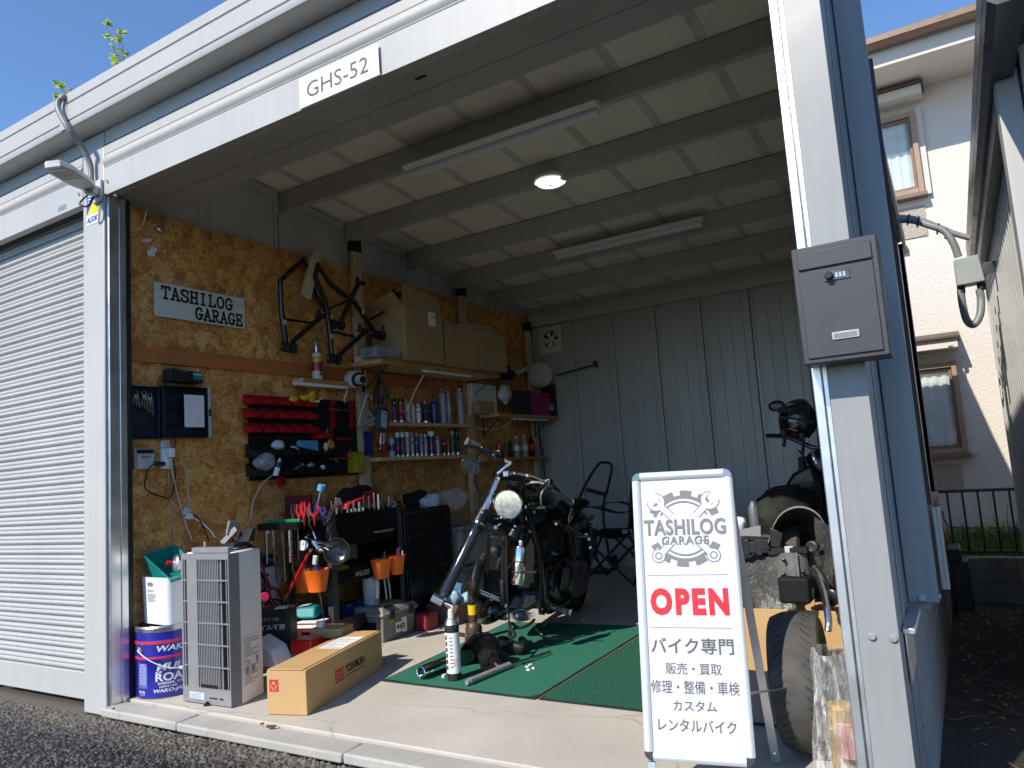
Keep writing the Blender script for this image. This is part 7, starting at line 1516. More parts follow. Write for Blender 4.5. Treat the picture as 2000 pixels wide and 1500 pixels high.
# ================================================================ loose parts on the mat
p = onZ(888, 1327, .009); t = thing('spray_can', p, 'tall black and white spray can standing on the green mat', 'spray can')
b = B(); r = .035; b.lathe(p, EZ, [(.032, 0, 0), (r, .004, 0), (r, .035, 0), (r, .036, 1), (r, .225, 1), (r, .226, 0), (r, .262, 0), (.033, .266, 2), (.026, .285, 2), (.016, .29, 2), (.016, .296, 3), (.014, .33, 3), (.010, .334, 3)], 28); b.o('can', [BLACKP, WHITE, ALU, CREAM], t)
PR = B(); vx = (V((EYE.x, EYE.y, 0)) - V((p.x, p.y, 0))).normalized(); a0 = math.atan2(vx.y, vx.x)
wr = lambda da: (lambda x, y: p + V((math.cos(a0 + da + x / r) * (r + .001), math.sin(a0 + da + x / r) * (r + .001), y)))
for k in range(9):
    q0 = .20 - .017 * k; w = .014; f = wr(-.45); PR.f([PR.v(f(x, y)) for x, y in ((0, q0), (w, q0), (w, q0 + .005), (0, q0 + .005))])
f = wr(-1.25); 
for k in range(6): PR.f([PR.v(f(x, y)) for x, y in ((0, .05 + .028 * k), (.016, .055 + .028 * k), (.014, .075 + .028 * k), (.002, .07 + .028 * k))])
PR.o('print', INK, t, sm=0)
b = B(); f = wr(.05)
for k in range(3): b.f([b.v(f(x, y)) for x, y in ((0, .07 + .012 * k), (.02, .07 + .012 * k), (.02, .077 + .012 * k), (0, .077 + .012 * k))])
b.o('red_print', REDINK, t, sm=0)
b = B(); b.tube([p + V((0, 0, .333)), p + V((-.01, .02, .345)), A(845, 1170, 3.75)], .0025, 6); b.o('straw', WHITE, t)
a, c = onZ(821, 1313, .045), onZ(890, 1286, .045); dd = (c - a).normalized(); t = thing('fork_tube', (a + c) / 2, 'chrome fork tube lying on the mat behind the spray can', 'fork tube')
b = B(); b.lathe(a, dd, [(.022, .02), (.022, .002), (.026, 0), (.029, .003), (.029, .30)], 28, cap=False); b.o('tube', CHROME, t); b = B(); b.lathe(a + dd * .02, dd, [(.0219, 0), (.0219, .002)], 20); b.o('bore', BLACK, t)
a, c = onZ(917, 1331, .025), onZ(995, 1299, .025); e_ = onZ(1075, 1273, .025); t = thing('damper_rod', (a + c) / 2, 'grey damper rod with a thin shaft lying across the green mat', 'rod')
b = B(); b.cyl(a, c, .016, n=18); b.lathe(a, (a - c), [(.016, 0), (.012, .01), (.012, .02)], 16); b.o('barrel', MIDGREY, t); b = B(); b.cyl(c, e_, .007, n=10); b.o('shaft', STEEL, t)
fc = V((1.53, .97, .0)); t = thing('front_fender', fc, 'glossy black front fender standing arched on the mat', 'fender'); rows = []
fa = V((.93, -.36, 0)).normalized(); fx = V((.36, .93, 0)).normalized()
for k in range(17):
    a = math.radians(0 + 180 * k / 16); rows.append([fc + fx * x + (fa * -math.cos(a) * .11 + EZ * math.sin(a) * (.175 - .5 * x * x * 8)) * (1 if abs(x) < .06 else .93) + EZ * .008 for x in (-.085, -.075, -.04, 0, .04, .075, .085)])
b = B(); b.solid(rows, (0, 0, .003)); b.o('shell', MATS['gloss_black'], t)
for k, (u, v, z, r, mt, lb, nm, ct) in enumerate(((985, 1262, .06, (.05, .05, .045), BLACK, 'black casting on the mat right of the fender', 'engine_casting', 'casting'), (1010, 1265, .05, (.06, .035, .035), BLACKP, 'dark cylinder part on the mat beside the casting', 'engine_part', 'engine part'), (1022, 1258, .06, (.03, .03, .04), DARKST, 'dark steel part farthest right on the mat', 'engine_part', 'engine part'))):
    q = onZ(u, v + 14, .008); q.z = r[2] + .008; lump(q, r, mt, nm, lb, ct, None, .25, 12, 20, 12)
for k, (u, v, mt, lb) in enumerate(((968, 1300, M('grey_rag', (.24, .20, .19), .9, var=.3), 'greyish crumpled rag at the fender foot'), (967, 1283, M('blue_rag', (.16, .22, .30), .9, var=.2), 'bluish crumpled rag beside the fender'))):
    q = onZ(u, v + 8, .008); q.z = .028; lump(q, (.045, .035, .028), mt, 'rag', lb, 'rag', 'rags on the green mat', .7, 14, 22, 14)
b = B(); b.bar(A(978, 1258, 3.7), A(1003, 1252, 3.75), .012); b.torus(A(1000, 1238, 3.8), (0, 1, .2), .018, .007, 18, 8); b.tube([A(996, 1215, 3.95), A(998, 1240, 3.85), A(1000, 1256, 3.8)], .007); b.o('hose_end', BLACKP, None, 'black hose with a ring end hanging to the mat', 'hose')
for k, (u, v) in enumerate(((1030, 1302), (1036, 1298), (1041, 1305), (1032, 1308), (868, 1318), (865, 1322))):
    q = onZ(u, v, .012); b = B(); b.cbox(q, (.018, .012, .006), Matrix.Translation(q) @ Matrix.Rotation(k * 1.1, 4, 'Z') @ Matrix.Translation(-q)); b.o('paper_scrap', PAPER, None, 'tiny pale scrap lying on the green mat', 'scrap', 'pale scraps on the green mat')
for k, (u, v, r) in enumerate(((530, 1421, .02), (512, 1416, .008), (1140, 1212, .012), (1145, 1165, .02), (222, 1386, .006))):
    q = onZ(u, v, 0 if v < 1400 else -.006); b = B(); q.z += .005; b.cbox(q, (r * 1.8, r, .006), Matrix.Translation(q) @ Matrix.Rotation(.4 + k, 4, 'Z') @ Matrix.Translation(-q)); b.o('litter_chip', [BRN, REDC, PAPER, PAPER, REDC][k], None, ('brown chip on the kerb edge', 'small red chip on the kerb', 'white flake near the back of the flat mat', 'white flake by the rear tyre', 'red chip at the left kerb end')[k], 'chip')
# ================================================================ behind the motorcycle
p = onZ(1195, 1128); q = V((1.02, 3.83, 0))
t = thing('hand_truck', V((.95, 4.25, 0)), 'black folding hand truck standing against the rear wall', 'hand truck')
pts = [onY(u, v, 4.22) for u, v in ((1128, 985), (1150, 935), (1168, 908), (1178, 903), (1190, 905), (1195, 915), (1188, 950), (1178, 1000))]
b = B(); lo1 = pts[0] + (pts[0] - pts[1]) * 1.5; lo1.z = .05; lo2 = pts[-1].copy(); lo2.z = .05; lo2.x += .03; b.tube([lo1] + pts + [lo2], .013, 10, 4); b.o('frame', BLACKP, t)
b = B(); b.bar(onY(1146, 956, 4.22), onY(1182, 966, 4.22), .02, .035); b.box((lo1.x - .03, 3.98, .01), (lo2.x + .03, 4.22, .02)); b.o('cross_bar', BLACKP, t)
for x in (lo1.x - .03, lo2.x + .03): b = B(); b.lathe((x, 4.25, .07), EX, [(.05, -.015), (.07, -.012), (.07, .012), (.05, .015)], 18); b.o('wheel', BLACKP, t)
t = thing('camp_chair', V((1.25, 3.75, 0)), 'black folding camp chair behind the motorcycle', 'chair')
cx, cy = 1.16, 3.62; w, dpt = .50, .46
def cp_(x, y, z): return V((cx + y, cy - x, z))
b = B()
for a, c in (((-.25, -.23, .02), (.25, -.21, .42)), ((.25, -.23, .02), (-.25, -.21, .42)), ((-.25, .23, .02), (.25, .21, .42)), ((.25, .23, .02), (-.25, .21, .42)), ((-.25, -.23, .02), (-.25, .21, .42)), ((-.25, .23, .02), (-.25, -.21, .42)), ((.25, -.23, .02), (.25, .21, .42)), ((.25, .23, .02), (.25, -.21, .42))): b.cyl(cp_(*a), cp_(*c), .011, n=8)
for s in (-1, 1): b.cyl(cp_(.26 * s, .22, .40), cp_(.28 * s, .30, .85), .011, n=8); b.cyl(cp_(.25 * s, -.21, .42), cp_(.27 * s, -.23, .62), .011, n=8)
b.o('frame', BLACKP, t)
b = B(); n = 8; b.solid([[cp_(-.25 + .5 * i / n, -.21 + .42 * j / n, .42 - .06 * math.sin(PI * i / n) * math.sin(PI * j / n)) for j in range(n + 1)] for i in range(n + 1)], (0, 0, .004)); b.o('seat', MATTE, t)
b = B(); b.solid([[cp_(-.27 + .54 * i / n, .22 + .08 * j / n + .04 * math.sin(PI * i / n), .46 + .40 * j / n) for j in range(n + 1)] for i in range(n + 1)], (0, .004, 0)); b.o('backrest', MATTE, t)
for s in (-1, 1): b = B(); b.solid([[cp_(.27 * s + .05 * i - .05, -.24 + .54 * j / 6, .62 + .03 * math.sin(j)) for j in range(7)] for i in range(3)], (0, 0, .005)); b.o('armrest', MATTE, t)
p = onY(1224, 1048, 3.55); b = B(); b.box((p.x - .035, 3.548, p.z - .07), (p.x + .055, 3.551, p.z + .06)); b.o('hanging_paper', M('grey_paper', (.42, .42, .46), .8), None, 'pale printed sheet hanging on the camp chair', 'paper')
# ================================================================ standing sign
TL, TR, BL, BR = onY(1238, 928, .06), onY(1424, 912, .13), onY(1260, 1487, -.09), onY(1478, 1497, -.02)
so_ = (BL + BR) / 2; so_.z = 0
t = thing('a_frame_sign', so_, 'white folding A-board reading TASHILOG GARAGE OPEN', 'sign')
ex = (BR - BL).normalized(); up_ = ((TL + TR) / 2 - (BL + BR) / 2); SH = up_.length; ey = up_.normalized(); ex = (ex - ey * ex.dot(ey)).normalized(); nz = ex.cross(ey).normalized()
SW = .318; so0 = (BL + BR) / 2 - ex * SW / 2
def sg(x, y, d=0.0): return so0 + ex * x + ey * y + nz * d
def sbox(b, x0, y0, x1, y1, d0, d1): b.hull([sg(x0, y0, d0), sg(x1, y0, d0), sg(x1, y1, d0), sg(x0, y1, d0)], [sg(x0, y0, d1), sg(x1, y0, d1), sg(x1, y1, d1), sg(x0, y1, d1)]); return b
f = .026
WPANEL = M('sign_white', (.64, .64, .66), .45, var=.01)
FRM = M('sign_frame', (.78, .79, .80), .28, .35, var=.03)
b = B(); sbox(b, f * .8, f * .8, SW - f * .8, SH - f * .8, -.008, .001); b.o('panel', WPANEL, t)
b = B()
def rail(x0, y0, x1, y1, hor):
    n = 6; a = []; c = []
    for i in range(n + 1):
        s = i / n; d = .002 + .010 * math.sin(PI * min(1, s * .85 + .08))
        if hor: a.append(sg(x0, y0 + (y1 - y0) * s, d)); c.append(sg(x1, y0 + (y1 - y0) * s, d))
        else: a.append(sg(x0 + (x1 - x0) * s, y0, d)); c.append(sg(x0 + (x1 - x0) * s, y1, d))
    a += [sg(x1 if not hor else x0, y0 if not hor else y1, -.012), sg(x0, y0, -.012)]; c += [sg(x1, y1, -.012), sg(x0 if not hor else x1, y1 if not hor else y0, -.012)]
    b.hull(a, c)
rail(f, SH, SW - f, SH - f, True); rail(f, 0, SW - f, f, True); rail(0, f, f, SH - f, False); rail(SW, f, SW - f, SH - f, False); b.o('frame', FRM, t)
for cx_, cy_, mt in ((f, SH - f, M('teal_corner', (.10, .22, .22), .3)), (SW - f, SH - f, M('slate_corner', (.25, .25, .40), .3)), (f, f, CHAR), (SW - f, f, CHAR)):
    a0 = math.atan2(cy_ - SH / 2, cx_ - SW / 2); sx = -1 if cx_ < SW / 2 else 1; sy = -1 if cy_ < SH / 2 else 1
    pts = [(0, 0)] + [(sx * f * math.cos(PI / 2 * i / 8), sy * f * math.sin(PI / 2 * i / 8)) for i in range(9)]
    if sx * sy < 0: pts = pts[::-1]
    b = B(); b.prism([(cx_ + p[0], cy_ + p[1]) for p in pts], so0 + nz * -.012, ex, ey, nz * .0225); b.o('corner', mt, t, bev=.002)
b = B()
for x in (f * .3, SW - f * 1.1): b.hull([sg(x, -.004, -.012), sg(x + .022, -.004, -.012), sg(x + .022, -.004, .0), sg(x, -.004, .0)], [sg(x, -.11, -.012), sg(x + .022, -.11, -.012), sg(x + .022, -.11, .0), sg(x, -.11, .0)])
b.o('front_leg', ALU, t)
apex = sg(SW / 2, SH - .03, -.02); rf = onZ(1516, 1490)
for k, x in enumerate((.02, SW - .02)):
    a = sg(x, SH - .03, -.022); foot = V((rf.x - .0 if k else rf.x - SW + .04, rf.y - (.0 if k else .06), .004)); b = B(); b.bar(a, foot, .026, .014, up=nz); lg = b.o('rear_leg', ALU, t)
    b = B(); q = foot + (a - foot).normalized() * .03; b.cyl(q - nz * -.008, q + nz * .012, .004, n=8); b.o('rivet', STEEL, lg)
a0, a1 = sg(.02, .1, -.022), sg(SW - .02, .1, -.022)
b = B(); q0, q1 = apex + (V((rf.x, rf.y, 0)) - apex) * .72, sg(SW - .03, SH * .22, -.012); b.bar(q1, q0 + V((.12, 0, 0)), .012, .004); b.o('stay', STEEL, t)
LG = M('sign_grey', (.19, .19, .195), .6, var=.02)
cxs, cys, GR = SW / 2, SH * (1 - .212), .120
def arcband(b, r0, r1, a0, a1, n=6, d=.0018):
    for i in range(n):
        p, q = a0 + (a1 - a0) * i / n, a0 + (a1 - a0) * (i + 1) / n
        b.f([b.v(sg(cxs + r * math.cos(w), cys + r * math.sin(w), d)) for r, w in ((r0, p), (r1, p), (r1, q), (r0, q))])
b = B(); n = 96
for i in range(n):
    a = 2 * PI * (i + .5) / n; y = math.sin(a)
    if -.42 < y < .36: continue
    tooth = (i * 12 / n + .5) % 1.0 < .52
    arcband(b, GR * .78, GR * (1.0 if tooth else .87), 2 * PI * i / n, 2 * PI * (i + 1) / n, 1)
    if abs(y) > .5: arcband(b, GR * .67, GR * .72, 2 * PI * i / n, 2 * PI * (i + 1) / n, 1)
b.o('gear_emblem', LG, t, sm=0)
for s in (-1, 1):
    ca, sa = math.cos(math.radians(45)) * s, math.sin(math.radians(45))
    e1, e2 = V((ca, sa)), V((-sa, ca))
    for lay, (w, mt, d, nm) in enumerate(((0.0, LG, .0019, 'wrench_emblem'), (.003, WPANEL, .0024, 'wrench_inlay'))):
        b = B()
        def q2(p, z=0): P = e1 * p[0] + e2 * p[1]; return sg(cxs + P.x, cys + P.y, d + z)
        l, hw = GR * 1.0, .0125 - w
        pts = [(-l, -hw), (l * .92, -hw), (l * .92, hw), (-l, hw)]; 
        for x0, x1 in ((-l, -GR * .47), (GR * .47, l * .92)): 
            b.f([b.v(q2(p)) for p in ((x0, -hw), (x1, -hw), (x1, hw), (x0, hw))])
        R_ = .022 - w; c0 = -l
        b.f([b.v(q2((c0 + R_ * math.cos(a), R_ * math.sin(a)), .0002)) for a in [2 * PI * i / 18 for i in range(18)]])
        if lay == 1: pass
        R_ = .030 - w; c1 = l * 1.0; arc = [math.radians(40 + 280 * i / 16) for i in range(17)]
        b.f([b.v(q2((c1 + R_ * math.cos(a), R_ * math.sin(a)), .0002)) for a in arc] + [b.v(q2((c1 - .006, -.011 - w), .0002)), b.v(q2((c1 - .012 - w, 0), .0002)), b.v(q2((c1 - .006, .011 + w), .0002))])
        b.o(nm, mt, t, sm=0)
    b = B(); P = e1 * -GR
    arc = [2 * PI * i / 18 for i in range(18)]
    for i in range(18): b.f([b.v(sg(cxs + P.x + r * math.cos(a), cys + P.y + r * math.sin(a), .0030)) for r, a in ((.008, arc[i]), (.012, arc[i]), (.012, arc[(i + 1) % 18]), (.008, arc[(i + 1) % 18]))])
    b.o('ring_emblem', LG, t, sm=0)
b = B(); b.f([b.v(sg(x, y, .0048)) for x, y in ((cxs - GR * 1.08, cys - GR * .62 + .03), (cxs + GR * 1.08, cys - GR * .62 + .03), (cxs + GR * 1.08, cys + GR * .33), (cxs - GR * 1.08, cys + GR * .33))]) if False else None
def swords(s, xa, xb, ya, yb, mat, bold, nm='lettering', d=.0016, **k):
    b = B(); words(b, s, sg(SW * xa, SH * (1 - yb)), ex, ey, SW * (xb - xa), SH * (yb - ya), bold, off=d, **k); return b.o(nm, mat, t, sm=0)
swords('TASHILOG', .10, .90, .178, .236, LG, .026, d=.0034, space=1.06); swords('GARAGE', .27, .73, .240, .271, LG, .022, space=1.12, d=.0034)
b = B()
for y in (.380, .562): b.f([b.v(sg(x, SH * (1 - y) + z, .0018)) for x, z in ((SW * .11, 0), (SW * .89, 0), (SW * .89, .0016), (SW * .11, .0016))])
b.o('rule', LG, t)
swords('OPEN', .125, .875, .424, .520, M('sign_red', (.60, .015, .03), .6, var=.02), .058, space=1.24)
G2 = M('sign_text_grey', (.10, .097, .105), .6, var=.02)
swords('バイク専門', .11, .885, .595, .650, G2, .018); swords('販売・買取', .24, .76, .679, .718, G2, .008); swords('修理・整備・車検', .09, .91, .737, .781, G2, .008); swords('カスタム', .29, .69, .802, .836, G2, .012); swords('レンタルバイク', .14, .855, .862, .902, G2, .012)
# ================================================================ right-hand heap of scooter parts
t = thing('scooter_tyre', V((3.18, .44, 0)), 'worn wide scooter tyre standing upright beside the sign', 'tyre')
m, nt, b_ = base('worn_tread'); n1 = tex(nt, 'ShaderNodeTexNoise', 14, detail=6); n2 = tex(nt, 'ShaderNodeTexNoise', 1.0, vec=mapping(nt, (3, 40, 40)), detail=4)
nt.links.new(ramp(nt, n1.outputs[0], [(.3, (.045, .043, .041)), (.7, (.085, .080, .076))]), b_.inputs['Base Color']); b_.inputs['Roughness'].default_value = .75; bump(nt, b_, n2.outputs[0], .25, .004); TREAD = m
tc = V((3.183, .455, .226)); tx = V((.985, .10, .05)).normalized(); R_ = .226; b = B(); pr = [(.13, -.055), (.165, -.074), (.195, -.082), (.207, -.076), (.217, -.05), (.223, -.025), (.2245, 0), (.223, .025), (.217, .05), (.207, .076), (.195, .082), (.165, .074), (.13, .055), (.12, .03), (.12, -.03), (.13, -.055)]
b.lathe(tc, tx, pr, 56, cap=False); ty = b.o('carcass', TREAD, t)
b = B(); y1 = tx.orthogonal().normalized(); y2 = tx.cross(y1)
for k in range(44):
    for s in (-1, 1):
        a = 2 * PI * (k + .25 * s) / 44; pts = []
        for i in range(5):
            f_ = i / 4; x = s * (.030 + .046 * f_); rr = (.2225, .2195, .2155, .2105, .2055)[i]; aa = a + .10 * f_ + .04 * math.sin(f_ * 3); e = y1 * math.cos(aa) + y2 * math.sin(aa); pts.append((tc + tx * x + e * rr, e))
        for (p, e), (q, e2) in zip(pts, pts[1:]):
            w = (q - p).cross(e).normalized() * (.0011 if k % 3 else .0017); b.hull([p - w - e * .004, p + w - e * .004, p + w + e * .0006, p - w + e * .0006], [q - w - e2 * .004, q + w - e2 * .004, q + w + e2 * .0006, q - w + e2 * .0006])
b.o('tread_groove', RUB, ty)
b = B(); b.lathe(tc - tx * .03, tx, [(.118, 0), (.119, .06), (.10, .05), (.04, .035), (.035, .06)], 32); b.o('rim', BLACKP, t)
# cardboard behind it
b = B(); a, c = onY(1458, 1188, .92), onY(1660, 1196, .92); 
t = thing('parts_carton', V(((a.x + c.x) / 2, 1.05, 0)), 'wide cardboard box behind the scooter tyre', 'cardboard box')
b.box((a.x - .05, .92, .0), (c.x - .02, .926, a.z)); b.box((a.x - .05, .9261, .0), (a.x - .044, 1.30, a.z)); b.box((c.x - .026, .9261, .0), (c.x - .02, 1.30, a.z)); b.box((a.x - .0439, 1.294, .0), (c.x - .0261, 1.30, a.z)); b.box((a.x - .0439, .9261, .0), (c.x - .0261, 1.2939, .006)); b.o('body', CARD, t, bev=.002)
b = B(); b.box((3.30, .60, .0), (3.44, .605, .37)); b.box((3.30, .6051, .0), (3.44, .80, .36)); b.o('cardboard_box', CARD, None, 'narrow cardboard box between the tyre and the right post', 'cardboard box', bev=.003)
p = onY(1500, 1180, 1.05); b = B(); n = 20; b.sheet([[V((p.x - .02 + .13 * i / n, .96 + .12 * j / n, .335 + .05 * math.sin(PI * i / n) * math.sin(PI * j / n) + .06 * abs(noise.noise(V((i * .4, j * .4, 5)))))) for j in range(n + 1)] for i in range(n + 1)]); b.o('film_bag', FILM, None, 'clear film bag in the wide cardboard box', 'plastic bag')
DUSTP = M('dusty_black_plastic', (.045, .043, .041), .6, var=.25, vs=14, dust=.45, bmp=.1)
def fairing(nm, pts_rows, label, mat=DUSTP, th=(0, .006, 0), cat='fairing panel', parent=None):
    b = B(); b.solid(pts_rows, th); return b.o(nm, mat, parent, label if parent is None else None, cat if parent is None else None)
def FR_(u, v, y): return onY(u, v, y)
# grey inner fender plate (the ribbed flap in front)
t = thing('inner_fender', onY(1555, 1160, .95), 'dusty grey inner fender plate above the scooter tyre', 'fender')
rows = []
for j in range(7):
    tt = j / 6; r = []
    for i in range(7):
        s = i / 6; u = (1513 + 62 * s) + (15 * tt if True else 0); v = 1080 + (10 - 4) * s * 0 + 88 * tt; r.append(onY(u, v, .98 - .05 * math.sin(PI * s) - .06 * tt))
    rows.append(r)
b = B(); b.solid(rows, (0, .008, 0)); b.o('plate', M('worn_grey_plastic', (.12, .115, .11), .6, var=.2, vs=16, dust=.35), t)
b = B(); b.bar(onY(1555, 1080, .925), onY(1565, 1165, .862), .006, .004, up=(0, 1, 0)); b.bar(onY(1511, 1076, .97), onY(1578, 1073, .95), .03, .022); b.o('rib', BLACKP, t)
b = B(); b.box(onY(1533, 1080, .945), onY(1550, 1066, .965)); b.o('latch', LTGREY, t, bev=.002)
b = B()
for u, v in ((1530, 1123), (1568, 1118), (1530, 1095)): q = onY(u, v, .90); b.lathe(q, -EY, [(.007, -.02), (.007, .0), (.003, .002)], 10)
b.o('screw', BLACK, t)
b = B(); b.hull([onY(u, v, .90) for u, v in ((1528, 1150), (1590, 1148), (1588, 1168), (1530, 1166))], [onY(u, v, .93) for u, v in ((1528, 1150), (1590, 1148), (1588, 1168), (1530, 1166))]); b.o('lip', LTGREY, t, bev=.002)
b = B(); b.box(V((onY(1530, 1195, .9).x, .85, .40)), V((onY(1590, 1195, .9).x, 1.0, .50))); b.o('black_bracket', MATTE, None, 'black battery tray under the grey fender plate', 'tray', bev=.01)
# big arched fender with the second tyre inside
t = thing('arched_fender', onY(1560, 1030, 1.25), 'arched black fender shell holding a tyre', 'fender')
rows = []
for k in range(13):
    a = k / 12; u = 1500 + 122 * a; top = 1030 - 42 * math.sin(PI * (a * .86 + .07)) + 38 * (abs(a - .5) * 2) ** 6
    rows.append([onY(u, top, 1.12), onY(u, top + 1, 1.22), onY(u + 2, top + 8, 1.36)])
b = B(); b.solid(rows, (0, 0, -.008)); b.o('rim_edge', M('pale_edge', (.20, .195, .19), .5), t)
rows = []
for k in range(13):
    a = k / 12; u = 1500 + 120 * a; top = 1032 - 42 * math.sin(PI * (a * .86 + .07)) + 38 * (abs(a - .5) * 2) ** 6
    rows.append([onY(u, top + 3, 1.125), onY(1510 + 100 * a, top + 35, 1.30), onY(1522 + 76 * a, 1075, 1.34)])
b = B(); b.solid(rows, (0, .006, 0)); b.o('shell', M('brownish_black', (.035, .027, .02), .4, var=.2), t)
b = B(); b.hull([onY(u, v, 1.06) for u, v in ((1502, 1028), (1530, 1042), (1526, 1072), (1505, 1068))], [onY(u, v, 1.14) for u, v in ((1502, 1028), (1530, 1042), (1526, 1072), (1505, 1068))]); b.o('side_cheek', BLACKP, t, bev=.006)
c2 = onY(1552, 1082, 1.33); b = B(); tyre(b, c2, (.97, -.1, .05), .135, .11, .08); ty2 = b.o('spare_tyre', TREAD, None, 'second worn tyre tucked inside the arched fender', 'tyre')
b = B(); rows = [[onY(1590 + 34 * s + 8 * j, 1012 + 60 * j + 20 * s * (1 - j), 1.10 - .1 * s + .03 * math.sin(4 * s + j)) for s in (0, .33, .66, 1)] for j in (0, .5, 1, 1.5, 2)]; b.solid(rows, (0, .006, 0)); b.o('torn_panel', DUSTP, None, 'dusty black side panel right of the arched fender', 'fairing panel', jit=.012, js=9)
b = B(); rows = [[onY(1592 + 60 * s, 1085 + 62 * j - 12 * s, 1.0 + .04 * math.sin(5 * s + 2 * j)) for s in (0, .3, .6, 1)] for j in (0, .5, 1, 1.5)]; b.solid(rows, (0, .006, 0)); b.o('torn_panel', DUSTP, None, 'lower dusty black panel behind the chrome rail', 'fairing panel', jit=.012, js=9)
q = onY(1585, 1068, 1.03); b = B(); b.lathe(q, V((-.3, -1, 0)), [(.022, -.03), (.024, 0), (.018, .004), (.008, .0)], 16); b.o('rubber_mount', CHAR, None, 'round rubber mount beside the arched fender', 'rubber mount')
b = B(); b.tube([onY(1584, 1112, .84), onY(1598, 1130, .80), onY(1610, 1165, .74), onY(1618, 1210, .68), onY(1617, 1232, .66)], .013, 12, 5); b.o('chrome_rail', CHROME, None, 'curved chrome rail descending behind the tyre', 'rail')
b = B(); b.tube([onY(1590, 1108, .88), onY(1606, 1130, .85), onY(1620, 1175, .8)], .016, 10, 5); b.o('black_tube', BLACKP, None, 'black tube beside the curved chrome rail', 'tube')
b = B(); b.lathe(onY(1622, 1168, .8), V((-.2, -1, 0)), [(.03, -.03), (.032, 0), (.02, .006)], 20); b.o('rubber_bumper', BLACK, None, 'round black rubber foot by the right post', 'rubber foot')
# bits on the left of the heap
b = B()
b.bar(onY(1440, 1058, 1.25), onY(1515, 1062, 1.18), .10, .045); 
for k in range(6): q = onY(1448 + 12 * k, 1068, 1.17); b.cbox(q, (.03, .05, .05 + .02 * (k % 2)))
b.o('headlamp_bracket', BLACKP, None, 'black plastic bracket left of the arched fender', 'bracket', bev=.004)
rows = [[onY(1436 + 78 * s + 12 * j, 1088 + 10 * math.sin(5 * s) + 52 * j - 22 * s * (1 - j), 1.22 - .14 * j) for s in (0, .2, .4, .6, .8, 1)] for j in (0, .4, .8, 1.2, 1.7)]
b = B(); b.solid(rows, (0, .008, 0)); b.o('fairing_panel', DUSTP, None, 'large dusty black fairing lying over the wide carton', 'fairing panel', jit=.02, js=7)
b = B(); p = onY(1472, 1003, 1.5); b.lathe(V((p.x, 1.5, p.z - .08)), EZ, [(.024, 0), (.024, .11), (.014, .125), (.010, .14)], 18); b.o('grey_can', M('dim_grey_can', (.12, .12, .125), .4), None, 'grey spray can among the scooter parts', 'spray can')
b = B(); q = onY(1462, 1043, 1.4); b.hull([q + V((-.06, 0, -.08)), q + V((.05, 0, -.08)), q + V((.06, 0, .04)), q + V((-.05, 0, .02))], [q + V((-.06, .004, -.08)), q + V((.05, .004, -.08)), q + V((.06, .004, .04)), q + V((-.05, .004, .02))]); b.o('metal_plate', MIDGREY, None, 'thin dull grey plate standing behind the black bracket', 'plate')
lump(onY(1446, 1024, 1.45), (.03, .03, .04), LTCLOTH, 'pale_rag', 'pale rag behind the thin grey plate', 'rag', None, .5, 10)
for k in range(6):
    b = B(); a = onY(1455 + 22 * k, 1125 + 4 * (k % 3), 1.12); b.bar(a, a + V((.05, .02, .012 * (k % 2))), .01, .006); b.o('metal_bit', [STEEL, DARKST, ALU][k % 3], None, 'small metal bracket lying on the dusty fairing', 'bracket', 'metal brackets lying on the dusty fairing')
for k, (u0, v0, u1, v1, y0, y1, mt, lb) in enumerate(((1480, 1345, 1520, 1290, .95, .60, CHROME, 'chrome tube low behind the sign leg'), (1490, 1330, 1515, 1305, .9, .62, BLACKP, 'black tube low behind the sign leg'))):
    b = B(); b.cyl(onY(u0, v0, y0), onY(u1, v1, y1), .014, n=12); b.o('frame_tube', mt, None, lb, 'tube')
b = B(); b.box((2.86, .62, .0), (3.06, .86, .12)); b.o('navy_crate', M('navy_plastic', (.012, .02, .07), .5), None, 'navy crate low behind the rear leg of the sign', 'crate', bev=.01)
b = B(); rows = [[V((2.80 + .28 * i / 5, .60 - .03 * j, .02 + .10 * j)) for i in range(6)] for j in range(3)]; b.solid(rows, (0, .006, 0)); b.o('plastic_cover', MIDGREY, None, 'grey panel leaning behind the sign foot', 'panel')
# film bag with brown contents, black cup
m, nt, b_ = base('bag_film'); b_.inputs['Base Color'].default_value = (.9, .89, .86, 1); b_.inputs['Roughness'].default_value = .1
n1 = tex(nt, 'ShaderNodeTexNoise', 1.0, vec=mapping(nt, (34, 34, 9)), detail=5, rough=.65, Distortion=.8)
nt.links.new(ramp(nt, n1.outputs[0], [(.40, .10), (.56, .32), (.66, .95)]), b_.inputs['Alpha']); bump(nt, b_, n1.outputs[0], 1.0, .03); BAGF = m
c0 = V((3.345, .16, 0)); t = thing('film_bag', c0, 'clear plastic bag with amber contents beside the right post', 'plastic bag')
rows = []; n = 64
for j in range(17):
    z = .41 * j / 16; r = []
    for i in range(n):
        a = 2 * PI * i / n; rr = (.085 - .03 * (j / 16) ** 2) * (1 + .25 * noise.noise(V((math.cos(a) * 1.6, math.sin(a) * 1.6, z * 6))) + .16 * abs(noise.noise(V((math.cos(a) * 5, math.sin(a) * 5, z * 7)))) + .05 * math.sin(13 * a + 9 * z)); r.append(c0 + V((rr * math.cos(a), rr * 1.1 * math.sin(a), z + .03 * noise.noise(V((a, z * 5, 1))) * (j > 0))))
    rows.append(r + r[:1])
b = B(); b.sheet(rows); b.o('film', BAGF, t)
b = B(); b.cbox(c0 + V((.0, .012, .13)), (.072, .072, .24), Matrix.Translation(c0) @ Matrix.Rotation(.4, 4, 'Z') @ Matrix.Translation(-c0)); b.o('contents', M('amber_carton', (.42, .27, .09), .5, var=.3), t, bev=.012)
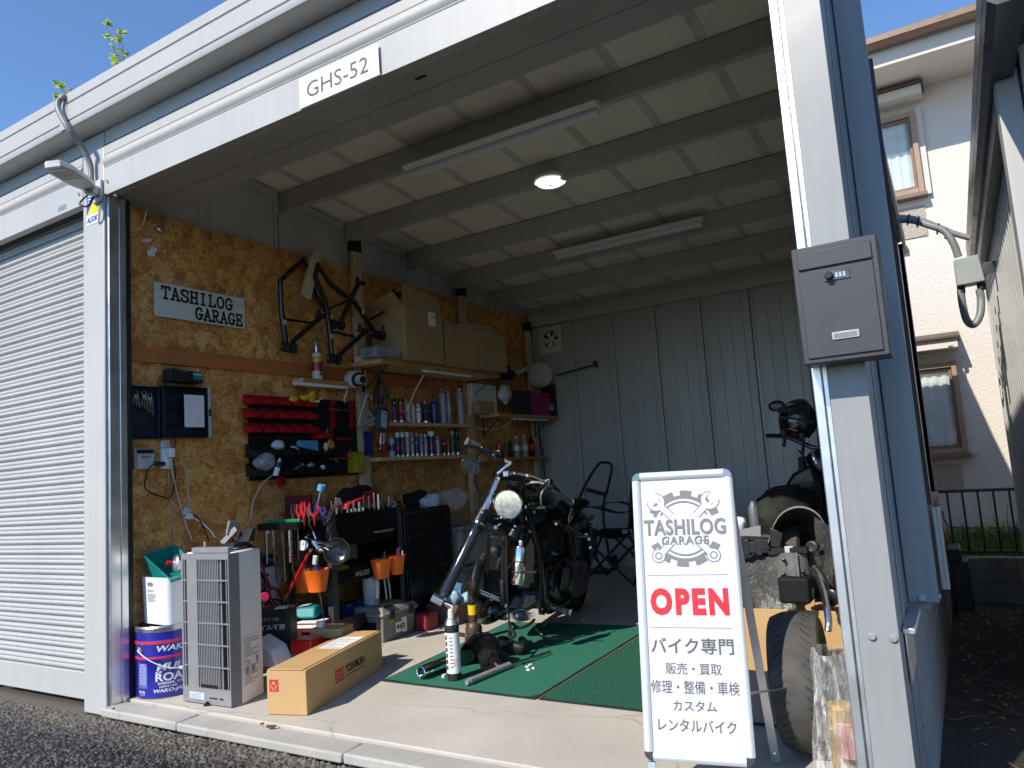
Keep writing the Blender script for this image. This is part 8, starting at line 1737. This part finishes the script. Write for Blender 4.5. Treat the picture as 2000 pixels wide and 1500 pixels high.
b = B(); b.cbox(c0 + V((.008, -.043, .16)), (.045, .008, .10)); b.o('pink_label', M('washed_pink', (.55, .25, .22), .5, var=.3), t, bev=.004)
p = onY(1662, 1488, -.04); p = onZ(1662, 1510, -.0); p = V((3.37, -.02, 0)); b = B(); b.lathe(p, EZ, [(.035, 0), (.042, .06), (.044, .085), (.046, .092), (.040, .092), (.034, .02)], 28); b.o('black_cup', BLACKP, None, 'black cup standing at the foot of the right post', 'cup')
# ================================================================ second motorcycle in the dark right corner, helmet on it
t = thing('motorcycle', V((3.05, 2.7, 0)), 'dark second motorcycle half hidden behind the right post', 'motorcycle')
hx, hy = 3.06, 2.45
def Q(x, y, z): return V((x, y, z))
b = B(); tyre(b, Q(3.0, 3.35, .31), (1, .1, 0), .31, .15, .2); b.o('wheel', MATTE, t); b = B(); tyre(b, Q(3.05, 1.95, .31), (1, .15, 0), .31, .11, .2); b.o('wheel', MATTE, t)
b = B(); b.ball(Q(3.03, 2.62, .80), (.15, .27, .12), 20, 12); b.o('fuel_tank', MATS['gloss_black'], t); b = B(); b.ball(Q(3.0, 3.05, .80), (.14, .30, .06), 20, 12); b.o('seat', MATTE, t)
b = B(); b.hull([Q(x, y, .22) for x, y in ((2.92, 2.4), (3.15, 2.4), (3.15, 2.9), (2.92, 2.9))], [Q(x, y, .68) for x, y in ((2.94, 2.42), (3.13, 2.42), (3.13, 2.9), (2.94, 2.9))]); b.o('engine', BLACKP, t, bev=.03)
b = B()
for s in (-1, 1): b.cyl(Q(3.05 + .09 * s, 1.96, .32), Q(3.04 + .09 * s, 2.28, .95), .024, n=14)
b.tube([Q(2.72, 2.50, 1.10), Q(2.86, 2.40, 1.08), Q(3.04, 2.34, 1.0), Q(3.22, 2.38, 1.08), Q(3.36, 2.46, 1.10)], .014, 10); b.o('fork', DARKST, t)
b = B(); b.lathe(Q(3.04, 2.26, .90), (-.1, -1, 0), [(.05, -.1), (.085, -.02), (.09, 0), (.07, .02), (.02, .03)], 24); b.o('headlight', BLACK, t)
for s in (-1,): b = B(); b.tube([Q(2.86, 2.40, 1.08), Q(2.84, 2.36, 1.16), Q(2.83, 2.38, 1.24)], .006); b.ball(Q(2.82, 2.38, 1.27), (.05, .012, .035), 14, 8); b.o('mirror', BLACK, t)
b = B(); q = onY(1548, 945, 2.2); b.hull([onY(u, v, 2.18) for u, v in ((1530, 955), (1548, 925), (1585, 905), (1600, 950), (1575, 985))], [onY(u, v, 2.30) for u, v in ((1530, 955), (1548, 925), (1585, 905), (1600, 950), (1575, 985))]); b.o('windscreen_cowl', BLACK, t, bev=.02)
for k in range(7):
    b = B(); b.tube([onY(1560 + 6 * k, 880 + 6 * k, 2.25), onY(1575 + 5 * k, 900 + 12 * k, 2.2), onY(1585 + 3 * k, 945 + 8 * k, 2.25), onY(1590 + 2 * k, 1010, 2.3)], .006, 6); b.o('cable', [BLACKP, DARKST, CHAR][k % 3], t)
b = B()
for k in range(9): q = onY(1594 + .4 * k, 945 + 6 * k, 2.1); b.torus(q, EZ + EX * .2, .02, .006, 14, 6)
b.o('gaiter', RUB, t)
b = B(); b.tube([onY(1586, 880, 2.1), onY(1590, 895, 2.08), onY(1596, 905, 2.08)], .009, 8); b.o('lever', CHROME, t)
p = onY(1562, 822, 2.25); t = thing('helmet', p, 'black open face helmet hung on the dark second motorcycle', 'helmet')
T = (Matrix.Rotation(.25, 4, 'Y') @ Matrix.Rotation(-.15, 4, 'X')); k_ = ppm(p)
b = B(); rows = []
for j in range(13):
    el = math.radians(-38 + 128 * j / 12); r = []
    for i in range(25):
        az = math.radians(-55 - 250 * i / 24 * 1.0); 
        lo = math.radians(-38) if True else 0; q = V((math.cos(el) * math.cos(az) * .118, math.cos(el) * math.sin(az) * .135, math.sin(el) * .128)); r.append(p + T @ q)
    rows.append(r)
# shell opens towards the viewer's lower left
b.solid(rows, (0, 0, 0)) if False else b.sheet(rows); hs = b.o('shell', MATS['gloss_black'], t, sm=60); md = hs.modifiers.new('thickness', 'SOLIDIFY'); md.thickness = .014; md.offset = -1
b = B(); b.ball(p, (.098, .112, .104), 18, 12, T); b.o('liner', MATTE, t)
b = B(); b.tube([p + T @ V((.118 * math.cos(a) * .98, .135 * math.sin(a) * 1.0, -.012 + .0 * a)) for a in [math.radians(x) for x in (-150, -120, -90, -60, -40)]], .008, 8); b.o('visor_trim', CHAR, t)
for dx in (-.07, .03):
    b = B(); a = p + T @ V((dx, -.06, -.07)); b.tube([a, a + V((.004, 0, -.05)), a + V((-.006, -.01, -.10 - .03 * (dx > 0)))], .010, 8); b.ball(a + V((0, 0, -.02)), (.02, .014, .03), 10, 6); b.o('strap', BLACKP, t)
b = B(); a = p + T @ V((-.062, -.105, .062)); b.bar(a, a + V((.035, -.008, .008)), .014, .003); b.o('badge', LTGREY, t)
# dark planter-like heap in the corner, paper and small stuff
for k, (u, v, y, r, mt, lb, nm, ct) in enumerate(((1530, 985, 2.0, (.16, .14, .10), MATTE, 'dark crumpled cover heaped under the second motorcycle', 'dark_cover', 'cover'), (1495, 1010, 1.9, (.10, .10, .10), M('dark_green_cloth', (.010, .016, .010), .9), 'dark greenish cloth left of the second motorcycle', 'dark_cloth', 'cloth'))):
    lump(onY(u, v, y), r, mt, nm, lb, ct, None, .6, 10, 26, 18)
b = B(); b.box((2.55, 1.75, 0), (3.35, 2.15, .58)); b.o('dark_crate', BLACKP, None, 'large dark crate under the heap in the right corner', 'crate', bev=.02)
# ================================================================ beyond the garage on the right
t = thing('neighbour_garage', V((4.6, 2.6, -.2)), 'shiny ribbed light grey garage across the alley', 'garage')
NG = metalsheet('neighbour_sheet', (.50, .50, .49), .22)
xw = 4.06; pr = []; y = 1.05
while y < 4.28:
    for a, d in ((0, 0), (.012, .014), (.030, .014), (.042, 0), (.06, .0), (.072, .012), (.085, .012), (.097, 0)): pr.append((y + a, d))
    y += .13
b = B(); b.sheet([[V((xw - d, yy, z)) for yy, d in pr] for z in (-.3, 2.40)]); b.o('side_wall', NG, t, flip=False)
b = B(); b.box((xw + .01, 4.29, -.4), (6.5, 4.33, 2.45)); b.box((xw - .02, 4.25, -.4), (xw + .03, 4.33, 2.42)); b.o('rear_wall', NG, t)
a = onY(1950, 500, 1.05); b = B(); b.box((4.0, .93, -.2), (4.075, 1.045, 2.33)); b.o('front_post', GREY, t, bev=.004)
b = B(); b.box((4.08, .97, -.2), (6.5, 1.03, 2.0)); b.o('front_shutter', M('dark_shutter', (.20, .21, .22), .25, .3), t)
b = B(); b.box((4.08, .90, 2.02), (6.5, 1.02, 2.40)); b.o('front_header', GREY, t, bev=.004)
b = B(); pr = [(4.06, 2.30), (3.985, 2.30), (3.962, 2.32), (3.958, 2.36), (3.966, 2.365), (3.958, 2.37), (3.956, 2.46), (3.965, 2.465), (4.06, 2.46)]
b.hull([V((p[0], .35, p[1])) for p in pr], [V((p[0], 4.36, p[1])) for p in pr]); gtn = b.o('gutter', M('dark_gutter', (.07, .07, .072), .3, .2, var=.1), t, sm=20)
b = B(); b.box((4.05, .36, 2.462), (6.6, 4.4, 2.55)); b.o('roof', GREY, t)
b = B(); b.box((xw - .06, 1.06, 2.2), (xw - .015, 4.25, 2.295)); b.o('eave_trim', DARKST, t)
# junction box and cables between the two buildings
p = onY(1893, 526, 3.0); t = thing('junction_box', p, 'grey junction box on the wall of the neighbouring garage', 'junction box')
w = .075; b = B(); b.hull([V((p.x - w, 3.0, p.z - .09)), V((p.x + w, 3.0, p.z - .085)), V((p.x + w * .75, 3.0, p.z + .085)), V((p.x - w, 3.0, p.z + .075))], [V((p.x - w, 3.12, p.z - .09)), V((p.x + w, 3.12, p.z - .085)), V((p.x + w * .75, 3.12, p.z + .085)), V((p.x - w, 3.12, p.z + .075))]); b.o('case', M('box_grey_green', (.30, .34, .34), .45, var=.04), t, bev=.006)
b = B(); b.box((p.x + w * .5, 3.02, p.z - .03), (xw - .01, 3.08, p.z + .03)); b.o('bracket', DARKST, t)
for dx in (-.055, .05): b = B(); b.cyl((p.x + dx, 3.05, p.z - .088), (p.x + dx, 3.05, p.z - .13), .022, n=14); b.o('gland', BLACKP, t)
CONDG = MATS['conduit_grey']
def c2(pts, r, lab): 
    b = B(); b.tube([onY(*q) for q in pts], r, 12, 6); b.o('conduit', CONDG, None, lab, 'conduit')
c2([(1876, 565, 3.05), (1880, 595, 3.05), (1888, 625, 3.03), (1902, 634, 3.02), (1914, 615, 3.03), (1916, 585, 3.05), (1913, 565, 3.05)], .022, 'thick grey conduit looping under the junction box')
c2([(1752, 430, 3.1), (1780, 430, 3.08), (1815, 440, 3.06), (1845, 452, 3.05), (1862, 475, 3.04), (1872, 502, 3.05)], .022, 'thick grey conduit curving down to the junction box')
c2([(1752, 424, 3.2), (1790, 428, 3.2), (1830, 442, 3.2), (1860, 455, 3.2), (1895, 465, 3.2)], .018, 'grey conduit running straight to the neighbouring gutter')
b = B()
for u, v in ((1774, 429), (1793, 433), (1832, 447), (1848, 456)): q = onY(u, v, 3.07); b.torus(q, (1, 0, -.3), .034, .004, 16, 5)
b.o('cable_tie', BLACKP, None, 'black ties bundling the two grey conduits', 'cable tie')
# house
HY = 6.0
PANE = clearmat('window_pane', (.75, .8, .85), .10, .04, 2, .0)
t = thing('house', V((4, HY, -.3)), 'cream rendered two storey house beyond the alley', 'house')
gz = (onY(1697, 104, HY - .75).z + onY(1915, 38, HY - .75).z) / 2
W0 = B(); W0.box((-1.5, HY, -.6), (9.5, HY + .12, gz - .151)); W0.o('wall', STUC, t)
def hwin(ur, vt, vb, name):
    a, c = onY(ur, vt, HY - .09), onY(ur, vb, HY - .09); x1 = a.x; z1 = a.z; z0 = c.z; w = .62; x0 = x1 - w
    b = B(); f = .05
    for lo, hi in (((x0, HY - .09, z0), (x0 + f, HY - .001, z1)), ((x1 - f, HY - .09, z0), (x1, HY - .001, z1)), ((x0 + f + .0005, HY - .088, z1 - f), (x1 - f - .0005, HY - .001, z1)), ((x0 + f + .0005, HY - .088, z0), (x1 - f - .0005, HY - .001, z0 + f))): b.box(lo, hi)
    fr_ = b.o('window', SASH, t, bev=.004)
    b = B(); g = .03
    for lo, hi in (((x0 + f + .002, HY - .06, z0 + f + .002), (x0 + f + g, HY - .02, z1 - f - .002)), ((x1 - f - g, HY - .06, z0 + f + .002), (x1 - f - .002, HY - .02, z1 - f - .002)), ((x0 + f + g + .0005, HY - .058, z1 - f - g), (x1 - f - g - .0005, HY - .02, z1 - f - .002)), ((x0 + f + g + .0005, HY - .058, z0 + f + .002), (x1 - f - g - .0005, HY - .02, z0 + f + g))): b.box(lo, hi)
    b.o('sash', BRWN, fr_, bev=.003)
    b = B(); n = 40; b.solid([[V((x0 + f + g + (w - 2 * f - 2 * g) * i / n, HY - .012 - .008 * math.sin(i * .9) + .004 * noise.noise(V((i * .2, zz * 3, 0))), z0 + f + (z1 - z0 - 2 * f) * zz * .97)) for zz in (0, .25, .5, .75, 1)] for i in range(n + 1)], (0, .002, 0)); b.o('curtain', M('pale_curtain', (.52, .60, .58), .8, var=.15, vs=5), fr_)
    b = B(); b.box((x0 + f + .01, HY - .045, z0 + f + .01), (x1 - f - .01, HY - .041, z1 - f - .01)); b.o('pane', PANE, fr_)
    b = B(); b.box((x0 - .02, HY - .12, z0 - .04), (x1 + .02, HY - .001, z0 - .0005)); b.o('sill', BRWN, fr_, bev=.003)
    b = B(); s = .05
    b.box((x1 + .0005, HY - .05, z0 - .02), (x1 + .055, HY - .0005, z1 + .03)); b.o('surround', STUC, fr_)
    return x0, x1, z0, z1
def hood(u, vt, y, x0, name):
    c = onY(u, vt, HY - .27); b = B(); b.box((x0 - .3, HY - .26, c.z - .09), (c.x - .01, HY - .0005, c.z)); h_ = b.o('window_hood', STUC, t, bev=.005)
    b = B(); b.hull([V((x0 - .32, HY - .30, c.z + .0005)), V((c.x + .01, HY - .30, c.z + .0005)), V((c.x + .01, HY - .0005, c.z + .0005)), V((x0 - .32, HY - .0005, c.z + .0005))], [V((x0 - .32, HY - .30, c.z + .02)), V((c.x + .01, HY - .30, c.z + .02)), V((c.x + .01, HY - .0005, c.z + .09)), V((x0 - .32, HY - .0005, c.z + .09))]); b.o('hood_cap', ROOFB, h_)
x0, x1, z0, z1 = hwin(1785, 215, 378, 'upper'); hood(1800, 160, HY, x0, '')
b = B(); q = onY(1805, 400, HY); q2_ = onY(1812, 460, HY); b.box((x0 - .3, HY - .012, q2_.z), (q.x, HY - .0005, q.z)); b.o('relief_panel', STUC2, t, bev=.003)
b = B(); q = onY(1773, 482, HY); q2_ = onY(1753, 496, HY); b.box((q2_.x - .05, HY - .05, q2_.z), (q.x, HY - .0005, q.z)); b.o('vent', CHAR, t, bev=.004)
x0, x1, z0, z1 = hwin(1868, 705, 885, 'lower'); hood(1872, 658, HY, x0, '')
b = B(); q = onY(1877, 905, HY); q2_ = onY(1877, 960, HY); b.box((x0 - .3, HY - .012, q2_.z), (q.x, HY - .0005, q.z)); b.o('relief_panel', STUC2, t, bev=.003)
# eaves: soffit, fascia, gutter, roof
g0, g1 = onY(1697, 104, HY - .75), onY(1915, 38, HY - .75); gz = (g0.z + g1.z) / 2
b = B(); b.box((-1.8, HY - .70, gz - .15), (9.8, HY + .13, gz - .10)); b.box((-1.8, HY - .72, gz - .15), (9.8, HY - .701, gz + .0)); b.o('eaves', STUC, t, bev=.004)
b = B(); pr = [(-.72 - .001, .01), (-.83, .0), (-.885, .03), (-.885, .085), (-.87, .09), (-.862, .05), (-.82, .02), (-.722, .03)]
b.hull([V((-1.8, HY + p[0], gz + p[1])) for p in pr], [V((9.8, HY + p[0], gz + p[1])) for p in pr]); b.o('gutter', BRWN, t, sm=50)
b = B(); b.hull([V((-1.9, HY - .79, gz + .09)), V((9.9, HY - .79, gz + .09)), V((9.9, HY - .79, gz + .115)), V((-1.9, HY - .79, gz + .115))], [V((-1.9, HY + 3.2, gz + 1.6)), V((9.9, HY + 3.2, gz + 1.6)), V((9.9, HY + 3.2, gz + 1.63)), V((-1.9, HY + 3.2, gz + 1.63))])
for k in range(60):
    xx = -1.85 + .196 * k; b.hull([V((xx, HY - .795, gz + .1155)), V((xx + .17, HY - .795, gz + .1155)), V((xx + .17, HY - .795, gz + .135)), V((xx, HY - .795, gz + .135))], [V((xx, HY + 3.2, gz + 1.631)), V((xx + .17, HY + 3.2, gz + 1.631)), V((xx + .17, HY + 3.2, gz + 1.65)), V((xx, HY + 3.2, gz + 1.65))])
b.o('roof', ROOFB, t)
b = B(); b.hull([V((-1.49, HY + .13, -.6)), V((9.49, HY + .13, -.6)), V((9.49, HY + 6.5, -.6)), V((-1.49, HY + 6.5, -.6))], [V((-1.49, HY + .13, gz - .16)), V((9.49, HY + .13, gz - .16)), V((9.49, HY + 6.5, gz - .16)), V((-1.49, HY + 6.5, gz - .16))]); b.o('rear_body', STUC, t)
# garden bed, block wall and railing
BY = 4.62
t = thing('block_wall', V((4.5, BY, -.35)), 'stained concrete block wall closing the alley', 'wall'); STW = concrete('stained_block', (.26, .245, .215), .6)
zt = onY(1900, 1090, BY).z; b = B(); k = 0
for z0, z1 in ((-.42, zt - .19), (zt - .187, zt)):
    x = 3.0 + (.2 if k else 0); k += 1
    while x < 5.6: b.box((x + .003, BY, z0), (x + .397, BY + .12, z1)); x += .4
b.o('block', STW, t, bev=.006); b = B(); b.box((3.0, BY + .01, -.42), (5.6, BY + .11, zt - .004)); b.o('mortar', concrete('mortar', (.22, .21, .19), .3), t)
t = thing('railing', V((4.4, BY + .06, zt)), 'black metal railing on the stained block wall', 'railing')
zr_, zb_ = onY(1900, 958, BY + .06).z, onY(1900, 1078, BY + .06).z
b = B(); b.box((3.2, BY + .045, zr_ - .012), (5.6, BY + .075, zr_ + .012)); b.box((3.2, BY + .05, zb_ - .010), (5.6, BY + .07, zb_ + .010)); b.o('rail', BLACK, t, bev=.002)
xb = onY(1825, 1000, BY + .06).x; dx = (onY(1946, 1000, BY + .06).x - onY(1855, 1000, BY + .06).x) / 3
x = xb - 4 * dx
while x < 5.5: b = B(); b.cyl((x, BY + .06, zb_ + .010), (x, BY + .06, zr_ - .012), .008, n=10); b.o('baluster', BLACK, t); x += dx
b = B()
for x in (3.42, 4.9): b.box((x, BY + .04, zt), (x + .03, BY + .08, zb_ - .010))
b.o('post', BLACK, t)
b = B(); b.sheet([[V((x, y, zt - .03 + .02 * noise.noise(V((x * 3, y * 3, 0))))) for x in [2.8 + .2 * i for i in range(16)]] for y in (BY + .12, BY + .5, BY + 1.0, HY)]); b.o('garden_bed', SOIL, kind='structure', label='raised soil bed between block wall and house')
GRASS = M('grass_green', (.09, .16, .025), .7, var=.5, vs=30)
b = B(); rr = random.Random(4)
for k in range(2600):
    x, y = rr.uniform(3.3, 4.9), rr.uniform(BY + .13, HY - .02); h = rr.uniform(.04, .13) * (1.6 if y > HY - .5 else 1); p = V((x, y, zt - .03)); a = rr.uniform(0, 2 * PI); d = V((math.cos(a), math.sin(a), 0)); l = V((rr.uniform(-.05, .05), rr.uniform(-.05, .05), h)); b.f([b.v(q) for q in (p - d * .005, p + d * .005, p + l * .6 + d * .004, p + l, p + l * .6 - d * .004)])
b.o('grass', GRASS, None, 'sunlit grass and weeds behind the block wall', 'grass', kind='stuff', flip=False)
# plant by the right end of the bed
def leafy(nm, basep, tips, mat, label, cat, lr=.022, seed=1, stem=M('twig', (.10, .09, .05), .7), nl=7, sr=.006):
    r = random.Random(seed); t = thing(nm, basep, label, cat); b = B()
    for tp in tips: mid = (V(basep) + V(tp)) / 2 + V((r.uniform(-.03, .03), r.uniform(-.03, .03), .02)); b.tube([basep, mid, tp], sr, 6, 4, r2=sr * .35)
    b.o('stem', stem, t); b = B()
    for tp in tips:
        for k in range(nl):
            q = V(tp) + (V(basep) - V(tp)) * r.uniform(0, .45) * (k > 7); a, e = r.uniform(0, 2 * PI), r.uniform(-.3, .9); d = V((math.cos(a) * math.cos(e), math.sin(a) * math.cos(e), math.sin(e))); s = d.cross(EZ).normalized() * lr * .42; L = lr * r.uniform(.8, 1.5); up = s.cross(d).normalized() * lr * .15
            b.f([b.v(x) for x in (q, q + d * L * .45 + s + up, q + d * L, q + d * L * .45 - s + up)])
    b.o('leaves', mat, t, flip=False); return t
LEAF = M('young_leaf', (.30, .38, .07), .5, var=.3, vs=40)
nt = LEAF.node_tree; tl = nd(nt, 'ShaderNodeBsdfTranslucent'); tl.inputs[0].default_value = (.55, .68, .10, 1); ms_ = nd(nt, 'ShaderNodeMixShader'); ms_.inputs[0].default_value = .55; ou = nt.nodes['Material Output']; nt.links.new(nt.nodes['Principled BSDF'].outputs[0], ms_.inputs[1]); nt.links.new(tl.outputs[0], ms_.inputs[2]); nt.links.new(ms_.outputs[0], ou.inputs[0])
bp_ = onY(1975, 1075, HY - .4); bp_.z = zt - .03
leafy('weed', bp_, [bp_ + V((rx, ry, h)) for rx, ry, h in ((-.1, 0, .25), (.02, .02, .34), (.1, 0, .28), (-.03, -.05, .2), (.15, .03, .2), (-.16, .03, .15))], LEAF, 'leafy weed growing up the house wall by the railing', 'plant', .035, 3, nl=12)
b = B(); b.tube([onY(u, v, HY - .03) for u, v in ((1841, 998), (1843, 1012), (1850, 1024), (1862, 1030), (1900, 1031), (1990, 1031))], .008, 8); b.o('garden_hose', M('hose_brown', (.12, .10, .08), .6), None, 'thin brown hose fixed along the house wall', 'hose')
p = onY(1840, 1048, HY - .5); b = B(); b.lathe(V((p.x - .05, HY - .5, zt - .03)), EZ, [(.07, 0), (.10, .12), (.105, .15), (.09, .15)], 20); b.o('flower_pot', M('brick_red', (.30, .09, .04), .7), None, 'brick red flower pot behind the railing', 'flower pot')
b = B(); a = onY(1845, 1078, 4.3); b.box((3.56, 4.15, a.z - .05), (3.65, 4.5, a.z + .04)); b.box((3.575, 4.16, -.3), (3.69, 4.49, a.z - .051)); b.o('meter_box', CHAR, None, 'dark meter box at the far corner of the garage', 'meter box', bev=.01)
# dead vines and litter on the alley soil
DRY = M('dry_stem', (.17, .13, .09), .8, var=.3); DRYL = M('dry_leaf', (.28, .20, .13), .8, var=.5, vs=60)
rr = random.Random(9); b = B()
def gz_(x, y): return -.047 - .24 * max(0, (y + .2) / 5.0) + noise.noise(V((x * 6, y * 6, 2))) * .012
for k in range(34):
    x, y = 3.64 + .5 * rr.random(), .2 + 4.3 * rr.random() ** .8; a = rr.uniform(0, 2 * PI); pts = []
    for i in range(6): pts.append(V((x, y, gz_(x, y) + .006 + .012 * abs(math.sin(i * 1.5 + k))))); x += .05 * math.cos(a); y += .09 * math.sin(a); a += rr.uniform(-.6, .6)
    b.tube(pts, .0022, 5, 3)
b.o('dead_vines', DRY, None, 'dry pale vine stems scattered over the alley soil', 'dead vines', kind='stuff')
b = B()
for k in range(420):
    x, y = 3.6 + .5 * rr.random(), .1 + 4.5 * rr.random() ** .7; z = gz_(x, y) + .006; a = rr.uniform(0, 6.3); s = rr.uniform(.006, .02); d = V((math.cos(a), math.sin(a), rr.uniform(-.2, .3))); e = V((-d.y, d.x, rr.uniform(-.3, .3))) * .5; p = V((x, y, z)); b.f([b.v(q) for q in (p - d * s, p + e * s, p + d * s, p - e * s)])
b.o('leaf_litter', DRYL, None, 'brown leaf litter scattered over the alley soil', 'leaf litter', kind='stuff', flip=False)
# saplings whose tips show over the gutter
b = B()
def sapling(u, v, y, tips, label, seed):
    p = onY(u, v, y); g = V((p.x, y, -.2)); t = leafy('tree', p, [onY(a, c, y + rnd) for a, c, rnd in tips], LEAF, label, 'tree', .10, seed, nl=11, sr=.011)
    b = B(); b.cyl(V((0, 0, 0)) + V((p.x, y, -.05)), p, .03, .012, 10); b.o('trunk', MATS['twig'], t); return t
sapling(238, 150, 5.6, [(208, 48, 0), (210, 72, .1), (236, 66, -.1), (234, 80, 0), (243, 104, .1), (222, 112, 0), (226, 122, -.1), (224, 136, .1)], 'taller sapling whose leafy tips rise above the gutter', 5)
sapling(134, 196, 5.4, [(114, 163, 0), (112, 188, .1), (143, 182, -.1), (120, 170, 0)], 'shorter sapling whose tips show beside the conduit loop', 8)
